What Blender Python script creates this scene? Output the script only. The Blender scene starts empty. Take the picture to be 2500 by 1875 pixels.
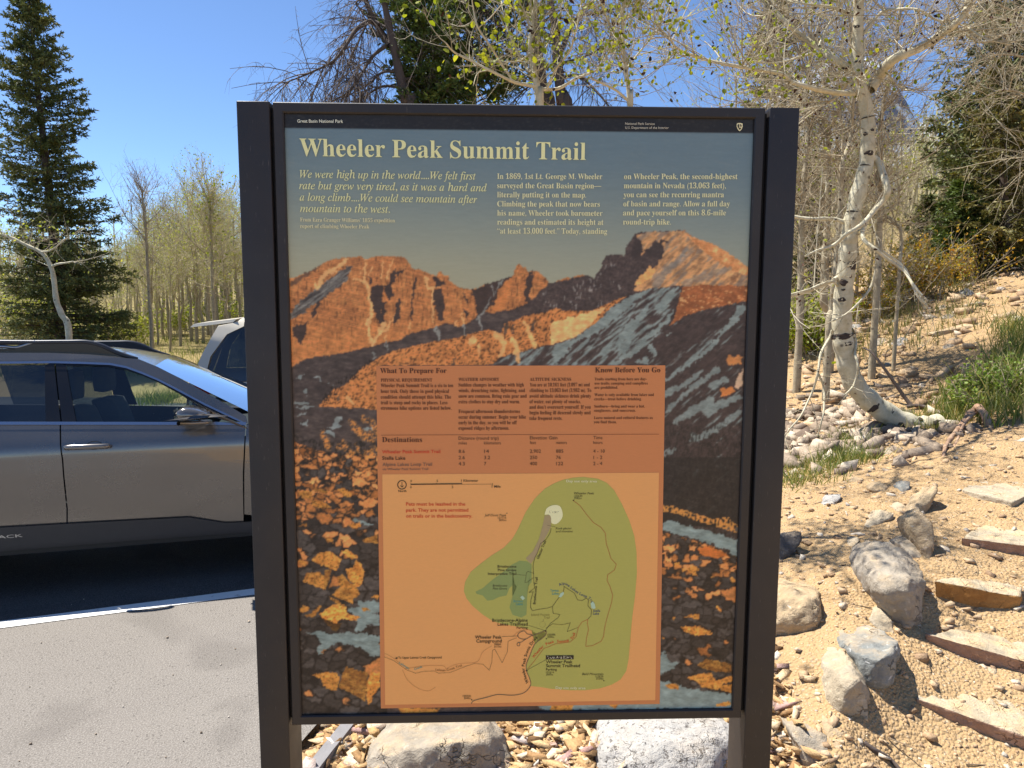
import bpy, bmesh, math, random
import numpy as np
from mathutils import Vector, Matrix, noise as mnoise
S = bpy.context.scene
COL = S.collection
R = math.radians
rng = np.random.RandomState(7)
random.seed(7)

# ---------------------------------------------------------------- camera
CAM = np.array([0.0, 0.0, 1.8]); PITCH = R(6.38); F = 1800.0
cam = bpy.data.cameras.new('camera'); camo = bpy.data.objects.new('camera', cam); COL.objects.link(camo)
cam.sensor_width = 36.0; cam.lens = F/2500*36; cam.clip_end = 3000; cam.clip_start = .05
camo.location = CAM; camo.rotation_euler = (R(90)-PITCH, R(-.19), 0)
S.camera = camo
# ---------------------------------------------------------------- light
SUN_AZ, SUN_EL = R(-64), R(62)
w = bpy.data.worlds.new('World'); S.world = w; w.use_nodes = True
nt = w.node_tree; bg = nt.nodes['Background']
sky = nt.nodes.new('ShaderNodeTexSky'); sky.sky_type = 'NISHITA'; sky.sun_disc = False
sky.sun_elevation = SUN_EL; sky.sun_rotation = SUN_AZ % (2*math.pi); sky.altitude = 3000; sky.air_density = 1.0; sky.dust_density = 0; sky.ozone_density = 6
nt.links.new(sky.outputs[0], bg.inputs[0]); bg.inputs[1].default_value = .089
sun = bpy.data.lights.new('sun', 'SUN'); sun.energy = 4.4; sun.angle = R(.53); sun.color = (1, .96, .90)
suno = bpy.data.objects.new('sun', sun); COL.objects.link(suno)
sdir = Vector((math.sin(SUN_AZ)*math.cos(SUN_EL), math.cos(SUN_AZ)*math.cos(SUN_EL), math.sin(SUN_EL)))
suno.rotation_euler = sdir.to_track_quat('Z', 'Y').to_euler(); suno.location = (0, 0, 30)
S.view_settings.view_transform = 'Standard'; S.view_settings.look = 'None'; S.view_settings.exposure = 1.15; S.view_settings.gamma = 1
S.cycles.max_bounces = 8; S.cycles.transparent_max_bounces = 24; S.cycles.diffuse_bounces = 3; S.cycles.caustics_reflective = False; S.cycles.caustics_refractive = False
try: S.cycles.use_denoising = True
except Exception: pass

# ---------------------------------------------------------------- helpers
cp, sp_ = math.cos(PITCH), math.sin(PITCH)
def ray(u, v):
    x = (u-1250)/F; y = (v-937.5)/F
    return np.array([x, cp-y*sp_, -sp_-y*cp])
def at(u, v, Y):                      # the point at forward distance Y seen at photograph pixel (u, v)
    d = ray(u, v); return CAM + d*(Y/d[1])
def atz(u, v, z):                     # the point at height z
    d = ray(u, v); return CAM + d*((z-CAM[2])/d[2])
def D(*p):                            # 2212-wide view -> photograph pixels
    return [(a*1.1302, b*1.1302) for a, b in zip(p[0::2], p[1::2])]

def tag(o, label=None, cat=None, group=None, kind=None):
    if label: o['label'] = label
    if cat: o['category'] = cat
    if group: o['group'] = group
    if kind: o['kind'] = kind
    return o
def empty(name, loc=(0, 0, 0), rz=0.0, **kw):
    o = bpy.data.objects.new(name, None); o.empty_display_size = .2; COL.objects.link(o)
    o.location = loc; o.rotation_euler = (0, 0, rz)
    return tag(o, **kw)
def link(name, me, mat=None, parent=None, smooth=False, **kw):
    o = bpy.data.objects.new(name, me); COL.objects.link(o)
    if mat is not None:
        for m in (mat if isinstance(mat, (list, tuple)) else [mat]): me.materials.append(m)
    if parent is not None: o.parent = parent
    if smooth: me.polygons.foreach_set('use_smooth', np.ones(len(me.polygons), bool))
    return tag(o, **kw)
def bm_obj(name, bm, mat=None, parent=None, smooth=False, **kw):
    me = bpy.data.meshes.new(name); bmesh.ops.recalc_face_normals(bm, faces=bm.faces); bm.to_mesh(me); bm.free()
    return link(name, me, mat, parent, smooth, **kw)
def copy_tree(o, parent=None):
    c = o.copy(); COL.objects.link(c); c.parent = parent
    for ch in list(o.children): copy_tree(ch, c)
    return c

class Buf:                            # collects verts / quads / tris with two float attributes; builds ONE mesh object
    def __init__(s): s.v = []; s.q = []; s.t = []; s.r = []; s.a = []; s.n = 0; s.qm = []; s.tm = []
    def add(s, v, q=None, t=None, rnd=None, along=None, mi=0):
        v = np.asarray(v, float).reshape(-1, 3); n = len(v)
        s.v.append(v)
        s.r.append(np.broadcast_to(np.asarray(random.random() if rnd is None else rnd, float), (n,)))
        s.a.append(np.broadcast_to(np.asarray(0 if along is None else along, float), (n,)))
        if q is not None and len(q): q = np.asarray(q, np.int64).reshape(-1, 4)+s.n; s.q.append(q); s.qm.append(np.full(len(q), mi))
        if t is not None and len(t): t = np.asarray(t, np.int64).reshape(-1, 3)+s.n; s.t.append(t); s.tm.append(np.full(len(t), mi))
        s.n += n
    def mesh(s, name):
        me = bpy.data.meshes.new(name)
        if not s.v: return me
        v = np.concatenate(s.v); q = np.concatenate(s.q) if s.q else np.zeros((0, 4), np.int64); t = np.concatenate(s.t) if s.t else np.zeros((0, 3), np.int64)
        me.vertices.add(len(v)); me.vertices.foreach_set('co', v.astype(np.float32).ravel())
        nl = q.size+t.size; me.loops.add(nl); me.loops.foreach_set('vertex_index', np.concatenate([q.ravel(), t.ravel()]).astype(np.int32))
        me.polygons.add(len(q)+len(t))
        st = np.concatenate([np.arange(len(q))*4, q.size+np.arange(len(t))*3]).astype(np.int32)
        me.polygons.foreach_set('loop_start', st)
        mi = np.concatenate(([np.concatenate(s.qm)] if s.qm else [])+([np.concatenate(s.tm)] if s.tm else []))
        me.polygons.foreach_set('material_index', mi.astype(np.int32))
        me.update(calc_edges=True)
        for nm, arr in (('rnd', s.r), ('along', s.a)):
            at_ = me.attributes.new(nm, 'FLOAT', 'POINT'); at_.data.foreach_set('value', np.concatenate(arr).astype(np.float32))
        return me
    def build(s, name, mat, parent=None, smooth=False, **kw):
        return link(name, s.mesh(name), mat, parent, smooth, **kw)

def nrm(v): v = np.asarray(v, float); return v/(np.linalg.norm(v, axis=-1, keepdims=True)+1e-12)
def smooth_path(P, n=4):              # Catmull-Rom
    P = np.asarray(P, float)
    if len(P) < 3: return P
    Q = np.vstack([2*P[0]-P[1], P, 2*P[-1]-P[-2]]); out = []
    for i in range(1, len(Q)-2):
        for k in range(n):
            t = k/n; a, b, c, d = Q[i-1], Q[i], Q[i+1], Q[i+2]
            out.append(.5*((2*b)+(-a+c)*t+(2*a-5*b+4*c-d)*t*t+(-a+3*b-3*c+d)*t**3))
    out.append(P[-1]); return np.array(out)
def tube(buf, P, r, sides=8, rnd=None, wob=0.0, cap=True):
    P = np.asarray(P, float); n = len(P); r = np.broadcast_to(np.asarray(r, float), (n,)) if np.ndim(r) else np.full(n, r)
    T = nrm(np.gradient(P, axis=0)); up = np.array([0, 0, 1.0]) if abs(T[0][2]) < .9 else np.array([1.0, 0, 0])
    Nn = np.zeros((n, 3)); u = nrm(up-T[0]*np.dot(up, T[0]))
    for i in range(n):
        u = nrm(u-T[i]*np.dot(u, T[i])); Nn[i] = u
    B = np.cross(T, Nn); th = np.arange(sides)*2*np.pi/sides
    rr = r[:, None]*(1+wob*(rng.rand(n, sides)-.5))
    V = P[:, None]+rr[..., None]*(np.cos(th)[None, :, None]*Nn[:, None]+np.sin(th)[None, :, None]*B[:, None])
    L = np.concatenate([[0], np.cumsum(np.linalg.norm(np.diff(P, axis=0), axis=1))])
    i = np.arange(n-1)[:, None]*sides; j = np.arange(sides)[None]; k = (j+1) % sides
    q = np.stack([i+j, i+k, i+sides+k, i+sides+j], -1).reshape(-1, 4)
    V = V.reshape(-1, 3); al = np.repeat(L, sides)
    t = None
    if cap:
        V = np.vstack([V, P[-1]]); al = np.append(al, L[-1]); m = len(V)-1; e = (n-1)*sides
        t = np.stack([e+np.arange(sides), e+(np.arange(sides)+1) % sides, np.full(sides, m)], -1)
    buf.add(V, q, t, rnd=rnd, along=al)
def batch(buf, P0, Dv, L, r0, r1, bend, segs=3, sides=3, rnd=None):    # many curved twigs at once
    P0 = np.asarray(P0, float); N = len(P0)
    if N == 0: return None
    Dv = nrm(Dv); L = np.broadcast_to(np.asarray(L, float), (N,)); r0 = np.broadcast_to(np.asarray(r0, float), (N,)); r1 = np.broadcast_to(np.asarray(r1, float), (N,))
    t = np.linspace(0, 1, segs+1)
    P = P0[:, None]+(Dv*L[:, None])[:, None]*t[None, :, None]+(bend*L[:, None])[:, None]*(t**2)[None, :, None]
    T = nrm(Dv[:, None]+2*bend[:, None]*t[None, :, None])
    ref = nrm(rng.randn(N, 3))[:, None]; A = nrm(np.cross(T, ref)); B = np.cross(T, A)
    th = np.arange(sides)*2*np.pi/sides; rr = r0[:, None]+(r1-r0)[:, None]*t[None]
    V = P[:, :, None]+rr[:, :, None, None]*(np.cos(th)[None, None, :, None]*A[:, :, None]+np.sin(th)[None, None, :, None]*B[:, :, None])
    per = (segs+1)*sides; i = np.arange(segs)[:, None]*sides; j = np.arange(sides)[None]; k = (j+1) % sides
    q = np.stack([i+j, i+k, i+sides+k, i+sides+j], -1).reshape(-1, 4)
    q = (q[None]+np.arange(N)[:, None, None]*per).reshape(-1, 4)
    rv = rng.rand(N) if rnd is None else np.broadcast_to(rnd, (N,))
    buf.add(V.reshape(-1, 3), q, rnd=np.repeat(rv, per), along=np.tile(np.repeat(t, sides), N))
    def sample(idx, tt): return P0[idx]+(Dv[idx]*L[idx][:, None])*tt[:, None]+(bend[idx]*L[idx][:, None])*(tt**2)[:, None], nrm(Dv[idx]+2*bend[idx]*tt[:, None])
    return sample
def leaves(buf, P, size, asp=.8, nbias=None, rnd=None):                # leaf-shaped hexagons
    P = np.asarray(P, float); N = len(P)
    if N == 0: return
    n = rng.randn(N, 3) if nbias is None else rng.randn(N, 3)*.8+np.asarray(nbias)
    n = nrm(n); a = nrm(np.cross(n, rng.randn(N, 3))); b = np.cross(n, a); s = np.broadcast_to(np.asarray(size, float), (N,))[:, None]
    c = n*s*.12
    V = np.stack([P-a*s*.5, P-a*s*.2+b*s*.45*asp+c, P+a*s*.25+b*s*.36*asp+c, P+a*s*.55, P+a*s*.25-b*s*.36*asp+c, P-a*s*.2-b*s*.45*asp+c], 1)
    o = np.arange(N)[:, None]*6
    q = np.concatenate([o+np.array([[0, 1, 2, 3]]), o+np.array([[0, 3, 4, 5]])])
    buf.add(V.reshape(-1, 3), q, rnd=np.repeat(rng.rand(N) if rnd is None else rnd, 6))
def needles(buf, P, Dv, L, W, rnd=None):                               # tapered blades along a direction
    P = np.asarray(P, float); N = len(P)
    if N == 0: return
    Dv = nrm(Dv); a = nrm(np.cross(Dv, rng.randn(N, 3))); L = np.broadcast_to(np.asarray(L, float), (N,))[:, None]; W = np.broadcast_to(np.asarray(W, float), (N,))[:, None]
    V = np.stack([P-a*W*.35, P+Dv*L*.45-a*W*.5, P+Dv*L, P+Dv*L*.45+a*W*.5], 1)
    buf.add(V.reshape(-1, 3), np.arange(N*4).reshape(-1, 4), rnd=np.repeat(rng.rand(N) if rnd is None else rnd, 4))

# ---------------------------------------------------------------- materials
def lin(*c): c = np.array(c, float)/255; return tuple(np.where(c <= .04045, c/12.92, ((c+.055)/1.055)**2.4))
class NT:
    def __init__(s, name):
        s.m = bpy.data.materials.new(name); s.m.use_nodes = True; s.t = s.m.node_tree; s.b = s.t.nodes['Principled BSDF']; s.out = s.t.nodes['Material Output']
    def n(s, typ, **kw):
        x = s.t.nodes.new('ShaderNode'+typ)
        for k, v in kw.items():
            if k.startswith('i_'): x.inputs[k[2:].replace('_', ' ')].default_value = v
            else: setattr(x, k, v)
        return x
    def l(s, a, b): s.t.links.new(a, b)
    def coord(s, which='Object'): return s.n('TexCoord').outputs[which]
    def mapping(s, src, scale=(1, 1, 1), rot=(0, 0, 0)):
        m = s.n('Mapping'); m.inputs['Scale'].default_value = scale; m.inputs['Rotation'].default_value = rot; s.l(src, m.inputs[0]); return m.outputs[0]
    def noise(s, vec, scale, detail=4, rough=.55, dist=0):
        x = s.n('TexNoise'); x.inputs['Scale'].default_value = scale; x.inputs['Detail'].default_value = detail; x.inputs['Roughness'].default_value = rough; x.inputs['Distortion'].default_value = dist
        if vec is not None: s.l(vec, x.inputs['Vector'])
        return x.outputs['Fac']
    def voro(s, vec, scale, feature='F1', out='Distance'):
        x = s.n('TexVoronoi', feature=feature); x.inputs['Scale'].default_value = scale; s.l(vec, x.inputs['Vector']); return x.outputs[out]
    def ramp(s, fac, stops, interp='LINEAR'):
        x = s.n('ValToRGB'); x.color_ramp.interpolation = interp; e = x.color_ramp.elements
        while len(e) < len(stops): e.new(.5)
        for k, (p, c) in enumerate(stops): e[k].position = p; e[k].color = (c[0], c[1], c[2], 1) if np.ndim(c) else (c, c, c, 1)
        s.l(fac, x.inputs[0]); return x.outputs[0]
    def mix(s, fac, a, b, mode='MIX'):
        x = s.n('Mix', data_type='RGBA', blend_type=mode)
        for inp, val in ((x.inputs[0], fac), (x.inputs[6], a), (x.inputs[7], b)):
            if hasattr(val, 'is_output'): s.l(val, inp)
            elif np.ndim(val): inp.default_value = (val[0], val[1], val[2], 1)
            else: inp.default_value = val
        return x.outputs[2]
    def math(s, op, a, b=0.0):
        x = s.n('Math', operation=op)
        for inp, val in ((x.inputs[0], a), (x.inputs[1], b)):
            if hasattr(val, 'is_output'): s.l(val, inp)
            else: inp.default_value = val
        return x.outputs[0]
    def attr(s, name): return s.n('Attribute', attribute_name=name).outputs['Fac']
    def base(s, c):
        if hasattr(c, 'is_output'): s.l(c, s.b.inputs['Base Color'])
        else: s.b.inputs['Base Color'].default_value = (c[0], c[1], c[2], 1)
    def bump(s, h, strength=.5, dist=.02):
        x = s.n('Bump'); x.inputs['Strength'].default_value = strength; x.inputs['Distance'].default_value = dist; s.l(h, x.inputs['Height']); s.l(x.outputs[0], s.b.inputs['Normal'])
    def set(s, **kw):
        for k, v in kw.items(): s.b.inputs[k.replace('_', ' ')].default_value = v
        return s
def simple(name, c, rough=.6, metal=0.0, var=.12, scale=12, spec=.5, coat=0.0, bump=0.0):
    m = NT(name); co = m.coord(); n = m.noise(co, scale, 5)
    m.base(m.mix(n, tuple(x*(1-var) for x in c), tuple(min(1, x*(1+var)) for x in c)))
    m.set(Roughness=rough, Metallic=metal, Specular_IOR_Level=spec, Coat_Weight=coat)
    if bump: m.bump(m.noise(co, scale*6, 4), bump, .01)
    return m.m
# ---------------------------------------------------------------- numpy noise + the printed picture on the sign
def _hash(ix, iy, seed):
    h = (ix.astype(np.int64) * 374761393 + iy.astype(np.int64) * 668265263 + seed * 974634777) & 0xFFFFFFFF
    h = ((h ^ (h >> 13)) * 1274126177) & 0xFFFFFFFF
    h = (h ^ (h >> 16)) & 0xFFFFFFFF
    return h / 4294967295.0
def vnoise(x, y, seed=0):
    x0 = np.floor(x); y0 = np.floor(y); fx = x - x0; fy = y - y0
    fx = fx*fx*(3-2*fx); fy = fy*fy*(3-2*fy)
    a = _hash(x0, y0, seed); b = _hash(x0+1, y0, seed); c = _hash(x0, y0+1, seed); d = _hash(x0+1, y0+1, seed)
    return (a*(1-fx)+b*fx)*(1-fy) + (c*(1-fx)+d*fx)*fy
def fbm(x, y, oct=4, seed=0, gain=.5):
    s = 0; a = 1; n = 0
    for k in range(oct):
        s = s + a*vnoise(x, y, seed+k*17); n += a; a *= gain; x = x*2.03+11.3; y = y*2.03+5.7
    return s/n
def sstep(a, b, x):
    t = np.clip((x-a)/(b-a), 0, 1); return t*t*(3-2*t)
def in_poly(U, V, P):
    ins = np.zeros(U.shape, bool)
    P = np.asarray(P, float); n = len(P)
    bb = (U >= P[:,0].min()) & (U <= P[:,0].max()) & (V >= P[:,1].min()) & (V <= P[:,1].max())
    u = U[bb]; v = V[bb]; r = np.zeros(u.shape, bool)
    for i in range(n):
        x1, y1 = P[i]; x2, y2 = P[(i+1) % n]
        if y1 == y2: continue
        c = ((y1 > v) != (y2 > v)) & (u < (x2-x1)*(v-y1)/(y2-y1)+x1)
        r ^= c
    ins[bb] = r
    return ins
def seg_dist(U, V, P, w0, w1):          # signed "inside stroke" distance for a tapering polyline
    best = np.full(U.shape, -1e9)
    L = len(P)-1
    for i in range(L):
        (x1, y1), (x2, y2) = P[i], P[i+1]
        dx, dy = x2-x1, y2-y1
        t = np.clip(((U-x1)*dx+(V-y1)*dy)/(dx*dx+dy*dy+1e-9), 0, 1)
        d = np.hypot(U-x1-t*dx, V-y1-t*dy)
        w = w0+(w1-w0)*(i+t)/L
        best = np.maximum(best, w-d)
    return best
def zf(ox, oy, s):                       # pixels of an enlarged view -> photograph pixels
    return lambda *p: [(ox+a/s, oy+b/s) for a, b in zip(p[0::2], p[1::2])]
P1 = zf(690, 550, 3.686); P2 = zf(1250, 550, 3.686); P3 = zf(690, 950, 3.686)
P4 = zf(690, 1350, 3.95); P5 = zf(1590, 900, 3.686); P6 = zf(1590, 1300, 3.607)

def paint_panel(U, V):
    C = np.zeros(U.shape+(3,))
    def rgb(*c): return np.array(c, float)
    def put(m, col, a=1.0):
        m = m*a if m.dtype != bool else m.astype(float)*a
        C[:] = C*(1-m[..., None]) + np.asarray(col)*m[..., None]
    def mixc(t, c0, c1): t = np.clip(t, 0, 1)[..., None]; return rgb(*c0)*(1-t)+rgb(*c1)*t
    wu = U+(fbm(U/9, V/9, 3, 1)-.5)*14; wv = V+(fbm(U/9, V/9, 3, 2)-.5)*14      # ragged outlines
    su = U+(fbm(U/5, V/5, 2, 3)-.5)*5; sv = V+(fbm(U/5, V/5, 2, 4)-.5)*5
    def poly(P, col, a=1.0, w=1): put(in_poly(*((su, sv), (wu, wv), (U, V))[w-1], P), col, a)
    def stroke(P, w0, w1, col, a=1.0, soft=1.0): put(sstep(-soft, soft, seg_dist(wu, wv, P, w0, w1)), col, a)
    # ---- sky
    t = sstep(300, 700, V-(U-700)*.06)
    C[:] = mixc(t, (91, 110, 122), (146, 148, 130))
    t2 = sstep(560, 720, V)*sstep(1500, 900, U); C[:] = C*(1-.35*t2[..., None])+rgb(160, 150, 118)*.35*t2[..., None]
    C += ((fbm(U/40, V/3, 3, 9)-.5)*6)[..., None]
    fine = fbm(U/2.2, V/2.2, 2, 21); mid = fbm(U/7, V/7, 3, 22)
    rot = lambda ang: (U*math.cos(ang)+V*math.sin(ang), -U*math.sin(ang)+V*math.cos(ang))
    # ---- all mountains, dark
    sky = P1(40,490,200,440,350,350,440,310,580,295,680,285,740,315,800,290,900,283,1050,290,1090,300,1130,350,1165,405,1210,405,1300,440,1380,470,1395,430,1420,425,1440,450,1480,470,1500,510,1560,555,1620,580,1690,585,1750,570,1820,540,1900,520,2000,490,2065,465,2080,410,2110,365)
    sky += P2(60,360,120,400,140,430,180,415,230,425,290,480,325,525,365,530,420,500,480,480,530,485,600,455,680,465,735,490,760,440,800,400,810,330,840,290,880,275,960,270,1005,290,1020,210,1080,130,1100,90,1140,72,1250,65,1380,65,1500,55,1530,62,1620,110,1700,145,1790,170,1900,230,2000,300,2140,400)
    mount = in_poly(su, sv, sky+[(1860, 1800), (670, 1800)])
    dark = mixc(fbm(U/4, V/4, 3, 31)*1.5-.25, (48, 38, 37), (78, 64, 60))
    put(mount, dark)
    # white threads of snow in the dark cliffs
    th = sstep(.60, .68, fbm(U/3.2, V/10, 3, 33))*sstep(.5, .6, fbm(U/25, V/25, 2, 34))
    put(in_poly(U, V, P2(330,530,740,480,900,300,1090,560,1030,640,700,780,380,760,200,700))*th, (128, 124, 120), .8)
    # ---- the lit left massif
    xa, ya = rot(.22)
    strata = fbm(xa/40, ya/2.2, 3, 41); rockc = mixc(strata*.9+.05, (120, 68, 38), (192, 114, 60))
    crk = sstep(.62, .75, fbm(U/2.6, V/12, 3, 42)); rockc = rockc*(1-.32*crk[..., None])
    hi = sstep(.55, .7, fbm(U/6, V/16, 3, 43)); rockc = rockc*(1-.3*hi[..., None])+rgb(208, 138, 76)*.3*hi[..., None]
    low = sstep(760, 850, V); rockc = rockc*(1-.35*low[..., None])+rgb(190, 112, 56)*.35*low[..., None]
    shb = P1(70,1290,180,1210,400,1180,600,1150,770,1100,900,1070,1050,1040,1080,1010,1180,975,1300,945,1400,915,1450,890,1520,900,1560,930,1650,910,1720,850,1760,810,1800,790,1880,800,2000,775)+P2(0,770,120,720,200,660,250,600,330,530)
    litm = in_poly(su, sv, sky[:46]+shb[::-1]+[(680, 900)]) & mount
    put(litm, rockc)
    # grey shaded couloir on the left
    xb, yb = rot(-.62)
    band = in_poly(wu, wv, P1(40,850,70,770,300,560,580,370,615,380,560,520,430,610,330,690,150,810,60,860))
    put(band, mixc(fbm(xb/30, yb/2.2, 3, 45)*2.2-.6, (54, 46, 44), (118, 116, 110)))
    poly(P1(60,560,60,520,200,440,350,360,300,400,150,500), (84, 58, 44), .8, 2)
    for q, w0, w1 in ((P1(300,560,370,440,480,400,580,310), 6, 3), (P1(735,320,735,480,755,600,790,760,780,830), 2.2, 5.5), (P1(780,830,755,900,780,1010,800,1090), 5, 3),
                  (P1(560,300,500,370), 4, 3), (P1(800,1080,850,980,930,940,980,850,1050,690), 4, 1.5), (P1(870,960,900,900), 4, 6), (P1(920,1140,910,1050,930,990), 2, 2),
                  (P1(1140,930,1135,880), 3, 1), (P1(1275,480,1290,560,1330,580,1330,700,1345,880), 5, 2), (P1(1300,580,1350,560,1440,540), 3, 1), (P1(1560,960,1545,880), 1.5, 2.5),
                  (P1(1640,990,1600,800), 2.5, 1.5), (P1(640,480,720,520), 2, 3), (P1(790,380,770,480), 2, 2), (P1(690,440,720,380), 1.5, 1.5), (P1(900,340,870,480), 1.5, 2.5), (P1(980,310,930,480), 1.2, 2)):
        stroke(q, w0, w1, (214, 158, 98), .85)
    # dark clefts
    for q in (P1(770,560,830,540,900,560,900,640,860,760,900,880,870,900,810,780,775,640), P1(900,560,960,540,960,440,1000,410,1010,470,980,560,985,640,950,700,915,640),
              P1(800,480,790,530,765,540,775,470), P1(1060,700,1030,760,1035,850,990,890,985,850,1010,740,1040,660), P1(1180,480,1200,490,1160,690,1165,780,1150,880,1140,790,1160,640),
              P1(1340,590,1430,580,1450,760,1430,880,1400,850,1330,660), P1(1350,480,1400,490,1460,540,1360,560), P1(870,680,920,690,920,760,890,880,870,820), P1(1610,760,1680,800,1640,860),
              P1(1690,590,1820,540,2000,490,2060,465,1980,560,1950,650,1880,720,1800,800,1740,830,1740,720,1690,640), P1(1600,610,1660,690,1640,720), P1(70,930,220,880,160,1080,90,1000),
              P1(300,700,330,690,270,840,240,830), P1(1060,420,1110,390,1030,470,1000,440), P2(150,440,180,430,165,600,150,720,110,700,115,540)):
        poly(q, (50, 40, 38), .92, 2)
    for q, w0, w1 in ((P1(1870,660,1810,780,1760,830,1770,940), 1.5, 3), (P1(1980,500,1900,620), 3, 1), (P1(1880,550,1890,640), 1.5, 1.5), (P1(1360,940,1400,980,1405,1040), 4, 2.5), (P1(910,1070,930,1140), 2, 2), (P1(800,1150,815,1200), 2, 2),
                  (P1(1620,920,1635,1000), 3, 2)):
        stroke(q, w0, w1, (120, 122, 118), .9)
    for q in (P1(860,680,880,640,905,600,905,540,915,620,890,690), P1(1960,560,2060,465,2000,760,1900,790,1870,770,1900,690)):
        poly(q, (176, 100, 50), .9, 2)
    # ---- right summit
    peak = P2(1110,85,1250,65,1380,65,1500,55,1530,62,1620,110,1700,145,1790,170,1900,230,2000,300,2140,400,2140,560,1530,560,1290,580,1090,600,1150,500,1200,430,1290,380,1360,290,1340,170,1280,150,1210,240,1160,270,1180,180)
    xc, yc = rot(-.75)
    pk = mixc(fbm(xc/16, yc/5, 4, 51)*1.7-.35, (122, 82, 56), (208, 146, 92))
    gs = sstep(.5, .62, fbm(xc/40, yc/7, 3, 52)); pk = pk*(1-.6*gs[..., None])+rgb(112, 106, 100)*.6*gs[..., None]
    put(in_poly(wu, wv, peak) & mount, pk)
    ridge = P2(1530,62,1640,110,1790,170,1900,230,2000,300,2140,400,2110,470,1980,420,1880,350,1700,230,1600,130)
    put(in_poly(su, sv, ridge) & mount, mixc(fbm(xc/9, yc/9, 3, 53)*2-.6, (170, 104, 60), (226, 160, 100)))
    stroke(P2(1540,70,1650,150,1760,240,1890,350), 2, 5, (158, 92, 50), .7)
    poly(P2(1100,540,1130,470,1200,430,1240,380,1290,390,1260,470,1200,510,1160,560), (216, 150, 84), .9, 2)
    for q in (P2(1200,270,1250,180,1340,170,1370,260,1330,320,1260,300), P2(1330,130,1400,160,1340,180), P2(1110,90,1180,190,1160,280,1200,330,1050,300)):
        poly(q, (54, 44, 42), .95, 2)
    stroke(P2(1560,240,1480,340,1380,440,1280,560), 4, 9, (112, 110, 106), .7)
    stroke(P2(1960,400,1800,440,1640,500,1560,540), 5, 9, (124, 112, 100), .6)
    poly(P2(1960,470,2030,460,2030,520,1950,510), (120, 76, 48), .8, 2)
    # red-brown shoulder
    sh = P2(1530,570,1700,545,2140,560,2140,690,1980,720,1720,775,1560,825,1440,900,1400,920,1470,760,1500,680)
    fl = sstep(.66, .72, fbm(xa/9, ya/2.5, 3, 55))
    put(in_poly(su, sv, sh), mixc(fbm(U/6, V/6, 3, 54), (112, 58, 30), (160, 88, 46)))
    put(in_poly(su, sv, sh)*fl, (206, 150, 96), .85)
    # ---- big shaded slope on the right with blue snow
    xd, yd = rot(-.70)
    slope = P2(-400,1330,0,1160,340,1085,560,1020,740,880,900,730,1030,640,1250,580,1530,565,1500,680,1440,880,1400,920,1560,825,1720,775,1980,720,2140,690,2140,4700,-400,4700)
    inS = in_poly(su, sv, slope)
    put(inS, mixc(fbm(xd/14, yd/4, 3, 61), (44, 35, 34), (72, 58, 55)))
    snow = rgb(110, 122, 121)
    st = fbm(xd/34, yd/4.6, 4, 62)
    upper = in_poly(wu, wv, P2(-50,1180,340,1085,560,1020,900,730,1250,580,1520,570,1490,680,1420,860,1330,1000,1200,1090,1100,1180,880,1280,-50,1280)).astype(float)
    put(inS*upper*sstep(.40, .58, st), snow)
    put(inS*(1-upper)*sstep(.57, .71, st)*sstep(1390, 1180, V)*sstep(.45, .55, fbm(xd/90, yd/22, 2, 66)), snow, .95)
    poly(P2(380,1080,560,1030,740,890,900,740,1050,650,1240,590,1100,700,960,830,840,930,700,1010,560,1060,470,1180,360,1280,350,1150), snow, .95, 2)
    for q in (P2(1370,1390,1540,1270,1700,1160,1800,1070,1900,940,1960,870,2040,740,2070,700,2110,760,1980,920,1880,1010,1780,1150,1600,1270,1440,1370,1370,1440), P2(920,1090,1000,930,1180,760,1240,700,1200,830,1080,970), P2(1120,1080,1300,920,1400,830,1450,760,1420,870,1290,1000),
              P2(1210,1100,1260,1070,1300,1190,1280,1210), P2(1380,1000,1460,950,1400,1010), P2(860,1270,1020,1160,1180,1060,1030,1210,930,1272), P2(1090,1260,1210,1190,1230,1270)):
        poly(q, snow, .97, 2)
    for q, w0, w1 in ((P5(120,240,300,160,440,50), 8, 5), (P5(120,400,300,240,460,120,580,20), 4, 8), (P5(200,500,330,420,520,310), 6, 12), (P5(370,640,460,620,640,520,800,400), 10, 6), (P5(500,400,640,330,800,270), 14, 6), (P5(150,770,210,740), 5, 5), (P5(380,980,410,920), 4, 4), (P5(200,1060,220,1040), 2, 2), (P5(590,900,630,885), 2, 2), (P5(540,170,660,110), 8, 8)):
        stroke(q, w0, w1, snow, .9)
    poly(P5(600,200,720,170,740,220,640,270), (186, 102, 46), .9, 2); poly(P5(760,120,815,0,815,190,740,180), (190, 150, 120), .9, 2); poly(P2(1930,1190,2070,1190,2050,1260,1940,1280), (190, 112, 56), .9, 2)
    fx_ = sstep(.52, .62, fbm(U/2.6, V/8, 2, 67))*sstep(1010, 1060, V)*(U > 1590); put(inS*fx_, (34, 29, 27), .7)
    put(inS & (U > 1590) & (V > 1120) & (V < 1290), mixc(fbm(U/3, V/6, 3, 69), (24, 21, 20), (46, 40, 37)), .8)
    # ---- lit middle ridge
    mr = P1(300,1640,450,1480,540,1450,700,1290,820,1210,960,1145,1200,1090,1400,1045,1600,1010,1720,970,1840,945,1900,965,1960,980,1990,890,2050,870)
    mr += P2(0,870,100,830,200,810,300,790,380,755,440,770,560,785,690,780,800,740,960,670,1040,640,900,740,760,880,560,1020,340,1085,0,1165)+P1(1950,1200,1880,1262,1700,1272,860,1272,860,1640)+P3(840,200,700,185,300,165)
    mrm = in_poly(su, sv, mr)
    col = mixc(fbm(U/6, V/9, 3, 71)*1.4-.2, (150, 84, 42), (206, 126, 66))
    sp = sstep(.58, .68, fbm(xb/5, yb/3, 3, 72)); col = col*(1-.55*sp[..., None])
    put(mrm, col)
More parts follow.
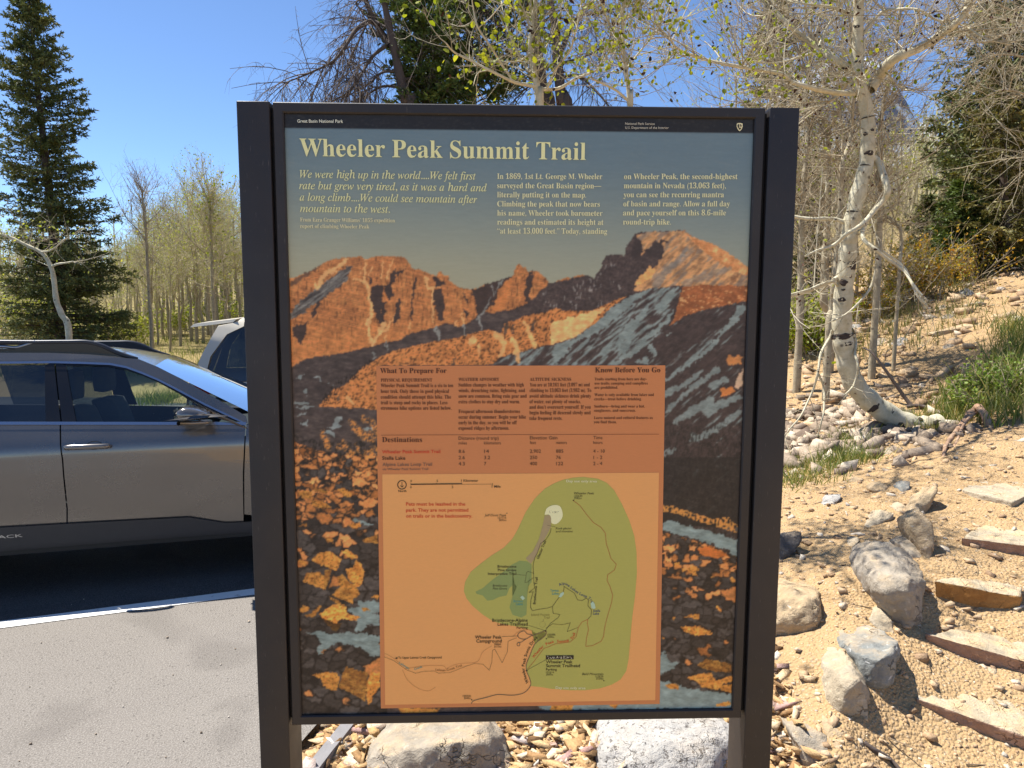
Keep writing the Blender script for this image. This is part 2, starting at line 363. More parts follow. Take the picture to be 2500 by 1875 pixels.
    sn = in_poly(wu, wv, P2(330,900,420,860,560,830,690,790,790,750,830,760,720,880,640,980,560,1020,340,1085))
    put(mrm & sn, mixc(fbm(U/10, V/10, 2, 73), (212, 146, 86), (232, 172, 108)))
    for q, w0, w1 in ((P1(1920,1000,1990,1080,1950,1180), 9, 6), (P1(2060,1040,2110,1130,2110,1230), 4, 5), (P2(110,880,150,1000,190,1090), 4, 7), (P1(1700,1040,1680,1080), 9, 5), (P1(1760,1100,1760,1180), 6, 2), (P2(0,1040,30,1160), 6, 5), (P1(560,1560,620,1620), 5, 3)):
        stroke(q, w0, w1, (226, 162, 98), .85)
    for q in (P1(1990,900,2030,900,2010,970,1970,1000), P1(2060,900,2080,910,2070,1000,2050,990), P2(170,890,210,870,190,970,160,960), P1(1530,1220,1560,1200,1530,1272,1510,1272), P1(470,1570,510,1530,480,1600)):
        poly(q, (66, 52, 44), .85, 2)
    # ---- left flank in shade, snow patches, black trees along the ridge
    lf = P1(60,1290,180,1215,400,1185,770,1105,1000,1060,1180,985,1400,920,1500,905,1600,930,1760,820,1900,810)+P2(0,790,100,830)+P1(2050,870,1990,890,1960,980,1840,945,1600,1010,1200,1090,960,1145,700,1290,540,1450,450,1480,300,1640)+P3(300,165,840,200,840,620,60,520)
    lm = in_poly(su, sv, lf)
    put(lm, mixc(fbm(U/12, V/5, 3, 81)*1.3-.15, (50, 41, 40), (80, 68, 64)))
    tr = sstep(.55, .63, fbm(U/2.3, V/5, 2, 82)); tr_m = in_poly(wu, wv, P1(300,1640,430,1440,600,1330,800,1200,860,1190,700,1300,560,1460,380,1600))
    put(tr_m*tr, (34, 26, 22), .9)
    for q in (P3(90,150,100,115,240,140,180,155), P3(100,185,180,165,280,165,200,195), P3(165,40,190,15,215,40,190,60), P3(100,260,200,210,190,240), P3(140,320,215,290,205,330), P3(470,265,510,262,490,330,510,360,440,370,370,355,430,340), P3(365,400,400,375,450,390,430,440), P3(700,370,800,360,800,385,720,390),
              P1(85,1400,210,1345,150,1390), P1(240,1370,300,1365,350,1410), P1(380,1420,440,1448,390,1440)):
        poly(q, (122, 132, 132), .95, 2)
    for q, w0, w1 in ((P1(1360,940,1400,980,1405,1040), 4, 2.5), (P1(910,1070,930,1140), 2, 2), (P1(800,1150,815,1200), 2, 2), (P1(1620,920,1635,1000), 3, 2), (P1(1750,830,1775,945), 3, 3)):
        stroke(q, w0, w1, (120, 122, 118), .9)
    put(in_poly(U, V, P3(80,420,300,470,520,480,840,470,840,640,80,560))*sstep(.48, .58, fbm(U/3, V/8, 2, 84)), (34, 29, 26), .85)
    # ---- boulder field: cracked cells, lit ones thin out downwards
    def cells(m, su_, sv_, seed, n, box):
        r = np.random.RandomState(seed); x0, y0, x1, y1 = box
        ty = r.rand(n)**1.75; py = y0+(y1-y0)*ty; px_ = x0+(x1-x0)*r.rand(n)
        u = su_[m]; v = sv_[m]; f1 = np.full(u.shape, 1e9); f2 = f1.copy(); idx = np.zeros(u.shape, int)
        for k in range(n):
            g = .55+.45*r.rand()
            d = np.hypot((u-px_[k])*.62, (v-py[k]))*(1+1.2*(1-ty[k]))*g
            nf2 = np.where(d < f1, f1, np.minimum(f2, d)); idx = np.where(d < f1, k, idx); f1 = np.minimum(f1, d); f2 = nf2
        return idx, f2-f1, ty, r
    for reg, n, seed, lo in ((P3(60,470,300,560,500,600,880,610)+[(940,1790),(690,1790)], 520, 5, 0), (P6(-60,0,120,20,300,70,460,110,700,210,780,240)+[(1840,1780),(1560,1780)], 380, 8, .25)):
        m = in_poly(su, sv, reg)
        if not m.any(): continue
        P = np.array(reg); idx, gap, ty, r = cells(m, wu, wv, seed, n, (P[:,0].min(), P[:,1].min(), P[:,0].max(), P[:,1].max()))
        lit = r.rand(n) < np.interp(ty, [0, .22, .34, .5, 1], [.92, .78, .24, .08, .03])*(1-lo*1.6)+.02
        base = np.where(lit[:, None], np.array([180, 106, 54])+(r.rand(n, 1)-.5)*np.array([90, 62, 40]), np.array([60, 53, 50])+(r.rand(n, 1)-.5)*34)
        cc = base[idx]*(.78+.44*fbm(U[m]/4, V[m]/4, 3, 91)[:, None])
        gx = sstep(0, 4.5, gap)[:, None]; cc = cc*gx+np.array([30, 24, 22])*(1-gx)
        C[m] = cc
    # the ponds of blue melt water and the big sunlit boulders of the foreground
    for q in (P4(220,780,340,765,460,795,600,775,780,800,920,810,920,1010,820,1010,800,960,640,900,500,885,430,910,410,950,330,990,300,960,350,900,300,820), P4(610,560,720,540,840,600,840,690,740,780,670,760,700,700), P4(700,480,800,470,920,500,920,580,840,600,720,540), P4(840,600,920,610,920,710,830,700,840,660),
              P6(60,1060,120,1080,150,1160,240,1170,180,1220,90,1260,60,1290), P6(50,1330,180,1340,300,1390,430,1410,700,1440,700,1570,20,1570), P5(90,1400,160,1390,330,1440,500,1470,760,1560,760,1660,650,1640,420,1560,200,1500,90,1470), P5(690,1630,770,1560,770,1700,700,1680), [(1300,1724),(1360,1712),(1600,1716),(1600,1740),(1330,1740)], P3(600,1190,640,1180,800,1240,760,1250)):
        poly(q, mixc(fbm(U/20, V/6, 2, 95), (98, 112, 110), (122, 140, 140)), 1, 2)
    put(in_poly(su, sv, P5(90,1240,200,1260,380,1320,540,1370,680,1350,770,1430,770,1500,640,1460,420,1390,200,1320,90,1300))*sstep(.36, .5, fbm(U/4, V/5, 3, 96)), (198, 124, 54), .9)
    put(in_poly(su, sv, P6(400,170,470,135,600,180,680,220,560,245,440,220)), mixc(fbm(U/4, V/9, 3, 97), (140, 70, 28), (196, 100, 40)))
    big = [(P4(265,80,330,10,440,0,550,70,530,130,500,190,400,150,280,100), 1.0), (P4(175,290,210,210,330,195,380,240,380,370,280,330), .9), (P4(385,180,450,170,440,240,400,370,380,360), .75), (P4(590,170,660,150,690,80,740,120,770,190,750,310,700,350,620,270), 1.08), (P4(500,250,560,215,600,270,700,350,725,420,660,460,660,510,540,460,460,420,540,330), .86),
           (P4(340,600,430,530,500,505,590,540,600,600,730,630,690,670,550,650,500,690,420,690,350,640), 1.2), (P4(140,570,180,515,240,540,230,580,160,600), .95), (P4(180,620,250,600,340,520,360,520,300,620,260,640), .85), (P4(250,1190,400,1165,500,1170,530,1220,500,1340,440,1340,370,1300,360,1240), .95), (P4(560,1170,590,1110,700,1150,800,1160,800,1260,780,1450,640,1370,520,1310), .74),
           (P4(800,1250,840,1160,880,1180,920,1160,920,1300,850,1400,850,1450,800,1480,790,1380), 1.1), (P4(430,430,530,480,600,540,560,540,440,460), .8), (P4(550,0,640,0,720,50,640,70,570,20), 1.1), (P4(840,440,880,415,915,440,900,465), 1), (P4(750,545,800,540,820,570,760,575), .85), (P4(130,80,200,95,220,130,160,130), .9), (P4(350,640,460,760,500,770,550,700,480,690), .42),
           (P6(245,850,400,845,500,880,530,915,400,930,290,890), 1.05), (P6(260,765,370,735,415,740,405,795,340,765), .95), (P6(390,1190,480,1130,640,1165,700,1180,700,1250,560,1250,450,1220), .7), (P6(300,1300,420,1260,520,1260,560,1330,700,1280,700,1340,620,1350,580,1410,440,1385,400,1340), .98), (P6(660,1360,700,1360,700,1440,600,1410,600,1370), .9), (P6(105,1360,200,1345,240,1375,230,1405,150,1395), .92), (P6(560,1530,690,1510,690,1550,570,1550), 1.1),
           (P6(550,650,610,690,600,725,580,700), 1.1), (P6(680,420,720,415,735,450,710,465), 1), (P6(300,340,370,305,420,350,380,370,400,405,350,390), 1), (P6(185,290,240,280,250,320,200,320), 1.05), (P6(170,770,200,760,190,795), .9), (P6(500,415,550,400,540,420), .9), (P6(80,940,110,940,100,960), .9), (P6(250,330,300,350,270,360), .95), (P3(475,910,540,900,610,960,600,990,540,980), .95), (P3(240,1010,340,1020,430,1075,350,1085,260,1060), .9), (P3(130,930,250,930,250,1000,150,990), .9), (P3(250,895,400,930,380,955,270,930), .75),
           (P3(580,1235,680,1205,690,1250,620,1280), 1.1), (P3(690,1370,840,1320,845,1400,720,1390), .8), (P3(520,1480,560,1450,670,1530,600,1540), 1.1), (P3(120,1240,205,1220,205,1250), .85), (P3(360,1350,430,1340,440,1400,390,1390), .95), [[(1345,1712),(1400,1712),(1392,1740),(1340,1740)], 1], [(P4(0,0,1,0,1,1)), 1], [[(1465,1714),(1510,1712),(1500,1738)], 1], [[(965,1732),(1070,1735),(1060,1748),(975,1748)], 1]]
    for q, k in big:
        tone = mixc(fbm(U/7, V/5, 4, 99)*1.6-.3, (150, 82, 30), (226, 150, 62))*k
        crkm = sstep(.63, .72, fbm(U/3, V/3, 3, 98))[..., None]; poly(q, tone*(1-.4*crkm), 1, 1)
    # wind-bent pines catching the sun
    for q, w in ((P3(800,450,720,430,650,380,600,310), 11), (P3(830,390,790,310,710,270), 9), (P3(390,540,370,470,340,400), 8), (P3(600,590,560,540,490,520), 9), (P3(560,500,540,480), 6), (P3(660,560,655,510), 6), (P3(740,600,800,570,840,560), 12)):
        d = sstep(-3, 5, seg_dist(wu, wv, q, w, w*.8))*sstep(.40, .52, fbm(xb/5, yb/1.8, 3, 101)); put(d, (198, 118, 52), .9)
    # ---- the picture's own tonal life: soft patches, strata and film grain
    tone_ = .88+.38*fbm(U/16, V/11, 4, 121); tone_ = tone_*(.86+.28*fbm(xa/13, ya/1.6, 2, 122)); pic = mount
    lum = C.mean(-1, keepdims=True); C[:] = np.where(pic[..., None], (lum+(C-lum)*.90)*tone_[..., None], C)
    warm = mount & (C[..., 0] > C[..., 2]*1.5); C[warm] = C[warm]*np.where(C[warm][:, :1] > 195, 1.0, np.array([1.04, 1.09, 1.09]))
    # ---- the black title band across the head of the panel, faintly scuffed
    band = V < 312.5+(U-690)*.0124
    C[band] = np.array([26, 24, 24])+(sstep(.62, .8, fbm(U[band]/9, V[band]/1.6, 3, 111))*16)[:, None]
    sc = sstep(.70, .78, fbm(xa/26, ya/1.5, 2, 113)); put(sc, (150, 140, 128), .10)
    return np.clip(C, 0, 255)/255.0
# ---------------------------------------------------------------- terrain (one sheet to the horizon)
GP = []
for u, v, z in ((1250,1800,0),(900,1800,0),(1000,1860,0),(1700,1850,.06),(1900,1850,.10),(2200,1850,.10),(2500,1850,.10),(2350,1790,.13),(2500,1680,.22),(2400,1600,.26),(2500,1500,.36),(2300,1480,.38),(2500,1400,.46),(2400,1290,.56),(2500,1200,.66),(2400,1120,.73),(2500,1060,.80),(2300,1060,.74),(2150,1030,.70),
                (1950,1700,.20),(1950,1500,.34),(1950,1350,.42),(2050,1250,.52),(1940,1200,.50),(2100,1130,.62),(2060,1390,.47),(2080,1580,.36),(2060,1760,.22)):
    GP.append(atz(u, v, z))
for u, v, Y in ((1900,1125,5.8),(2000,1090,6.2),(2305,1050,6.5),(1950,1000,7.6),(2100,970,7.7),(2000,900,9.0),(1950,830,10.5),(1950,780,12.2),(2200,752,11.2),(2480,650,11.6),(2400,690,11.4),(2450,800,8.8),(2480,900,7.2),(2480,655,15),(2300,900,8.2),(2120,900,8.6),(2300,690,15),(2000,720,15),(2480,1010,6.2)):
    GP.append(at(u, v, Y))
GP += [np.array(p, float) for p in ((0,7,.1),(0.5,10,.4),(0,14,.7),(0,20,1.4),(5,22,3.6),(12,20,4.0),(20,22,5.5),(4,40,3.4),(15,40,5.5),(0,60,4),(30,60,10),(-8,18,.0),(-16,20,.1),(-8,30,.7),(-20,32,.9),(-12,60,1.6),(-40,60,2),(-40,20,.2),(-80,90,4),(0,120,7),(70,100,20),(-60,160,7),(60,200,24),(120,60,22),(0,300,14),(200,300,44),(-200,300,12),(-300,0,0),(300,0,20),(0,-30,0),(60,-30,2),(-60,-60,0),(4,0,.05),(3,1.5,.06),(8,2,.9),(10,5,1.5),(7,6,1.15),(2,0,0),(0,0,0),(-4,0,0),(12,10,2.6),(25,10,5))]
GP = np.array(GP)
def _rbf_fit():
    X = GP[:, :2]; d = np.linalg.norm(X[:, None]-X[None], axis=2); n = len(X)
    A = np.zeros((n+3, n+3)); A[:n, :n] = d+np.eye(n)*.02*0; A[:n, n] = 1; A[:n, n+1:] = X; A[n, :n] = 1; A[n+1:, :n] = X.T
    return np.linalg.solve(A, np.concatenate([GP[:, 2], [0, 0, 0]]))
_RW = _rbf_fit()
LA, LB = np.array([-2.68, 3.985]), np.array([-1.50, 4.44])   # along the white line
ld = (LB-LA)/np.linalg.norm(LB-LA); lnr = np.array([-ld[1], ld[0]])
def curb_x(y):                                   # the edge between paving and natural ground
    return np.interp(y, [-40, 1.5, 2.68, 2.97, 4.3, 6, 9, 13, 17, 30], [-1.45, -1.08, -.90, -.83, -.55, .0, -.1, -2.1, -9, -30])
def lot_z(x, y):                                  # the lot falls gently away from the walk
    t = (np.asarray(x, float)-LA[0])*lnr[0]+(np.asarray(y, float)-LA[1])*lnr[1]; return -.055*np.clip(t-.05, 0, 5.0)
def ground_z(x, y, detail=True):
    x = np.asarray(x, float); y = np.asarray(y, float); sh = x.shape; x = x.ravel(); y = y.ravel()
    z = np.full(x.shape, _RW[-3])+_RW[-2]*x+_RW[-1]*y
    for k in range(len(GP)): z += _RW[k]*np.hypot(x-GP[k, 0], y-GP[k, 1])
    if detail:
        near = np.clip(1.6-np.hypot(x-2, y-4)/30, 0, 1)
        z = z+near*((fbm(x*1.1, y*1.1, 3, 201)-.5)*.10+(fbm(x*5, y*5, 3, 203)-.5)*.045+(fbm(x*22, y*22, 2, 205)-.5)*.018)
        z = z+(1-near)*(fbm(x*.12, y*.12, 3, 207)-.5)*1.2
    lot = sstep(-.02, .10, x-curb_x(y))
    lot = np.where(y > 16, 1, lot)
    z = z*lot+lot_z(x, y)*(1-lot)-.05*(1-lot)
    return z.reshape(sh)
def gz(x, y): return float(ground_z(np.array([x]), np.array([y]))[0])
def hit(u, v, ymin=1.8, ymax=40):                # where the view ray of a pixel meets the ground
    d = ray(u, v); Y = np.concatenate([np.arange(ymin, 10, .02), np.arange(10, ymax, .1)]); P = CAM+np.outer(Y/d[1], d)
    g = ground_z(P[:, 0], P[:, 1]); k = np.where(P[:, 2] <= g)[0]
    return P[k[0]] if len(k) else P[-1]
def axis(a, b, step, lo, hi, grow=1.16):
    xs = list(np.arange(a, b, step)); d = step
    while xs[-1] < hi: d *= grow; xs.append(xs[-1]+d)
    d = step; pre = []; x = a
    while x > lo: d *= grow; x -= d; pre.append(x)
    return np.array(pre[::-1]+xs)
gx_, gy_ = axis(-1.2, 4.6, .024, -900, 900), axis(2.2, 8.4, .03, -60, 1500, 1.12)
GX, GY = np.meshgrid(gx_, gy_); GZ = ground_z(GX, GY)
b = Buf(); nx, ny = len(gx_), len(gy_); ii = (np.arange(ny-1)[:, None]*nx+np.arange(nx-1)[None]).ravel()
b.add(np.stack([GX, GY, GZ], -1).reshape(-1, 3), np.stack([ii, ii+1, ii+nx+1, ii+nx], -1))
m = NT('dirt'); co = m.coord()
n1 = m.noise(co, .9, 5); n2 = m.noise(co, 9, 6, .65); n3 = m.noise(co, 60, 4, .6)
c = m.mix(n1, lin(152, 124, 88), lin(184, 155, 114)); c = m.mix(m.ramp(n2, [(.35, 0), (.7, 1)]), c, lin(176, 145, 104))
peb = m.voro(co, 70); c = m.mix(m.ramp(peb, [(.0, 1), (.28, 0)]), c, lin(198, 182, 154))
pc = m.voro(co, 34, 'F1', 'Color'); c = m.mix(m.math('MULTIPLY', m.ramp(m.voro(co, 34), [(.12, 1), (.3, 0)]), .6), c, m.mix(pc, lin(120, 100, 78), lin(215, 200, 172)))
gr = m.noise(co, .5, 4, .6)                     # far slopes: dry grass and litter over the soil
sep = m.n('SeparateXYZ'); m.l(co, sep.inputs[0])
far = m.ramp(m.math('DIVIDE', sep.outputs[1], 40.0), [(.33, 0), (.6, 1)])
c = m.mix(far, c, m.mix(gr, lin(104, 100, 58), lin(150, 132, 88)))
gul = m.noise(co, 2.2, 5, .7)
m.base(c); m.set(Roughness=.95, Specular_IOR_Level=.15)
m.bump(m.math('ADD', m.math('MULTIPLY', n3, .5), m.math('ADD', m.math('MULTIPLY', n2, .6), m.math('MULTIPLY', m.math('SUBTRACT', 1.0, peb), .5))), .9, .02)
M_DIRT = m.m
b.build('ground', M_DIRT, smooth=True, kind='structure')

# ---- paving: aggregate walk, white line, dark parking lot
def asphalt(name, c0, c1, stone):
    m = NT(name); co = m.coord(); n = m.noise(co, 1.2, 6, .6); f = m.noise(co, 150, 3, .6); v = m.voro(co, 130, 'F1', 'Color')
    c = m.mix(m.ramp(n, [(.3, 0), (.7, 1)]), c0, c1); c = m.mix(m.ramp(f, [(.46, 0), (.62, 1)]), c, stone)
    s = m.n('SeparateColor'); m.l(v, s.inputs[0]); c = m.mix(m.ramp(s.outputs[0], [(.95, 0), (.98, .5)]), c, tuple(x*.45 for x in c0))
    st = m.ramp(m.noise(co, .7, 3, .5, 1.5), [(.55, 0), (.63, .35)]); c = m.mix(st, c, tuple(x*.75 for x in c0))
    m.base(c); m.set(Roughness=.9, Specular_IOR_Level=.25); m.bump(m.math('ADD', f, m.voro(co, 130)), .55, .006); return m.m
def strip(name, pts, z, mat, **kw):
    bm = bmesh.new(); f = bm.faces.new([bm.verts.new((x, y, z)) for x, y in pts]); return bm_obj(name, bm, mat, **kw)
def lp(s, t): p = LA+ld*s+lnr*t; return (p[0], p[1])
ys = [-40, 1.5, 2.68, 2.97, 4.3, 4.95]
edge = [(float(curb_x(y)), y) for y in ys]
strip('pavement', [(-60, -40)]+edge+[lp(2.45, .05), lp(-60, .05)], 0.0, asphalt('aggregate paving', lin(112, 106, 99), lin(122, 116, 108), lin(142, 136, 128)), kind='structure')
bl_ = Buf(); LS, LT = np.meshgrid(np.linspace(-60, 16, 60), np.array([.03, .05, 5.05, 8, 11, 14, 17])); PX_ = LA[0]+ld[0]*LS+lnr[0]*LT; PY_ = LA[1]+ld[1]*LS+lnr[1]*LT
PY_ = np.minimum(PY_, 17); PX_ = np.minimum(PX_, curb_x(PY_)); ii = (np.arange(6)[:, None]*60+np.arange(59)[None]).ravel(); bl_.add(np.stack([PX_, PY_, lot_z(PX_, PY_)-.004], -1).reshape(-1, 3), np.stack([ii, ii+1, ii+61, ii+60], -1))
bl_.build('parking_lot', asphalt('parking lot asphalt', lin(62, 61, 60), lin(78, 77, 75), lin(104, 102, 99)), smooth=True, kind='structure')
m = NT('worn road paint'); co = m.coord(); wv_ = m.ramp(m.noise(co, 16, 6, .7), [(.3, 1), (.42, 0)])
m.base(m.mix(wv_, lin(228, 226, 220), lin(150, 144, 136))); m.set(Roughness=.8); m.bump(m.noise(co, 150, 3), .4, .004)
strip('road_marking', [lp(-30, -.045), lp(2.28, -.045), lp(2.28, .06), lp(-30, .06)], .004, m.m, kind='structure')
# flush stone edging between the walk and the chipped rock bed
bm = bmesh.new(); pts = [(float(curb_x(y))+.11, y) for y in np.arange(.6, 4.9, .12)]
for (x0, y0), (x1, y1) in zip(pts[:-1], pts[1:]):
    vs = [bm.verts.new(p) for p in ((x0, y0, .012), (x0+.055, y0, .012), (x1+.055, y1, .012), (x1, y1, .012), (x0, y0, -.1), (x0+.055, y0, -.1), (x1+.055, y1, -.1), (x1, y1, -.1))]
    for f in ((0, 1, 2, 3), (0, 3, 7, 4), (1, 5, 6, 2)): bm.faces.new([vs[k] for k in f])
bmesh.ops.remove_doubles(bm, verts=bm.verts, dist=.0005)
bm_obj('kerb', bm, simple('concrete kerb', lin(126, 123, 122), .85, var=.2, scale=20, bump=.3), kind='structure')
# a snow-streaked mountain far behind the right-hand trees
mx = np.linspace(-500, 700, 120); my = np.linspace(900, 1300, 50); MX, MY = np.meshgrid(mx, my)
mz = 280*np.exp(-((MX-480)/190)**2)*sstep(900, 1100, MY)+60+(fbm(MX/90, MY/90, 5, 301)-.5)*120*sstep(900, 1050, MY)
b = Buf(); ii = (np.arange(49)[:, None]*120+np.arange(119)[None]).ravel(); b.add(np.stack([MX, MY, mz], -1).reshape(-1, 3), np.stack([ii, ii+1, ii+121, ii+120], -1))
m = NT('far mountain'); co = m.coord(); m.base(m.mix(m.ramp(m.noise(co, .02, 5, .6), [(.5, 0), (.56, 1)]), lin(92, 100, 118), lin(205, 212, 222))); m.set(Roughness=1)
b.build('distant_mountain', m.m, smooth=True, kind='structure')
# ---------------------------------------------------------------- the trail sign
PW, PH = .90, 1.2055
YAW = -R(1.95)
_pts = np.array([[691.3, 277.9], [1840.8, 293.2], [732.5, 1748.4], [1782.3, 1733.5]])
_A = []
for (x, y), (u, v) in zip(((0, 0), (1, 0), (0, 1), (1, 1)), _pts):
    _A += [[x, y, 1, 0, 0, 0, -u*x, -u*y, -u], [0, 0, 0, x, y, 1, -v*x, -v*y, -v]]
HM = np.linalg.svd(np.array(_A, float))[2][-1].reshape(3, 3); HI = np.linalg.inv(HM)
def to_panel(P):                                  # photograph pixels -> metres on the panel (x right from its left edge, z down from its top)
    P = np.asarray(P, float).reshape(-1, 2); q = np.c_[P, np.ones(len(P))] @ HI.T; q = q[:, :2]/q[:, 2:]
    return np.c_[q[:, 0]*PW, -q[:, 1]*PH]
c0 = np.array([-.48033, -.56708, 1.54752])*PW     # camera-space top left corner of the panel
TLW = CAM+np.array([c0[0], c0[2]*cp-c0[1]*sp_, -c0[2]*sp_-c0[1]*cp])
sign = empty('trail_sign', (TLW[0], TLW[1], 0), -YAW, label='tall dark brown metal trail sign with a printed mountain panel and map', cat='trail sign')
ZT = TLW[2]                                       # panel top above the paving
def sbox(bm, x0, x1, y0, y1, z0, z1, bev=0.0):
    r = bmesh.ops.create_cube(bm, size=1); vs = r['verts']
    bmesh.ops.scale(bm, vec=(x1-x0, y1-y0, z1-z0), verts=vs); bmesh.ops.translate(bm, vec=((x0+x1)/2, (y0+y1)/2, (z0+z1)/2), verts=vs)
    if bev: bmesh.ops.bevel(bm, geom=list({e for v in vs for e in v.link_edges}), offset=bev, segments=2, affect='EDGES', profile=.7)
m = NT('dark bronze powder coat'); co = m.coord(); n = m.noise(co, 7, 5, .6)
c = m.mix(n, lin(36, 33, 33), lin(46, 42, 41)); scr = m.ramp(m.noise(m.mapping(co, (60, 60, 7)), 6, 3, .6), [(.66, 0), (.74, .55)]); c = m.mix(scr, c, lin(98, 90, 84))
dust = m.ramp(m.noise(co, 2.1, 5, .7), [(.46, 0), (.72, .5)]); c = m.mix(dust, c, lin(66, 57, 50)); m.base(c)
spk = m.ramp(m.noise(co, 120, 2, .5), [(.76, 0), (.80, 1)]); m.set(Roughness=.48, Specular_IOR_Level=.45); m.l(m.ramp(n, [(.3, .42), (.7, .58)]), m.b.inputs['Roughness']); m.bump(m.noise(co, 420, 2), .10, .002)
M_BRONZE = m.m
FW = .0196                               # frame rail width, how far the posts stand proud
for x0, x1 in ((-.0862, -.0255), (PW+.0270, PW+.0850)):
    bm = bmesh.new(); sbox(bm, x0, x1, -.006, .092, -.45, ZT+.0200, .0022)
    bm_obj('post', bm, M_BRONZE, sign, True)
def mitre(x0, x1, z0, z1, w):                    # four mitred rails with a stepped inner lip
    bm = bmesh.new(); prof = [(-w, .03), (-w, -.0015), (-w+.0015, -.003), (-.0025, -.003), (0, -.0005), (0, .006)]      # (inset, y)
    rings = [[bm.verts.new((x0-i if sx < 0 else x1+i, y, z0-i if sz < 0 else z1+i)) for sx, sz in ((-1, -1), (1, -1), (1, 1), (-1, 1))] for i, y in [(-a, b_) for a, b_ in prof]]
    for a, c_ in zip(rings[:-1], rings[1:]):
        for k in range(4): bm.faces.new((a[k], a[(k+1) % 4], c_[(k+1) % 4], c_[k]))
    return bm
bm_obj('frame', mitre(0, PW, ZT-PH, ZT, FW), M_BRONZE, sign)
M_GAP_SHADE = simple('black gap shade', (.006, .006, .006), .7)  # near-black strips paint in the shade of the gaps between posts and frame
for x0, x1 in ((-.0255, -FW), (PW+FW, PW+.027)):
    bm = bmesh.new(); sbox(bm, x0, x1, .010, .030, ZT-PH-.01, ZT+.012); bm_obj('gap_shade_strip', bm, M_GAP_SHADE, sign)
bm = bmesh.new(); sbox(bm, -.004, PW+.004, .0085, .026, ZT-PH-.004, ZT+.004); bm_obj('back_plate', bm, M_BRONZE, sign)

# the printed panel: a fine grid coloured by vertex
GRID = 470
gxn = GRID; gyn = int(GRID*PH/PW); sx_, ty_ = np.meshgrid(np.linspace(-.004, 1.004, gxn), np.linspace(-.003, 1.003, gyn))
q = np.stack([sx_, ty_, np.ones_like(sx_)], -1) @ HM.T; PU, PV = q[..., 0]/q[..., 2], q[..., 1]/q[..., 2]
hid = (PU > 928) & (PU < 1600) & (PV > 905) & (PV < 1715)      # hidden behind the notice
RGBp = np.zeros(PU.shape+(3,)); vis = ~hid
RGBp[vis] = paint_panel(PU[vis], PV[vis]); RGBp[hid] = .4
for _ in range(1):                               # ink spreads a little: a print has no knife-sharp steps
    Q_ = np.pad(RGBp, ((1, 1), (1, 1), (0, 0)), 'edge'); RGBp = .5*RGBp+.125*(Q_[:-2, 1:-1]+Q_[2:, 1:-1]+Q_[1:-1, :-2]+Q_[1:-1, 2:])
def to_lin(c): return np.where(c <= .04045, c/12.92, ((c+.055)/1.055)**2.4)
PRINT_GAIN = np.array([1.62, 1.60, 1.42])
b = Buf(); ii = (np.arange(gyn-1)[:, None]*gxn+np.arange(gxn-1)[None]).ravel()
b.add(np.stack([sx_*PW, np.full(sx_.shape, .004), ZT-ty_*PH], -1).reshape(-1, 3), np.stack([ii+gxn, ii+gxn+1, ii+1, ii], -1))
me = b.mesh('panel'); ca = me.attributes.new('print', 'FLOAT_COLOR', 'POINT')
ca.data.foreach_set('color', np.concatenate([np.clip(to_lin(RGBp)*PRINT_GAIN, 0, .95), np.ones(PU.shape+(1,))], -1).astype(np.float32).ravel())
def print_mat(name, col=None):
    m = NT(name); co = m.coord()
    src = m.n('Attribute', attribute_name='print').outputs['Color'] if col is None else tuple(min(.95, col[k]*PRINT_GAIN[k]) for k in range(3))
    sm = m.ramp(m.noise(co, 3.5, 5, .65), [(.35, 0), (.75, 1)])
    grain = m.noise(m.mapping(co, (1, 1, 5)), 90, 3, .6)
    k = m.math('ADD', .94, m.math('MULTIPLY', grain, .12))
    c = m.mix(1.0, src, k, 'MULTIPLY') if col is None else m.mix(grain, tuple(x*.95 for x in src), tuple(min(x*1.05, 1) for x in src))
    m.base(m.mix(m.math('MULTIPLY', sm, .035), c, (.3, .27, .22))); m.set(Roughness=.42, Specular_IOR_Level=.35); m.l(m.ramp(sm, [(0, .36), (1, .52)]), m.b.inputs['Roughness']); m.bump(grain, .06, .002)
    return m.m
panel = link('panel', me, print_mat('printed panel'), sign)
_pm = {}
def ink(*c):
    if c not in _pm: _pm[c] = print_mat('ink %d %d %d' % c, lin(*c))
    return _pm[c]
def flat_poly(bm, P, y):
    p = to_panel(P); f = bm.faces.new([bm.verts.new((x, y, ZT+z)) for x, z in p]); return f
def flat_obj(name, P, y, col, parent, smooth_n=0):
    if smooth_n:
        Q = np.array(list(P)+list(P[:3])); P = smooth_path(Q, smooth_n)[smooth_n:-2*smooth_n]
    bm = bmesh.new(); flat_poly(bm, P, y); bmesh.ops.triangulate(bm, faces=bm.faces); me = bpy.data.meshes.new(name); 
    bmesh.ops.recalc_face_normals(bm, faces=bm.faces)
    for f in bm.faces:
        if f.normal.y > 0: f.normal_flip()
    bm.to_mesh(me); bm.free(); return link(name, me, ink(*col), parent)
ZA = zf(560, 220, 3.16); ZB = zf(1200, 220, 2.9105); ZC = zf(900, 880, 2.989); ZD = zf(900, 1150, 2.7649)
Y1, Y2, Y3, Y4 = .0034, .0030, .0026, .0021
notice = flat_obj('notice', ZC(45, 47, 2160, 46)+ZD(1955, 1587, 69, 1614), Y1, (176, 113, 72), panel)
trail_map = flat_obj('trail_map', ZD(82, 31, 1953, 22, 1925, 1560, 98, 1589), Y2, (203, 145, 90), panel)
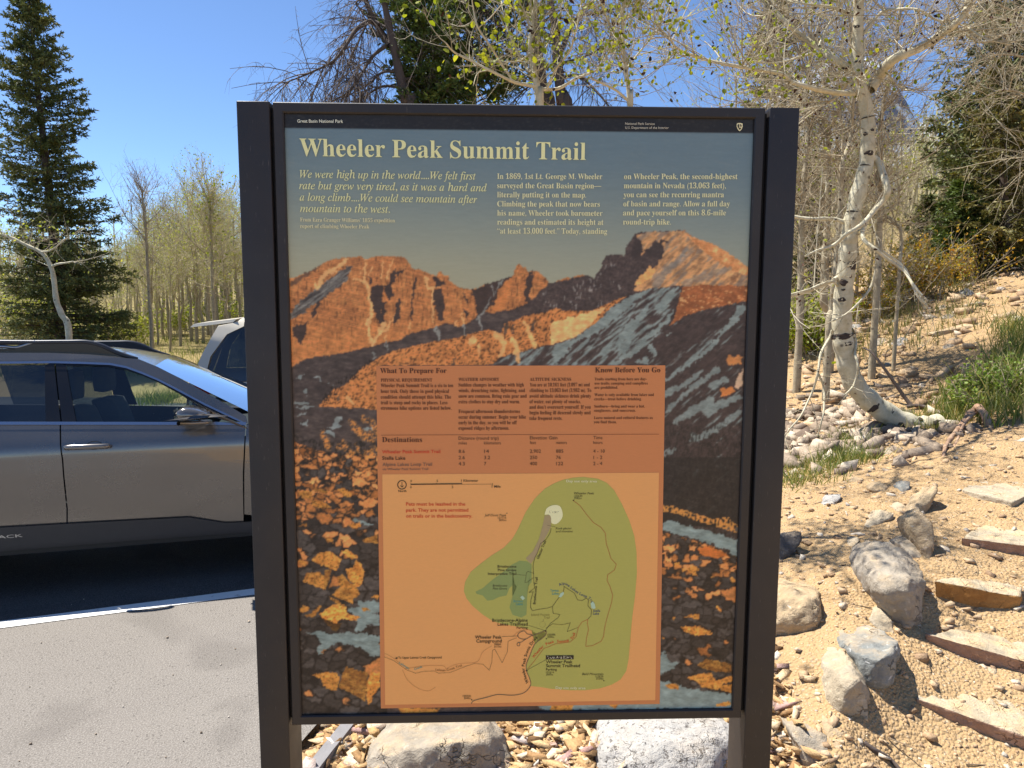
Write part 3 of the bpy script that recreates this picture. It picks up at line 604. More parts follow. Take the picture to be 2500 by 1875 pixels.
G_ = ZD(1300,70,1370,55,1440,50,1540,62,1600,90,1650,140,1700,230,1750,340,1785,450,1800,560,1802,700,1790,850,1770,1000,1755,1150,1745,1280,1730,1360,1690,1420,1630,1455,1550,1480,1450,1492,1350,1492,1220,1482,1150,1470,1085,1463,1083,1440,1068,1400,1052,1360,1056,1320,1080,1250,1112,1180,1160,1140,1185,1112,1180,1094,1120,1106,1090,1090,1060,1075,1000,1062,900,1045,830,1025,760,980,690,920,650,870,632,820,640,760,680,690,740,640,820,580,900,530,960,470,1000,400,1050,290,1110,200,1180,130,1240,95)
flat_obj('day_use_area', G_, Y3, (152, 151, 80), panel)
Y3b = .0024
flat_obj('grove_area', ZD(710,825,760,800,830,740,900,690,960,640,1010,615,1060,620,1090,640,1090,760,1065,790,1060,850,1055,980,1020,1000,960,980,940,930,960,860,990,790,975,770,940,800,920,850,870,860,830,880,790,885,760,850,720,840), Y3b, (117, 134, 82), panel)
flat_obj('moraine_area', ZD(1180,310,1215,305,1225,330,1220,390,1190,450,1150,520,1110,600,1085,637,1050,600,1100,550,1140,470,1165,380), Y3b-.0002, (143, 130, 100), panel)
flat_obj('glacier_area', ZD(1178,302,1190,265,1230,241,1280,245,1300,290,1295,330,1260,366,1225,360,1222,320,1205,303), Y3b-.0004, (226, 204, 164), panel, 3)
for P in (ZD(1012,862,1028,850,1045,868,1030,882), ZD(1272,860,1285,835,1305,825,1308,840,1290,862), ZD(1488,905,1503,890,1515,905,1522,935,1510,942,1495,935)):
    flat_obj('lake_area', P, Y3b-.0005, (152, 178, 160), panel)
flat_obj('here_marker', ZD(1185, 1255, 1373, 1254, 1373, 1282, 1185, 1283), Y3b-.0004, (38, 34, 28), panel)
CREAM, BRN, BLK, RED, GRY, TEAL, NAVY, OLV, WHT = (214, 200, 152), (66, 34, 20), (44, 34, 24), (176, 58, 36), (108, 84, 70), (70, 132, 128), (52, 66, 96), (112, 106, 56), (222, 214, 180)
# lines of the map
def line_mesh(P, w, y, bm, dash=None):
    p = to_panel(P)
    if dash:
        p = np.array(p); seg = np.linalg.norm(np.diff(p, axis=0), axis=1); L = np.concatenate([[0], np.cumsum(seg)])
        for s in np.arange(0, L[-1], dash):
            x, z = np.interp(s, L, p[:, 0]), np.interp(s, L, p[:, 1])
            bm.faces.new([bm.verts.new((x+a, y, ZT+z+c_)) for a, c_ in ((-w/2, -w/2), (w/2, -w/2), (w/2, w/2), (-w/2, w/2))])
        return
    t = nrm(np.gradient(p, axis=0)); nn = np.c_[-t[:, 1], t[:, 0]]*w/2
    A = [bm.verts.new((x, y, ZT+z)) for x, z in p+nn]; B_ = [bm.verts.new((x, y, ZT+z)) for x, z in p-nn]
    for k in range(len(p)-1): bm.faces.new((A[k], B_[k], B_[k+1], A[k+1]))
def lines(name, items, col):
    for P, w, dash, sm in items:
        bm = bmesh.new(); line_mesh(smooth_path(np.array(P), 4) if sm else P, w, Y4, bm, dash); me = bpy.data.meshes.new(name)
        for f in bm.faces:
            f.normal_update()
            if f.normal.y > 0: f.normal_flip()
        bm.to_mesh(me); bm.free(); link(name, me, ink(*col), panel)
PXM = PW/1130
lines('dotted_trail', [(ZD(1222,400,1215,430,1190,470,1150,500,1130,560,1110,600,1100,650,1103,700,1105,760,1110,800,1070,830,1100,825,1085,880,1082,930,1095,953,1150,942,1200,935,1230,925,1270,870,1305,830,1310,790,1340,810,1380,835,1400,880,1430,885,1460,870,1475,880,1470,920,1495,950,1490,990,1470,1010), 1.9*PXM, 3.3*PXM, 0),
    (ZD(1103,700,1060,690,1050,740,1045,760,1060,760,1100,730), 1.7*PXM, 3.3*PXM, 1), (ZD(1230,925,1235,970,1280,980,1270,1000,1215,1040,1185,1085), 1.8*PXM, 3.3*PXM, 0), (ZD(1190,1070,1230,1042,1300,1048,1350,1035,1330,1095,1400,1068), 1.8*PXM, 3.3*PXM, 0),
    (ZD(95,1265,160,1290,240,1350,305,1375,360,1362,430,1360,460,1375,540,1370,640,1330,700,1310,760,1315,803,1355,820,1300,825,1220,840,1212,890,1305,925,1230,930,1160,990,1135), 1.5*PXM, 3.2*PXM, 0)], BLK)
lines('summit_trail_line', [(ZD(1375,210,1420,245,1460,300,1510,360,1560,390,1590,430,1595,500,1615,560,1625,600,1663,640,1650,680,1605,710,1600,750,1620,790,1638,850,1630,900,1600,1000,1585,1060,1575,1130,1560,1160,1500,1190,1455,1195,1460,1140,1475,1080,1465,1040,1470,1012,1430,1030,1405,1068,1390,1130,1350,1165,1250,1178,1170,1210,1110,1290,1060,1350), 1.8*PXM, 3.1*PXM, 0)], (150, 66, 40))
lines('faint_path', [(ZD(820,1190,760,1230,730,1290,690,1305,600,1310,540,1330,510,1345,490,1325,370,1325,230,1345), .7*PXM, None, 1), (ZD(215,1350,250,1420,310,1470,385,1495,440,1468), .7*PXM, None, 1), (ZD(95,1240,140,1262,190,1300), .7*PXM, None, 1), (ZD(1100,1090,1050,1080,1000,1095,960,1130), .7*PXM, None, 1)], (150, 106, 64))
circ = lambda x, y, r, n=24: [(x+r*math.cos(2*math.pi*k/n), y+r*math.sin(2*math.pi*k/n)) for k in range(n+1)]
fl_ = lambda L: [c_ for p in L for c_ in p]
lines('road_line', [(ZD(680,1582,700,1560,780,1540,860,1520,950,1525,1020,1515,1060,1490,1083,1450,1075,1410,1055,1360,1055,1310,1080,1250,1110,1180,1160,1140,1185,1115,1185,1090,1150,1100,1090,1125), 1.9*PXM, None, 1), (ZD(1090,1120,1050,1145,1010,1140,995,1120,1010,1100,1040,1090,1060,1110,1090,1115,1095,1125), 1.9*PXM, None, 1), (ZD(1050,1145,1020,1165,995,1170,992,1188,1006,1190,1010,1176,1000,1170), 1.7*PXM, None, 1)], (104, 84, 66))
lines('pointer_line', [(ZD(1068,1052,1180,1088), .9*PXM, None, 0), (ZD(890,1128,1000,1124), .9*PXM, None, 0), (ZD(1185,1285,1058,1355), .9*PXM, None, 0), (ZD(990,708,1050,714), .8*PXM, None, 0), (ZD(1195,375,1252,387), .8*PXM, None, 0), (ZD(*fl_(circ(1163,1046,20))), .9*PXM, 3*PXM, 0), (ZD(1172,1010,1165,1028), .6*PXM, None, 0)], (84, 72, 46))
lines('scale_bar', [(ZD(275,97,620,93), 1.9*PXM, None, 0), (ZD(275,101,828,97), .7*PXM, None, 0), (ZD(275,87,275,106), .8*PXM, None, 0), (ZD(828,90,828,106), .8*PXM, None, 0), (ZD(620,86,620,97), .8*PXM, None, 0), (ZD(449,88,449,97), .7*PXM, None, 0), (ZD(554,97,554,106), .7*PXM, None, 0),
    (ZD(*fl_(circ(215,101,29))), 2.2*PXM, None, 0), (ZD(215,82,215,116), 1.3*PXM, None, 0), (ZD(204,106,215,118,226,106), 1.3*PXM, None, 0)], BLK)
lines('column_rule', [(ZC(79,553,2113,549), .9*PXM, None, 0)], (96, 52, 30))
for x, y, r in ((1184,1090,6),(1055,1358,6.5),(924,294,3.5),(1374,208,5),(1577,1427,4),(683,1555,4),(1189,1143,4)): flat_obj('map_dot', ZD(*fl_(circ(x, y, r, 12)[:-1])), Y4, BLK, panel)
flat_obj('map_arrow', ZD(165,1273,182,1265,182,1281), Y4, BLK, panel)
# the emblem: arrowhead shield, tree on its left, white below
em = lambda P: ZB(*[c_ for x, y in P for c_ in (1762+x, 268+y)])
shield = flat_obj('emblem', em([(-21,-22),(-12,-26),(0,-27),(12,-26),(21,-22),(20,-10),(22,-2),(16,14),(9,25),(0,32),(-9,25),(-16,14),(-22,-2),(-20,-10)]), Y3, (206, 194, 160), panel)
flat_obj('emblem_tree', em([(-14,-16),(-4,-20),(-6,-8),(-4,4),(-8,12),(-14,4),(-16,-6)]), Y4, (46, 44, 34), shield)
flat_obj('emblem_peak', em([(0,-14),(6,-18),(14,-12),(14,0),(2,0)]), Y4, (96, 88, 70), shield)
flat_obj('emblem_ground', em([(-6,8),(4,6),(12,8),(6,18),(0,24),(-6,18)]), Y4, (60, 56, 44), shield)

# ---- lettering
def serif(s, style):
    o = ''
    for ch in s:
        k = ord(ch)
        if style == 'i':
            o += chr(0x210E) if ch == 'h' else chr(0x1D434+k-65) if 'A' <= ch <= 'Z' else chr(0x1D44E+k-97) if 'a' <= ch <= 'z' else ch
        else:
            o += chr(0x1D400+k-65) if 'A' <= ch <= 'Z' else chr(0x1D41A+k-97) if 'a' <= ch <= 'z' else chr(0x1D7CE+k-48) if '0' <= ch <= '9' else ch
    return o
_dg = bpy.context.evaluated_depsgraph_get()
_glyph = {}
def text_mesh(s, style):                          # verts, tris, width, of a line at size 1
    key = (s, style)
    if key in _glyph: return _glyph[key]
    cu = bpy.data.curves.new('text', 'FONT'); cu.body = serif(s, 'i' if style == 'si' else 'b') if style[0] == 's' else s
    cu.resolution_u = 2; cu.size = 1; cu.offset = {'sb': 0, 'si': .004, 'sr': 0, 'n': 0, 'nb': .012, 'ni': 0, 'nbi': .01}[style]
    if style in ('ni', 'nbi'): cu.shear = .2
    ob = bpy.data.objects.new('text', cu); COL.objects.link(ob); dg = bpy.context.evaluated_depsgraph_get(); dg.update()
    me = bpy.data.meshes.new_from_object(ob.evaluated_get(dg)); bpy.data.objects.remove(ob); bpy.data.curves.remove(cu)
    me.calc_loop_triangles(); v = np.zeros(len(me.vertices)*3); me.vertices.foreach_get('co', v); v = v.reshape(-1, 3)[:, :2]
    t = np.zeros(len(me.loop_triangles)*3, np.int32); me.loop_triangles.foreach_get('vertices', t); t = t.reshape(-1, 3)
    bpy.data.meshes.remove(me); _glyph[key] = (v, t); return v, t
def add_tris(b, V, t):                            # strokes that overlap inside a letter sit a hair apart, never in one plane
    W = V[t].copy(); W[:, :, 1] -= (np.arange(len(t)) % 9)[:, None]*2.2e-5; b.add(W.reshape(-1, 3), None, np.arange(len(t)*3).reshape(-1, 3))
CAPH = {'s': .66, 'n': .70}
def words(name, col, items, Z, y=Y4, path=None):
    """items: (text, x0, y0, x1, y1, cap height, style) in the pixels of one enlarged view"""
    boxes = [(min(i[1], i[3]), min(i[2], i[4])-i[5]*1.9, max(i[1], i[3]), max(i[2], i[4])+i[5]*.9) for i in items]; lab = list(range(len(items)))
    for i in range(len(items)):                   # lines that stand together become one block of lettering
        for j in range(i):
            if lab[i] != lab[j] and boxes[i][0] < boxes[j][2] and boxes[j][0] < boxes[i][2] and boxes[i][1] < boxes[j][3] and boxes[j][1] < boxes[i][3]:
                a_, c_ = lab[i], lab[j]; lab = [c_ if l_ == a_ else l_ for l_ in lab]
    for block in sorted(set(lab)): _words(name, col, [it for it, l_ in zip(items, lab) if l_ == block], Z, y)
def _words(name, col, items, Z, y):
    b = Buf()
    for s, x0, y0, x1, y1, cap, style in items:
        v, t = text_mesh(s, style); p0, p1 = to_panel(Z(x0, y0, x1, y1)); ph = to_panel(Z(x0, y0, x0, y0-cap)); ch = np.linalg.norm(ph[1]-ph[0])
        mn, mxx = v[:, 0].min(), v[:, 0].max(); L = np.linalg.norm(p1-p0); ex = (p1-p0)/L; ey = np.array([-ex[1], ex[0]])
        Pp = p0+np.outer((v[:, 0]-mn)/(mxx-mn)*L, ex)+np.outer(v[:, 1]/CAPH[style[0]]*ch, ey)
        V = np.c_[Pp[:, 0], np.full(len(Pp), y), ZT+Pp[:, 1]]
        a, b_, c_ = V[t[:, 0]], V[t[:, 1]], V[t[:, 2]]; flip = np.cross(b_-a, c_-a)[:, 1] > 0; t2 = t.copy(); t2[flip] = t2[flip][:, ::-1]; add_tris(b, V, t2)
    return b.build(name, ink(*col), panel)
def curved(name, col, s, P, cap, style, Z, sp=1.0):                       # one line of letters along a path
    p = to_panel(smooth_path(np.array(Z(*P)), 4)); seg = np.linalg.norm(np.diff(p, axis=0), axis=1); L = np.concatenate([[0], np.cumsum(seg)])
    ph = to_panel(Z(P[0], P[1], P[0], P[1]-cap)); ch = np.linalg.norm(ph[1]-ph[0])
    W = [(.30 if c_ == ' ' else (text_mesh(c_, style)[0][:, 0].max()+.05)) for c_ in s]; k = L[-1]/sum(W); pos = 0; b = Buf()
    for c_, w_ in zip(s, W):
        if c_ != ' ':
            v, t = text_mesh(c_, style); m_ = (pos+w_/2)*k; x, z = np.interp(m_, L, p[:, 0]), np.interp(m_, L, p[:, 1])
            d = .004; ex = nrm(np.array([np.interp(m_+d, L, p[:, 0])-np.interp(m_-d, L, p[:, 0]), np.interp(m_+d, L, p[:, 1])-np.interp(m_-d, L, p[:, 1])])); ey = np.array([-ex[1], ex[0]])
            Pp = np.array([x, z])+np.outer((v[:, 0]-w_/2)*min(k, ch/.62), ex)+np.outer(v[:, 1]/CAPH[style[0]]*ch, ey); V = np.c_[Pp[:, 0], np.full(len(Pp), Y4), ZT+Pp[:, 1]]
            a, b_, c2 = V[t[:, 0]], V[t[:, 1]], V[t[:, 2]]; flip = np.cross(b_-a, c2-a)[:, 1] > 0; t2 = t.copy(); t2[flip] = t2[flip][:, ::-1]; add_tris(b, V, t2)
        pos += w_
    return b.build(name, ink(*col), panel)
words('title_text', CREAM, [('Wheeler Peak Summit Trail', 535, 512, 2745, 546, 131, 'sb')], ZA)
words('quote_text', CREAM, [('We were high up in the world....We felt first', 535, 680, 1895, 697, 56, 'si'), ('rate but grew very tired, as it was a hard and', 530, 768, 1980, 788, 56, 'si'), ('a long climb....We could see mountain after', 535, 857, 1905, 878, 56, 'si'), ('mountain to the west.', 537, 945, 1232, 952, 56, 'si')], ZA)
words('quote_source_text', (196, 190, 156), [('From Ezra Granger Williams’ 1855 expedition', 538, 1018, 1270, 1026, 29, 'sr'), ('report of climbing Wheeler Peak', 538, 1068, 1072, 1073, 29, 'sr')], ZA)
words('story_text', (206, 198, 160), [(s, 35, y, x1, y+3, 38, 'sr') for s, y, x1 in (('In 1869, 1st Lt. George M. Wheeler', 637, 783), ('surveyed the Great Basin region—', 703, 775), ('literally putting it on the map.', 768, 668), ('Climbing the peak that now bears', 833, 765), ('his name, Wheeler took barometer', 898, 784), ('readings and estimated its height at', 962, 790), ('“at least 13,000 feet.” Today, standing', 1026, 817))]
    + [(s, x0, y, x1, y+1, 38, 'sr') for s, x0, y, x1 in (('on Wheeler Peak, the second-highest', 938, 640, 1745), ('mountain in Nevada (13,063 feet),', 937, 705, 1662), ('you can see the recurring mantra', 934, 769, 1648), ('of basin and range. Allow a full day', 932, 834, 1690), ('and pace yourself on this 8.6-mile', 930, 898, 1662), ('round-trip hike.', 930, 963, 1270))], ZB)
words('park_name_text', (206, 202, 190), [('Great Basin National Park', 517, 254, 871, 257, 25, 'nb')], ZA)
words('agency_text', (190, 184, 170), [('National Park Service', 947, 253, 1157, 255, 17, 'n'), ('U.S. Department of the Interior', 947, 282, 1256, 283, 17, 'n')], ZB)
words('notice_heading_text', BRN, [('What To Prepare For', 75, 100, 560, 100, 35, 'sb'), ('Know Before You Go', 1645, 97, 2122, 97, 35, 'sb'), ('Destinations', 88, 604, 380, 604, 35, 'sb'), ('PHYSICAL REQUIREMENT', 79, 162, 455, 162, 22, 'sb'), ('WEATHER ADVISORY', 647, 158, 945, 158, 22, 'sb'), ('ALTITUDE SICKNESS', 1168, 158, 1470, 158, 22, 'sb')], ZC)
_T = [('Wheeler Peak Summit Trail is a six to ten', 79, 203, 609), ('hour trek. Only those in good physical', 79, 245, 578), ('condition should attempt this hike. The', 79, 287, 593), ('trail is steep and rocky in places. Less', 79, 328, 566), ('strenuous hike options are listed below.', 79, 368, 595),
      ('Sudden changes in weather with high', 647, 199, 1125), ('winds, drenching rains, lightning, and', 647, 240, 1133), ('snow are common. Bring rain gear and', 647, 281, 1145), ('extra clothes to stay dry and warm.', 647, 322, 1096), ('Frequent afternoon thunderstorms', 647, 393, 1096), ('occur during summer. Begin your hike', 647, 434, 1140), ('early in the day, so you will be off', 647, 475, 1073), ('exposed ridges by afternoon.', 647, 515, 1017),
      ('You are at 10,161 feet (3,097 m) and', 1168, 199, 1606), ('climbing to 13,063 feet (3,982 m). To', 1167, 240, 1617), ('avoid altitude sickness drink plenty', 1166, 281, 1616), ('of water, eat plenty of snacks,', 1166, 322, 1540), ('and don’t overexert yourself. If you', 1165, 362, 1613), ('begin feeling ill descend slowly and', 1165, 403, 1612), ('take frequent rests.', 1165, 444, 1405)]
words('advice_text', BRN, [(s, x, y, x1, y, 25, 'sr') for s, x, y, x1 in _T], ZC)
words('rules_text', BRN, [(s, x, y, x1, y, 19, 'sr') for s, x, y, x1 in (('Trails starting from here are day-', 1642, 155, 2022), ('use trails; camping and campfires', 1641, 186, 2030), ('are prohibited.', 1640, 217, 1812), ('Water is only available from lakes and', 1640, 270, 2075), ('creeks—treat before drinking.', 1639, 301, 1985), ('Sunburn—bring and wear a hat,', 1638, 354, 2008), ('sunglasses, and sunscreen.', 1637, 385, 1942), ('Leave natural and cultural features as', 1636, 438, 2066), ('you find them.', 1635, 469, 1803))], ZC)
words('table_text', (58, 40, 26), [('Distance (round trip)', 647, 588, 939, 588, 25, 'n'), ('miles', 647, 622, 707, 622, 22, 'n'), ('kilometers', 833, 622, 955, 622, 22, 'n'), ('Elevation Gain', 1168, 586, 1369, 586, 25, 'n'), ('feet', 1168, 620, 1213, 620, 22, 'n'), ('meters', 1359, 620, 1438, 620, 22, 'n'), ('Time', 1632, 585, 1698, 585, 24, 'n'), ('hours', 1631, 620, 1698, 620, 22, 'n'), ('Stella Lake', 88, 733, 258, 733, 25, 'nb')]
    + [(s, x, y, x1, y, 25, 'n') for y, row in ((684, (('8.6', 647, 692), ('14', 834, 868), ('2,902', 1168, 1248), ('885', 1359, 1412), ('4 - 10', 1631, 1715))), (730, (('2.6', 647, 692), ('3.2', 833, 877), ('250', 1168, 1221), ('76', 1359, 1393), ('1 - 2', 1632, 1697))), (775, (('4.3', 647, 692), ('7', 833, 848), ('400', 1167, 1220), ('122', 1360, 1411), ('2 - 4', 1631, 1696)))) for s, x, x1 in row], ZC)
words('summit_row_text', RED, [('Wheeler Peak Summit Trail', 88, 687, 513, 684, 24, 'nb')], ZC)
words('loop_row_text', GRY, [('Alpine Lakes Loop Trail', 90, 780, 453, 778, 24, 'nb'), ('via Wheeler Peak Summit Trail', 90, 810, 424, 808, 16, 'nb')], ZC)
words('pets_text', RED, [('Pets must be leashed in the', 242, 242, 643, 242, 23, 'nb'), ('park. They are not permitted', 242, 283, 663, 283, 23, 'nb'), ('on trails or in the backcountry.', 242, 323, 690, 323, 23, 'nb')], ZD)
words('map_label_text', BLK, [('0', 272, 82, 282, 82, 15, 'n'), ('.5', 443, 82, 459, 82, 15, 'n'), ('1 Kilometer', 615, 81, 730, 81, 16, 'nb'), ('0', 270, 125, 281, 125, 15, 'n'), ('.5', 547, 124, 562, 124, 15, 'n'), ('1 Mile', 822, 121, 882, 121, 16, 'nb'), ('North', 190, 150, 246, 150, 15, 'nb'),
    ('Jeff Davis Peak', 772, 315, 920, 315, 16, 'ni'), ('12771ft', 863, 332, 920, 332, 14, 'n'), ('3893m', 870, 348, 920, 348, 14, 'n'), ('Wheeler Peak', 1378, 167, 1513, 168, 16, 'ni'), ('13063ft', 1378, 184, 1435, 184, 14, 'n'), ('3982m', 1378, 200, 1429, 200, 14, 'n'), ('Glacier', 1208, 293, 1276, 293, 17, 'nbi'), ('Rock glacier', 1254, 404, 1362, 404, 15, 'ni'), ('and moraine', 1254, 424, 1368, 424, 15, 'ni'),
    ('Bristlecone', 860, 662, 987, 662, 17, 'nb'), ('Pine Grove', 862, 686, 987, 686, 17, 'nb'), ('Interpretive Trail', 795, 711, 987, 711, 17, 'nb'), ('Bristlecone', 827, 790, 925, 790, 15, 'ni'), ('Pine Grove', 827, 810, 924, 810, 15, 'ni'), ('Bristlecone-Alpine', 823, 1028, 1063, 1028, 22, 'nb'), ('Lakes Trailhead', 860, 1054, 1063, 1054, 22, 'nb'), ('Parking', 988, 1075, 1063, 1075, 16, 'nb'),
    ('Wheeler Peak', 706, 1142, 887, 1142, 22, 'nb'), ('Campground', 715, 1168, 887, 1168, 22, 'nb'), ('9886ft', 835, 1186, 884, 1186, 14, 'n'), ('3013m', 835, 1202, 884, 1202, 14, 'n'), ('Wheeler Peak', 1186, 1309, 1365, 1309, 21, 'nb'), ('Summit Trailhead', 1186, 1335, 1416, 1335, 21, 'nb'), ('Parking', 1186, 1358, 1259, 1358, 16, 'nb'), ('10161ft', 1186, 1376, 1240, 1376, 14, 'n'), ('3097m', 1186, 1392, 1233, 1392, 14, 'n'),
    ('Bald Mountain', 1430, 1389, 1574, 1389, 16, 'ni'), ('11562ft', 1518, 1405, 1574, 1405, 14, 'n'), ('3524m', 1524, 1420, 1574, 1420, 14, 'n'), ('To Upper Lehman Creek Campground', 188, 1277, 480, 1275, 15, 'nb'), ('10000ft', 623, 1536, 679, 1536, 14, 'n'), ('3049m', 631, 1551, 679, 1551, 14, 'n'), ('10000ft', 1195, 1122, 1250, 1122, 14, 'n'), ('3049m', 1195, 1138, 1241, 1138, 14, 'n')], ZD)
words('day_use_text', WHT, [('Day use only area', 1326, 85, 1532, 86, 17, 'n'), ('Day use only area', 1251, 1481, 1452, 1484, 17, 'n'), ('You Are Here', 1194, 1278, 1364, 1277, 20, 'nb')], ZD)
words('lake_text', TEAL, [('Brown', 968, 896, 1030, 896, 16, 'nb'), ('Lake', 985, 915, 1030, 915, 16, 'nb'), ('Teresa', 1215, 825, 1273, 825, 16, 'nb'), ('Lake', 1228, 845, 1273, 845, 16, 'nb'), ('Lehman', 190, 1308, 258, 1350, 15, 'nb'), ('Creek', 298, 1355, 352, 1335, 15, 'nb')], ZD)
words('stella_lake_text', NAVY, [('Stella', 1505, 962, 1554, 962, 16, 'nb'), ('Lake', 1505, 981, 1546, 981, 16, 'nb')], ZD)
words('island_trail_text', OLV, [('Island Forest', 1088, 988, 1211, 988, 16, 'n'), ('Trail', 1172, 1007, 1211, 1007, 15, 'n')], ZD)
words('trail_name_text', BLK, [('Glacier Trail', 1138, 605, 1190, 484, 17, 'nb'), ('Bristlecone Trail', 1116, 910, 1132, 728, 17, 'nb')], ZD)
curved('loop_trail_text', NAVY, 'Alpine Lakes Loop Trail', (1278, 787, 1310, 777, 1350, 800, 1400, 838, 1450, 862, 1480, 880, 1500, 912), 18, 'nb', ZD)
curved('drive_text', BLK, 'Wheeler Peak Scenic Drive', (1070, 1440, 1048, 1385, 1041, 1335, 1052, 1280, 1072, 1220, 1102, 1170, 1133, 1135), 19, 'nb', ZD)
curved('summit_trail_text', RED, 'Wheeler  Peak  Summit  Trail', (1105, 1275, 1150, 1220, 1185, 1190, 1240, 1170, 1300, 1168, 1345, 1160, 1375, 1138, 1386, 1105), 18, 'nb', ZD)
curved('creek_trail_text', (122, 84, 48), 'Lehman Creek Trail', (437, 1356, 480, 1362, 520, 1360, 570, 1345, 620, 1328), 15, 'nb', ZD)
# ---------------------------------------------------------------- stones, steps, rubble
def stone_mat(name, c0, c1, speck=None, dust=.5, vein=0.0, scale=1.0):
    m = NT(name); co = m.coord(); n = m.noise(co, 7*scale, 6, .6, .6); f = m.noise(co, 45*scale, 5, .65); g = m.noise(co, 190, 3, .6)
    c = m.mix(m.ramp(n, [(.3, 0), (.7, 1)]), c0, c1); c = m.mix(m.ramp(f, [(.35, .28), (.65, 0)]), c, tuple(x*.6 for x in c0))
    cr = m.ramp(m.noise(m.mapping(co, (1, 2.5, 4)), 9*scale, 5, .7, 1.2), [(.475, 0), (.5, .32), (.525, 0)]); c = m.mix(m.math('MULTIPLY', cr, .5), c, tuple(x*.35 for x in c0)); wn = m.n('TexNoise'); wn.inputs['Scale'].default_value = 11*scale; wn.inputs['Detail'].default_value = 4; m.l(co, wn.inputs['Vector']); wa = m.n('VectorMath', operation='MULTIPLY_ADD'); m.l(wn.outputs['Color'], wa.inputs[0]); wa.inputs[1].default_value = (.30, .30, .30); m.l(m.mapping(co, (1, 1, 1.8)), wa.inputs[2]); ck = m.ramp(m.voro(wa.outputs[0], 5*scale, 'DISTANCE_TO_EDGE'), [(.0, .55), (.025, 0)]); ck = m.math('MULTIPLY', ck, m.ramp(m.noise(co, 5, 3), [(.5, 0), (.6, 1)])); c = m.mix(ck, c, tuple(x*.25 for x in c0)); li = m.ramp(m.noise(co, 24*scale, 4, .7), [(.60, 0), (.66, .5)]); c = m.mix(li, c, tuple(min(.85, x*1.35) for x in c1))
    if speck is not None: c = m.mix(m.ramp(m.noise(m.mapping(co, (1, 1, 1)), 38*scale, 5, .75), [(.56, 0), (.61, .85)]), c, speck)
    if vein: c = m.mix(m.ramp(m.noise(m.mapping(co, (.5, 1, 3)), 14, 4, .6, 2), [(.62, 0), (.68, vein)]), c, (.75, .73, .68))
    ge = m.n('NewGeometry'); sx = m.n('SeparateXYZ'); m.l(ge.outputs['Normal'], sx.inputs[0])
    du = m.math('MULTIPLY', m.ramp(sx.outputs[2], [(.55, 0), (.9, 1)]), m.ramp(m.noise(co, 5, 5, .7), [(.42, 0), (.62, dust)]))
    c = m.mix(du, c, lin(206, 174, 128)); m.base(c); m.set(Roughness=.9, Specular_IOR_Level=.2)
    m.bump(m.math('ADD', m.math('MULTIPLY', f, .8), m.math('ADD', m.math('MULTIPLY', g, .25), m.math('MULTIPLY', ck, -1.2))), .9, .016); return m.m
ST = {'pale': stone_mat('pale limestone', lin(166, 152, 128), lin(190, 176, 152)), 'grey': stone_mat('grey quartzite', lin(146, 136, 120), lin(176, 164, 146)),
      'blue': stone_mat('blue grey quartzite', lin(120, 122, 118), lin(160, 160, 152), vein=.7), 'white': stone_mat('white speckled quartzite', lin(164, 160, 153), lin(190, 186, 178), speck=lin(74, 70, 68), dust=.15, scale=1.3),
      'brown': stone_mat('brown quartzite', lin(146, 112, 78), lin(186, 152, 112)), 'tan': stone_mat('tan quartzite', lin(166, 144, 112), lin(194, 172, 140), vein=.5), 'dark': stone_mat('dark quartzite', lin(92, 86, 80), lin(136, 128, 118)),
      'orange': stone_mat('rusty quartzite', lin(152, 106, 58), lin(194, 148, 90), dust=.2), 'red': stone_mat('red quartzite', lin(158, 124, 102), lin(192, 158, 134), dust=.2), 'tread': stone_mat('worn pale tread', lin(172, 156, 128), lin(198, 184, 158), dust=.85)}
def hull_obj(name, P, mat, noise_amp=.012, sub=3, soft=1, seed=0, freq=9.0, mat2=None, **kw):
    P = np.asarray(P, float); c = P.mean(0); base = np.array([c[0], c[1], P[:, 2].min()])
    bm = bmesh.new(); [bm.verts.new(p-base) for p in P]
    r = bmesh.ops.convex_hull(bm, input=bm.verts); bmesh.ops.delete(bm, geom=[g for g in r['geom_interior'] if isinstance(g, bmesh.types.BMVert)], context='VERTS')
    bmesh.ops.dissolve_limit(bm, angle_limit=.12, verts=bm.verts, edges=bm.edges); bmesh.ops.triangulate(bm, faces=bm.faces)
    for k in range(sub):
        bmesh.ops.subdivide_edges(bm, edges=[e for e in bm.edges if e.calc_length() > .018], cuts=1, use_grid_fill=True, smooth=0)
        bmesh.ops.triangulate(bm, faces=[f for f in bm.faces if len(f.verts) > 3])
        if k < 2:
            for _ in range(soft): bmesh.ops.smooth_vert(bm, verts=bm.verts, factor=.2, use_axis_x=True, use_axis_y=True, use_axis_z=True)
    bm.normal_update(); off = Vector((seed*3.1, seed*1.7, seed*.9))
    for v in bm.verts:
        q = Vector(v.co)*freq+off
        d = mnoise.noise(q)*.55+mnoise.noise(q*2.7)*.3+mnoise.noise(q*6.5)*.22-abs(mnoise.noise(q*1.6+Vector((9, 0, 0))))*.5
        v.co += v.normal*d*noise_amp*2
    if mat2 is not None:
        bm.normal_update()
        for f in bm.faces:
            if f.normal.z < .45: f.material_index = 1
    o = bm_obj(name, bm, [mat, mat2] if mat2 is not None else mat, smooth=True, **kw); o.location = base; return o
Z5 = lambda x, y: (1900+x/2.765, 600+y/2.765); Z6 = lambda x, y: (1850+x/2.14, 1100+y/2.14); Z7 = lambda x, y: (560+x/3.16, 1500+y/3.16); Z8 = lambda x, y: (1200+x/3.16, 1500+y/3.16)
_seed = [0]
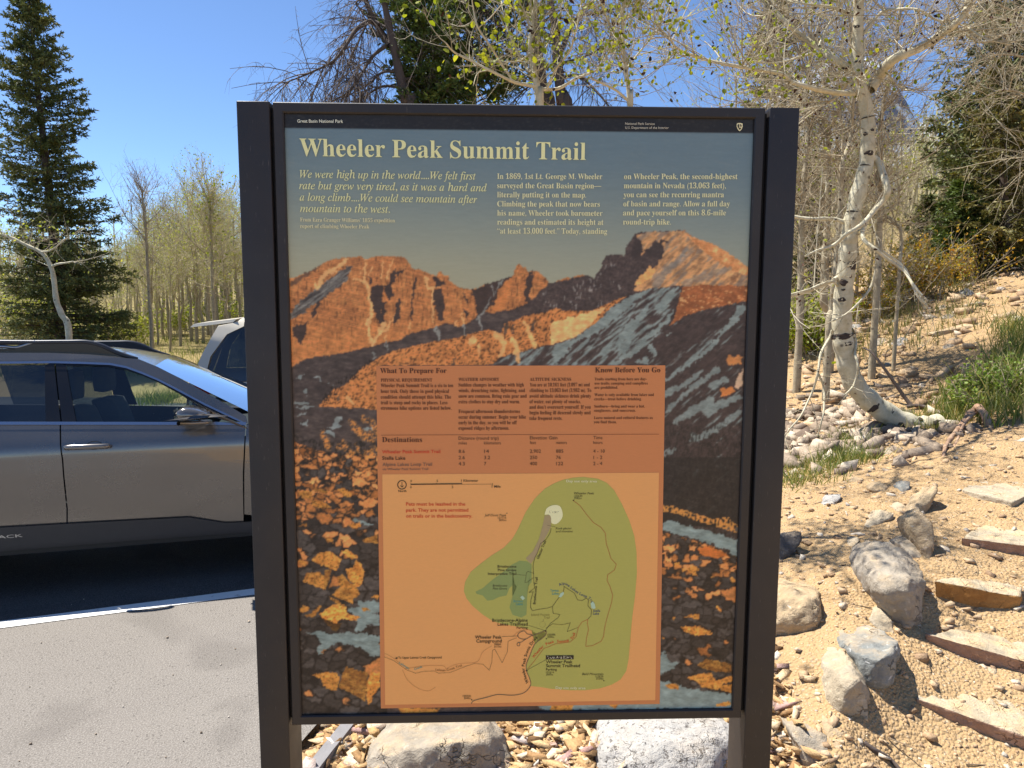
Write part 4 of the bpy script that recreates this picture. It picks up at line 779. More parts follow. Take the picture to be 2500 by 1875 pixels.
def stone(Z, pts, mat, label, thick=.25, name='stone', cat='rock', group=None, amp=None, sink=.06, Yb=None, **kw):
    """pts: (x, y, depth behind the base) in one enlarged view; closed behind with its own thickness"""
    _seed[0] += 1
    pts = [p if len(p) == 3 else (p[0], p[1], None) for p in pts]
    low = max(pts, key=lambda p: p[1]); top = min(pts, key=lambda p: p[1])
    Y0 = hit(*Z(low[0], low[1]))[1] if Yb is None else Yb
    h = (low[1]-top[1])+1e-6; P = []
    for x, y, d in pts:
        if d is None: d = thick*.9*((low[1]-y)/h)**1.3
        P.append(at(*Z(x, y), Y0+d))
    P = np.array(P); c = P.mean(0)
    back = c+(P-c)*.8; back[:, 1] += thick; back[:, 2] -= thick*.15
    bot = P[P[:, 2] < np.median(P[:, 2])].copy(); bot[:, 2] -= sink; bot2 = bot.copy(); bot2[:, 1] += thick
    size = np.ptp(P[:, 0])
    return hull_obj(name, np.vstack([P, back, bot, bot2]), ST[mat] if isinstance(mat, str) else mat, amp or min(.016, size*.05), 4 if size > .12 else 3, 1, _seed[0], min(22, 2.2/max(size, .04)), label=label, cat=cat, group=group, **kw)
def S2(Z, s, *a, **k):                           # flat list -> points
    return stone(Z, [tuple(p) for p in np.array(s, float).reshape(-1, 2)], *a, **k)
BR = 'boulders edging the stone steps'
stone(Z6, [(590,545,.2),(620,482,.3),(700,465,.33),(800,520,.28),(862,585,.22),(886,670,.12),(868,800,.04),(850,880,.0),(765,905,0),(705,850,0),(640,765,.05),(600,655,.1),(660,720,-.03),(795,690,-.05),(790,780,-.05)], 'grey', 'largest grey boulder with a dusty top beside the steps', .28, 'boulder', 'boulder', BR)
stone(Z6, [(515,985,.16),(540,950,.22),(640,930,.26),(740,970,.2),(745,1080,.06),(720,1150,.0),(650,1200,0),(590,1222,0),(560,1180,0),(530,1130,.03),(530,1060,.02),(640,1085,-.04),(735,1020,.02)], 'blue', 'blue grey angular boulder with white veins, just behind the pale pointed one', .22, 'boulder', 'boulder', BR)
stone(Z6, [(355,1290,.08),(400,1180,.12),(440,1090,.16),(482,1048,.2),(530,1110,.16),(595,1250,.06),(590,1330,.0),(545,1398,0),(470,1380,0),(400,1340,.02),(450,1180,.02),(535,1190,.0),(450,1280,-.02)], 'pale', 'pale pointed boulder tapering to the top, nearest the low steps', .2, 'boulder', 'boulder', BR)
S2(Z6, [585,870,620,825,690,805,715,870,725,950,700,965,640,935], 'pale', 'small pale stone wedged between the largest grey boulder and the blue grey one', .15, 'boulder', 'boulder', BR)
stone(Z6, [(60,715,.2),(200,690,.28),(340,715,.26),(345,765,.16),(322,900,.0),(290,945,0),(265,937,0),(240,912,0),(60,905,.02),(180,760,.1),(310,770,.05)], 'tan', 'broad tan boulder partly behind the right sign post', .3, 'boulder', 'boulder', BR)
S2(Z6, [155,1430,250,1450,380,1480,375,1560,350,1650,320,1655,260,1580,190,1500], 'grey', 'low grey stone lying aslant at the lower right of the sign', .14, 'stone', 'stone', BR)
S2(Z6, [370,1400,480,1445,485,1560,465,1600,380,1540,360,1450], 'tan', 'upright tan stone below the pale pointed boulder', .14, 'stone', 'stone', BR)
S2(Z6, [40,1370,150,1440,170,1540,110,1600,40,1590], 'brown', 'brown stone against the foot of the right sign post', .16, 'stone', 'stone', BR)
S2(Z6, [20,1600,110,1615,165,1655,150,1690,20,1690], 'pale', 'pale stone at the bottom edge beside the right sign post', .14, 'stone', 'stone', BR)
S2(Z6, [750,480,830,440,880,520,870,570,800,530], 'grey', 'small grey stone tucked behind the largest grey boulder', .16, 'stone', 'stone', BR)
S2(Z6, [790,350,850,290,930,380,935,450,900,560,880,520,850,430,800,400], 'tan', 'long tan stone upright behind the largest grey boulder', .16, 'stone', 'stone', BR)
S2(Z6, [800,310,870,230,950,165,960,185,900,270,840,330], 'tan', 'half buried tan stone ridge running up the dirt bank', .12, 'stone', 'stone', BR)
HB = 'stones in the dirt bank right of the sign'
for s, mt, lb in (([550,415,640,295,730,320,720,340,650,352], 'pale', 'flat pale stone with a raised end on the dirt bank'), ([720,290,760,262,790,290,770,315,735,312], 'pale', 'round pale stone on the dirt bank near the stone ridge'), ([90,440,240,415,245,450,190,520,90,580], 'dark', 'dark grey stone with branch shadow beside the right sign post'),
                  ([590,190,640,150,690,180,680,205,610,205], 'tan', 'tan flake of rock at the crest of the dirt bank'), ([745,185,770,152,803,150,800,192,760,218], 'blue', 'blue grey stone at the crest of the dirt bank'), ([350,272,390,225,450,222,440,250,380,278], 'white', 'white stone at the crest nearest the grass strip'), ([480,160,520,130,560,135,550,165,500,178], 'tan', 'tan stone at the crest beside the white one'),
                  ([630,430,690,404,720,425,660,440], 'pale', 'thin pale stone just above the largest grey boulder'), ([480,490,530,445,545,460,500,500], 'pale', 'small pale stone half buried left of the largest grey boulder'), ([1190,1140,1215,1100,1265,1130,1250,1165,1210,1168], 'pale', 'pale fist sized stone resting on the dirt between steps'),
                  ([185,530,210,510,222,535,200,548], 'blue', 'little blue grey stone below the dark grey one'), ([920,1150,950,1120,968,1160,945,1175], 'dark', 'little dark stone on the tread below the middle step'), ([705,1170,730,1160,738,1190,715,1200], 'tan', 'little tan stone at the foot of the blue grey boulder'), ([600,1280,650,1300,660,1350,630,1340], 'grey', 'thin grey shard right of the pale pointed boulder')):
    S2(Z6, s, mt, lb, .10, 'stone', 'stone', HB, sink=.03)
SB = 'stones on the far bank behind the curved aspen'
for s, mt, lb in (([655,660,680,612,730,612,745,640,700,662], 'grey', 'grey stone left of the paler one midway up the far bank'), ([780,650,820,605,890,605,880,650,830,672], 'white', 'whitish stone midway up the far bank'), ([780,690,800,664,825,675,815,694], 'pale', 'small pale stone just below the whitish one on the far bank'),
                  ([1110,690,1150,640,1200,602,1235,612,1225,655,1150,686], 'grey', 'long grey stone under the tilted slab'), ([640,545,650,490,690,470,730,500,730,545], 'grey', 'grey block in the row of stones by the yellow bush'), ([730,480,760,450,800,450,810,470,750,490], 'pale', 'pale stone at the upper end of the row by the yellow bush'), ([740,510,790,485,830,515,780,528], 'white', 'whitish stone at the right of the row by the yellow bush'),
                  ([490,560,510,520,560,515,575,545,530,565], 'white', 'whitish stone right beside the curved aspen trunk'), ([590,490,610,478,640,490,635,520,600,520], 'dark', 'dark stone at the left of the row by the yellow bush'), ([570,580,600,555,640,560,630,585], 'tan', 'tan stone below the row by the yellow bush'), ([1080,420,1120,385,1180,395,1160,425,1100,430], 'pale', 'pale stone at the foot of the orange bush'), ([1100,475,1150,440,1220,445,1230,480,1150,490], 'grey', 'grey stone under the orange bush'),
                  ([1230,470,1250,425,1290,425,1280,465], 'white', 'whitish stone right of the orange bush'), ([1240,300,1270,272,1320,290,1330,320,1270,318], 'white', 'whitish stone at the top of the far bank'), ([950,660,980,632,1000,650,970,668], 'tan', 'tan stone alone in the middle of the far bank'), ([1270,690,1300,664,1330,672,1310,695], 'pale', 'pale stone right of the tilted slab'), ([330,930,370,895,440,895,420,930,360,945], 'tan', 'tan stone left of the curved trunk'), ([560,840,590,820,620,838,600,850], 'pale', 'pale stone right of the curved trunk'),
                  ([1020,890,1040,865,1080,862,1075,890], 'grey', 'grey stone low on the far bank by the grass'), ([720,790,750,765,790,775,770,800], 'blue', 'bluish stone beside the fallen twigs'), ([190,1290,220,1260,270,1265,260,1300], 'tan', 'tan stone in the rubble hollow'), ([430,1420,470,1380,560,1370,560,1410,480,1430], 'blue', 'bluish flat rock above the grass strip'), ([240,1490,290,1440,370,1430,360,1480,290,1500], 'grey', 'grey flat rock above the grass strip'), ([580,1400,640,1360,700,1370,690,1410,620,1425], 'dark', 'dark rock at the crest below the curved trunk'),
                  ([720,1385,800,1335,900,1335,860,1370,780,1400], 'grey', 'long grey rock at the crest below the curved trunk'), ([930,1310,1000,1255,1040,1222,1110,1250,1060,1275,1000,1300], 'grey', 'pale grey rock by the foot of the curved trunk')):
    S2(Z5, s, mt, lb, .2, 'stone', 'stone', SB, sink=.08)
# the tilted slab with its broken orange end
stone(Z5, [(1040,565,.0),(1100,555,.25),(1250,520,.3),(1370,490,.35),(1480,478,.35),(1482,500,.1),(1370,535,.05),(1250,565,.02),(1150,588,0),(1060,585,0)], 'tan', 'long tan slab lying tilted on the far bank', .25, 'slab', 'slab', SB)
# stones of the chipped bed behind the sign
stone(Z7, [(1000,1260,0),(1060,1110,.02),(1190,1005,.05),(1260,940,.08),(1400,925,.10),(1600,890,.12),(1790,858,.13),(2000,868,.12),(2060,930,.09),(2110,1090,.04),(2230,1260,0),(1500,1030,-.03),(1800,980,-.02),(1980,1000,.0),(1480,1260,-.08)], 'grey', 'big rough grey brown rock under the sign, left of the white one', .35, 'boulder', 'boulder', 'rocks under the sign', amp=.022)
S2(Z7, [1020,1000,1090,930,1170,970,1160,1050,1080,1100,1015,1105], 'pale', 'small pale rock at the left end of the grey brown rock', .1, 'stone', 'stone', 'rocks under the sign')
stone(Z8, [(820,1260,0),(880,1080,.03),(960,960,.06),(1190,870,.10),(1280,830,.12),(1760,815,.15),(1900,900,.12),(1900,1260,0),(1300,1260,-.10),(1600,980,-.02),(1700,1180,-.08),(1200,1010,.02)], 'white', 'big white dark speckled rock under the sign beside the right post', .4, 'boulder', 'boulder', 'rocks under the sign', amp=.02)
S2(Z8, [1160,870,1190,835,1230,830,1235,860,1200,885], 'dark', 'small dark stone behind the white speckled rock', .08, 'stone', 'stone', 'rocks under the sign')
S2(Z7, [650,960,660,925,700,915,715,945,690,965], 'pale', 'pale pebble beside the stone edging at the left post', .05, 'stone', 'stone', 'rocks under the sign', sink=.02)
S2(Z8, [600,950,640,870,690,920,670,955], 'pale', 'pale upright chip in the gravel under the sign', .05, 'stone', 'stone', 'rocks under the sign', sink=.02)
# ---- the steps: stone slabs let into the path
def step(ft, fb, bk, mat, mat2, label, drop=.05):
    _seed[0] += 1; P = []
    ft = np.array(ft, float).reshape(-1, 2); fb = np.array(fb, float).reshape(-1, 2); bk = np.array(bk, float).reshape(-1, 2)
    B_ = [hit(*Z6(x, y)) for x, y in fb]; ys_ = np.interp(ft[:, 0], fb[:, 0], [p[1] for p in B_]); T_ = [at(*Z6(x, y), Y) for (x, y), Y in zip(ft, ys_)]
    zt = np.interp(bk[:, 0], ft[:, 0], [p[2] for p in T_])+.01; K = [atz(*Z6(x, y), z) for (x, y), z in zip(bk, zt)]
    P = list(T_)+[p-np.array([0, -.01, drop]) for p in B_]+K+[k-np.array([0, 0, .09]) for k in K]
    return hull_obj('step_slab', P, ST[mat], .007, 5, 0, _seed[0], 8, ST[mat2], label=label, cat='step', group='stone slab steps up the path')
step([835,1288,1000,1322,1500,1520], [840,1335,1000,1385,1500,1600], [900,1195,1150,1235,1500,1370], 'tread', 'red', 'lowest step slab, pale top with a dark reddish edge', .05)
step([885,950,1100,1010,1500,1120], [890,1000,1050,1060,1500,1190], [1050,925,1300,960,1500,1035], 'tread', 'red', 'second step slab from the bottom, just above the lone pale stone')
step([925,675,1100,700,1375,757], [940,775,1080,812,1375,832], [1010,655,1200,668,1391,705], 'tread', 'orange', 'step slab with a rusty orange front face beside the largest grey boulder')
step([1065,448,1230,470,1500,500], [1080,488,1230,522,1500,575], [1175,380,1391,395,1500,410], 'tread', 'red', 'step slab with a reddish front face, second from the top')
step([1070,198,1180,222,1335,262,1420,222], [1075,214,1180,250,1335,300,1420,255], [1160,110,1391,118,1440,130], 'pale', 'pale', 'topmost cream speckled slab set in the path')

# ---- rubble nobody could count
def scatter(name, N, region, size, mats_cols, kw, flat=.6, chip=False, pw=2.6):
    b = Buf(); r = np.random.RandomState(len(name)*13)
    ico = [(0, 0, 1), (.9, 0, .45), (.28, .85, .45), (-.72, .52, .45), (-.72, -.52, .45), (.28, -.85, .45), (.72, .52, -.45), (-.28, .85, -.45), (-.9, 0, -.45), (-.28, -.85, -.45), (.72, -.52, -.45), (0, 0, -1)]
    tri = [(0,1,2),(0,2,3),(0,3,4),(0,4,5),(0,5,1),(1,6,2),(2,7,3),(3,8,4),(4,9,5),(5,10,1),(6,7,2),(7,8,3),(8,9,4),(9,10,5),(10,6,1),(11,7,6),(11,8,7),(11,9,8),(11,10,9),(11,6,10)]
    ico = np.array(ico); tri = np.array(tri)
    xy = region(r, N); N = len(xy); z = ground_z(xy[:, 0], xy[:, 1])
    s = size[0]*(size[1]/size[0])**(r.rand(N)**pw)
    if True: ico = np.array([(x, y, z) for x in (-1, 1) for y in (-1, 1) for z in (-1, 1)], float); tri = np.array([(0,1,3),(0,3,2),(4,6,7),(4,7,5),(0,4,5),(0,5,1),(2,3,7),(2,7,6),(0,2,6),(0,6,4),(1,5,7),(1,7,3)])
    nv = len(ico); V = ico[None]*(1+1.15*(r.rand(N, nv, 3)-.5)); sc = np.stack([s*(1+.8*r.rand(N)), s*(.6+.5*r.rand(N)), s*(flat*.6+flat*.6*r.rand(N))], 1)
    if chip: sc[:, 0] *= .75+.6*r.rand(N); sc[:, 1] *= .45+.5*r.rand(N); sc[:, 2] *= .55
    V = V*sc[:, None]; a = r.rand(N)*6.28; tl = r.randn(N)*.35
    c_, s_ = np.cos(tl)[:, None], np.sin(tl)[:, None]; V = np.stack([V[..., 0]*c_-V[..., 2]*s_, V[..., 1], V[..., 0]*s_+V[..., 2]*c_], -1)
    c_, s_ = np.cos(a)[:, None], np.sin(a)[:, None]; V = np.stack([V[..., 0]*c_-V[..., 1]*s_, V[..., 0]*s_+V[..., 1]*c_, V[..., 2]], -1)
    V = V+np.stack([xy[:, 0], xy[:, 1], z+s*flat*.25], 1)[:, None]
    b.add(V.reshape(-1, 3), None, (tri[None]+np.arange(N)[:, None, None]*nv).reshape(-1, 3), rnd=np.repeat(r.rand(N), nv))
    m = NT(name+' material'); co = m.coord(); c = m.ramp(m.attr('rnd'), mats_cols); c = m.mix(m.ramp(m.noise(co, 90, 4), [(.4, .5), (.6, 0)]), c, m.mix(1.0, c, (.55, .52, .5), 'MULTIPLY'))
    m.base(c); m.set(Roughness=.9, Specular_IOR_Level=.2); m.bump(m.noise(co, 160, 3), .5, .006)
    return b.build(name, m.m, **kw)
def box_region(x0, x1, y0, y1, keep=None, p=1.0):
    def f(r, N):
        xy = np.c_[x0+(x1-x0)*r.rand(N), y0+(y1-y0)*r.rand(N)**p]
        k = xy[:, 0] > curb_x(xy[:, 1])+.025
        if keep is not None: k &= keep(xy, r)
        return xy[k]
    return f
tanr = [(0, lin(150, 124, 98)), (.25, lin(192, 162, 126)), (.5, lin(208, 182, 146)), (.75, lin(184, 156, 124)), (.9, lin(222, 208, 184)), (1, lin(176, 166, 152))]
scatter('gravel', 22000, box_region(-.8, 4.6, 2.1, 8.0, p=1.4), (.0022, .018), tanr, dict(kind='stuff'), pw=5)
scatter('rock_chips', 26000, box_region(-.95, 1.15, 2.1, 4.4, p=1.4), (.004, .034), [(0, lin(112, 84, 58)), (.2, lin(176, 140, 96)), (.45, lin(206, 176, 130)), (.6, lin(190, 150, 96)), (.8, lin(226, 208, 176)), (.93, lin(176, 140, 130)), (1, lin(236, 228, 212))], dict(kind='stuff'), .55, True)
def rub_region(r, N):                             # the hollow left of and below the bent aspen, thinning outwards
    xy = np.c_[1.4+2.8*r.rand(N), 5.2+3.2*r.rand(N)]
    d = np.hypot((xy[:, 0]-2.5)/1.0, (xy[:, 1]-6.5)/1.0)+(fbm(xy[:, 0]*1.5, xy[:, 1]*1.5, 3, 71)-.5)*1.6
    return xy[r.rand(N) < np.clip(1.35-d, 0.06, 1)]
scatter('rubble', 4200, rub_region, (.010, .060), [(0, lin(120, 104, 90)), (.3, lin(164, 146, 124)), (.6, lin(140, 124, 108)), (.85, lin(192, 174, 150)), (1, lin(214, 200, 176))], dict(kind='stuff'), .8)
scatter('bank_rubble', 6000, box_region(2.0, 11, 6.6, 16), (.008, .070), tanr, dict(kind='stuff'), pw=3.8)

# twigs and litter lying about
bt_ = Buf(); r_ = np.random.RandomState(21); n = 420; xy = box_region(-.6, 4.4, 2.2, 7.5)(r_, n); n = len(xy); z = ground_z(xy[:, 0], xy[:, 1])+.006; a = r_.rand(n)*6.28
batch(bt_, np.c_[xy, z], np.c_[np.cos(a), np.sin(a), r_.randn(n)*.08], .03+.14*r_.rand(n)**2, .0028, .0012, r_.randn(n, 3)*np.array([.2, .2, .03]), 3, 4)
m = NT('litter twigs'); m.base(m.mix(m.attr('rnd'), lin(70, 54, 42), lin(150, 130, 104))); m.set(Roughness=.9); bt_.build('twig_litter', m.m, kind='stuff')
b = Buf(); n = 110; xy = np.c_[-3.4+2.6*r_.rand(n), 2.0+2.3*r_.rand(n)]; xy = xy[xy[:, 0] < curb_x(xy[:, 1])-.02]; n = len(xy); V = (np.array([(x, y, z) for x in (-1, 1) for y in (-1, 1) for z in (-1, 1)], float)[None]+(r_.rand(n, 8, 3)-.5))*(.001+.0045*r_.rand(n, 1, 1)**3)+np.c_[xy, np.full(n, .003)][:, None]
b.add(V.reshape(-1, 3), None, (np.array([(0,1,3),(0,3,2),(4,6,7),(4,7,5),(0,4,5),(0,5,1),(2,3,7),(2,7,6),(0,2,6),(0,6,4),(1,5,7),(1,7,3)])[None]+np.arange(n)[:, None, None]*8).reshape(-1, 3), rnd=np.repeat(r_.rand(n), 8))
m = NT('pavement grit'); m.base(m.ramp(m.attr('rnd'), [(0, lin(70, 58, 48)), (.5, lin(150, 132, 110)), (1, lin(190, 180, 165))])); m.set(Roughness=.9); b.build('pavement_grit', m.m, kind='stuff')
# ---------------------------------------------------------------- parked cars
def car_paint(name, c, rough=.32, metal=.55):
    m = NT(name); co = m.coord(); n = m.noise(co, 3, 4, .6)
    m.base(m.mix(n, tuple(x*.94 for x in c), tuple(min(1, x*1.05) for x in c))); m.set(Metallic=metal, Roughness=rough, Coat_Weight=1.0, Coat_Roughness=.04)
    d = m.ramp(m.noise(co, 1.4, 5, .65), [(.4, rough*.8), (.75, rough*1.4)]); m.l(d, m.b.inputs['Roughness']); return m.m
def glass(name, tint, dark=.0):
    m = NT(name); tr = m.n('BsdfTransparent'); tr.inputs[0].default_value = (*tint, 1); gl = m.n('BsdfGlossy'); gl.inputs['Roughness'].default_value = .015; gl.inputs[0].default_value = (.95, .97, 1, 1)
    fr = m.n('Fresnel'); fr.inputs[0].default_value = 1.55; mx = m.n('MixShader'); m.l(m.math('ADD', m.math('MULTIPLY', fr.outputs[0], .95), dark), mx.inputs[0]); m.l(tr.outputs[0], mx.inputs[1]); m.l(gl.outputs[0], mx.inputs[2]); m.l(mx.outputs[0], m.out.inputs[0]); return m.m
M_BLACK = simple('black gloss trim', (.010, .010, .012), .25, var=.1, spec=.5); M_PLAST = simple('unpainted grey plastic cladding', lin(50, 50, 52), .62, var=.15, scale=30, bump=.05)
M_RUB = simple('tyre rubber', (.02, .02, .02), .85, bump=.1); M_ALU = simple('alloy', lin(150, 152, 156), .3, 1.0); M_CHR = simple('satin window moulding', lin(150, 160, 176), .22, .9, var=.04); M_SEAT = simple('grey seat cloth', lin(64, 68, 74), .9, bump=.1); M_DASH = simple('dashboard vinyl', (.012, .013, .015), .6)
M_GLASS = glass('side glass', (.66, .76, .70), .02); M_PRIV = glass('privacy glass', (.13, .16, .18), .04); M_WIND = glass('windscreen glass', (.70, .80, .78), .03); M_MIR = simple('mirror glass', (.8, .8, .8), .03, 1.0)

class CarKit:
    """side view outlines (x along the car, z up) laid on the car's curved side; lateral axis runs away from the camera"""
    def __init__(s, root, width, bulge, belt, roof): s.r = root; s.w = width; s.bulge = bulge; s.belt = belt; s.roof = roof
    def off(s, z): return float(np.interp(z, [p[0] for p in s.bulge], [p[1] for p in s.bulge]))
    def side(s, name, P, mat, push=0.0, far=False, parent=None, thick=0.0, smooth=True, dz=.045, **kw):
        bm = bmesh.new(); vs = [bm.verts.new((x, 0, z)) for x, z in P]; bm.faces.new(vs)
        zs = [z for _, z in P]
        for zc in np.arange(min(zs)+.02, max(zs), dz): bmesh.ops.bisect_plane(bm, geom=bm.verts[:]+bm.edges[:]+bm.faces[:], plane_co=(0, 0, zc), plane_no=(0, 0, 1), dist=1e-5)
        if thick:
            r = bmesh.ops.extrude_face_region(bm, geom=bm.faces[:]); nv = {g for g in r['geom'] if isinstance(g, bmesh.types.BMVert)}
        else: nv = set()
        for v in bm.verts:
            o = s.off(v.co.z)+push+(thick if v in nv else 0); v.co.y = (s.w-o) if far else o
        bmesh.ops.recalc_face_normals(bm, faces=bm.faces)
        if not thick:
            for f in bm.faces:
                if (f.normal.y > 0) != far: f.normal_flip()
            me = bpy.data.meshes.new(name); bm.to_mesh(me); bm.free(); return link(name, me, mat, parent or s.r, smooth, **kw)
        o = bm_obj(name, bm, mat, parent or s.r, False, **kw); return o
    def loft(s, name, rows, mat, parent=None, smooth=True, **kw):        # rows of points, quads between them
        b = Buf(); n = len(rows[0]); V = np.array(rows, float).reshape(-1, 3); ii = (np.arange(len(rows)-1)[:, None]*n+np.arange(n-1)[None]).ravel()
        b.add(V, np.stack([ii, ii+1, ii+n+1, ii+n], -1)); return b.build(name, mat, parent or s.r, smooth, **kw)
def arc(cx, cz, r, a0, a1, n=14): return [(cx+r*math.cos(R(a0+(a1-a0)*k/n)), cz+r*math.sin(R(a0+(a1-a0)*k/n))) for k in range(n+1)]
def make_wheel(root, x, y, rad, width, far):
    wv_ = bpy.data.objects.new('wheel', None); COL.objects.link(wv_); wv_.parent = root; wv_.location = (x, y, rad)
    b = Buf(); a = np.linspace(0, 2*np.pi, 41); prof = [(rad-.10, 0), (rad-.03, -.01), (rad, .02), (rad, width-.02), (rad-.03, width+.01), (rad-.10, width)]
    V = np.array([[(r*math.cos(t), yy if not far else -yy, r*math.sin(t)) for r, yy in prof] for t in a]).reshape(-1, 3); n = 6; ii = (np.arange(40)[:, None]*n+np.arange(n-1)[None]).ravel()
    b.add(V, np.stack([ii, ii+1, ii+n+1, ii+n], -1)); b.build('tyre', M_RUB, wv_, True)
    bm = bmesh.new(); sg = -1 if far else 1
    bmesh.ops.create_cone(bm, cap_ends=True, segments=32, radius1=rad-.10, radius2=rad-.10, depth=.03, matrix=Matrix.Translation((0, sg*.07, 0)) @ Matrix.Rotation(R(90), 4, 'X'))
    for k in range(5):
        t = 2*math.pi*k/5
        r = bmesh.ops.create_cube(bm, size=1, matrix=Matrix.Rotation(-t, 4, 'Y') @ Matrix.Translation(((rad-.1)/2, sg*.03, 0)) @ Matrix.Diagonal((rad-.11, .03, .07, 1)))
    bm_obj('rim', bm, M_ALU, wv_)

# ---- the grey brown estate car in front
CA = R(16.2); C0 = np.array([-3.076, 4.288]); cex = np.array([math.cos(CA), math.sin(CA)]); cey = np.array([-math.sin(CA), math.cos(CA)])
car = empty('parked_car', (C0[0], C0[1], 0), CA, label='grey brown estate car with black roof rails parked beside the white line, seen side on', cat='car', group='cars parked on the lot')
bul = [(.20, .10), (.30, .015), (.40, -.005), (.55, -.035), (.75, -.052), (.90, -.050), (.925, -.044), (.95, -.032), (1.00, -.008), (1.04, .012), (1.08, .035), (1.30, .125), (1.45, .195), (1.50, .225), (1.56, .30), (1.60, .42)]
K = CarKit(car, 1.82, bul, 1.06, 1.50)
def cxz(u, v, z=None, push=0.0):                  # photograph pixel -> (x, z) on the near side
    o = 0.0
    for _ in range(6):
        d = ray(u, v); q = C0+cey*(o+push); k = (np.dot(q-CAM[:2], cey))/np.dot(d[:2], cey); P = CAM+d*k; zz = P[2]; o = K.off(zz) if z is None else K.off(z)
    return (float(np.dot(P[:2]-C0, cex)), float(P[2]))
ZK = lambda x, y: cxz(x/2.592, 760+y/2.592)
def kp(*a): return [ZK(x, y) for x, y in zip(a[0::2], a[1::2])]
RL = -.75                                         # the rear door's hidden front limit is out of frame: its rear edge
M_CAR = car_paint('grey brown metallic paint', lin(110, 106, 102), .26, .65)
belt0 = ZK(0, 712); belt1 = ZK(1556, 712); bz = lambda x: belt0[1]+(belt1[1]-belt0[1])*(x-belt0[0])/(belt1[0]-belt0[0])
sx0, sx1, sx2 = ZK(386, 712), ZK(400, 950), ZK(430, 1260)
fx0, fx1 = ZK(1560, 735), ZK(1550, 1335)
clad = [ZK(*p) for p in ((0, 1378), (430, 1352), (1200, 1308), (1430, 1342), (1545, 1337))]
g = .004
fd = K.side('door', [(sx0[0]+g, bz(sx0[0])-.01), (sx1[0]+g, sx1[1]), (sx2[0]+g, sx2[1]), (clad[1][0]+g, clad[1][1])]+[(clad[2][0], clad[2][1]), (clad[3][0], clad[3][1]), (fx1[0]-g, clad[4][1]), (fx1[0]+.01-g, .7), (fx0[0]-g, fx0[1])]+[(fx0[0]-.01, bz(fx0[0])-.01)], M_CAR)
rd = K.side('door', [(-1.02, bz(-1.02)-.01), (-1.06, .75), (-.72, .42), (-.62, clad[0][1]+.005), clad[0], (clad[1][0]-g, clad[1][1]), (sx2[0]-g, sx2[1]), (sx1[0]-g, sx1[1]), (sx0[0]-g, bz(sx0[0])-.01)], M_CAR)
def handle(cx, parent):
    (x0, z0), (x1, z1) = ZK(430+cx, 868), ZK(692+cx, 868); zc = (z0+z1)/2; b = Buf()
    pth = [(x0, K.off(zc)-.012, zc), (x0+.012, K.off(zc)-.034, zc+.004), ((x0+x1)/2, K.off(zc)-.044, zc+.005), (x1-.012, K.off(zc)-.034, zc+.002), (x1, K.off(zc)-.010, zc)]
    tube(b, smooth_path(pth, 5), np.interp(np.linspace(0, 1, 21), [0, .1, .5, .9, 1], [.011, .0165, .017, .0165, .010]), 10); b.build('handle', M_CAR, parent, True)
    pc = ZK(600+cx, 860); b = Buf(); a = np.linspace(0, 2*np.pi, 25)[:-1]; V = [(pc[0]+.045*math.cos(t), K.off(pc[1])+.0-.002+.004*0, pc[1]+.026*math.sin(t)) for t in a]+[(pc[0], K.off(pc[1])+.010, pc[1])]
    b.add([(x, K.off(z)-.0025, z) if k < 24 else (x, y, z) for k, (x, y, z) in enumerate(V)], None, [(k, (k+1) % 24, 24) for k in range(24)]); b.build('handle_cup', M_BLACK, parent, True)
handle(0, fd); handle(-1180, rd)
# lower cladding, badge lettering on it
lo = [ZK(*p) for p in ((1580, 1400), (850, 1455), (0, 1528))]
K.side('sill_cladding', [(-.62, clad[0][1]+.002), clad[0], clad[1], clad[2], clad[3], clad[4], (clad[4][0]+.05, clad[4][1])]+[(clad[4][0]+.05, .285)]+lo[:1]+lo[1:]+[(-.62, lo[2][1])], M_PLAST, -.012, dz=.03)
K.side('sill_cladding', [(-.62, .42), (clad[4][0]+.05, .42), (clad[4][0]+.05, .285), (-.62, .285)], M_PLAST, -.012, True)
v, t = text_mesh('OUTBACK', 'nb'); (x1, z1) = ZK(157, 1438); b = Buf(); sc = .30/(v[:, 0].max()-v[:, 0].min()); zb = [ZK(150, 1434)[1], ZK(150, 1415)[1]]
X = x1+(v[:, 0]-v[:, 0].max())*sc; Z_ = zb[0]+v[:, 1]/.7*(zb[1]-zb[0])
b.add(np.c_[X, [K.off(z)-.0145 for z in Z_], Z_], None, t); b.build('badge_text', M_ALU, car)
# window surround, glass, pillars
sill_z = lambda x: bz(x)
top_f = kp(420,345, 560,343, 700,352, 800,372, 900,405, 1000,450, 1150,532, 1240,590, 1350,645, 1500,706)
arch = kp(-400,318, 0,318, 340,314, 520,318, 700,325, 800,345, 900,382, 1000,425, 1100,477, 1300,585, 1480,672, 1556,712)
outer = kp(-400,262, 0,262, 300,262, 560,272, 720,288, 880,300, 1000,350, 1150,428, 1300,515, 1450,600, 1560,668)
K.side('roof_side', outer+[(outer[-1][0]+.01, bz(outer[-1][0]))]+[(p[0], p[1]) for p in arch[::-1]], M_CAR, -.002)
K.side('window_moulding', arch+[(x, z-.013 if z > bz(x)+.02 else z-.005) for x, z in arch[::-1]], M_CHR, -.004, dz=.2)
K.side('window_moulding', [(-1.1, bz(-1.1)+.006), (fx0[0]+.0, bz(fx0[0])+.006), (fx0[0]+.0, bz(fx0[0])-.012), (-1.1, bz(-1.1)-.012)], M_CHR, -.006, dz=.2)
inn = [(x, z-.013) for x, z in arch if z > bz(x)+.05]
bp = kp(285,340, 342,318, 385,708, 290,708); bp2 = kp(352,320, 418,340, 484,706, 394,708)
K.side('door_pillar', bp, M_BLACK, .002); K.side('door_pillar', bp2, M_BLACK, .002)
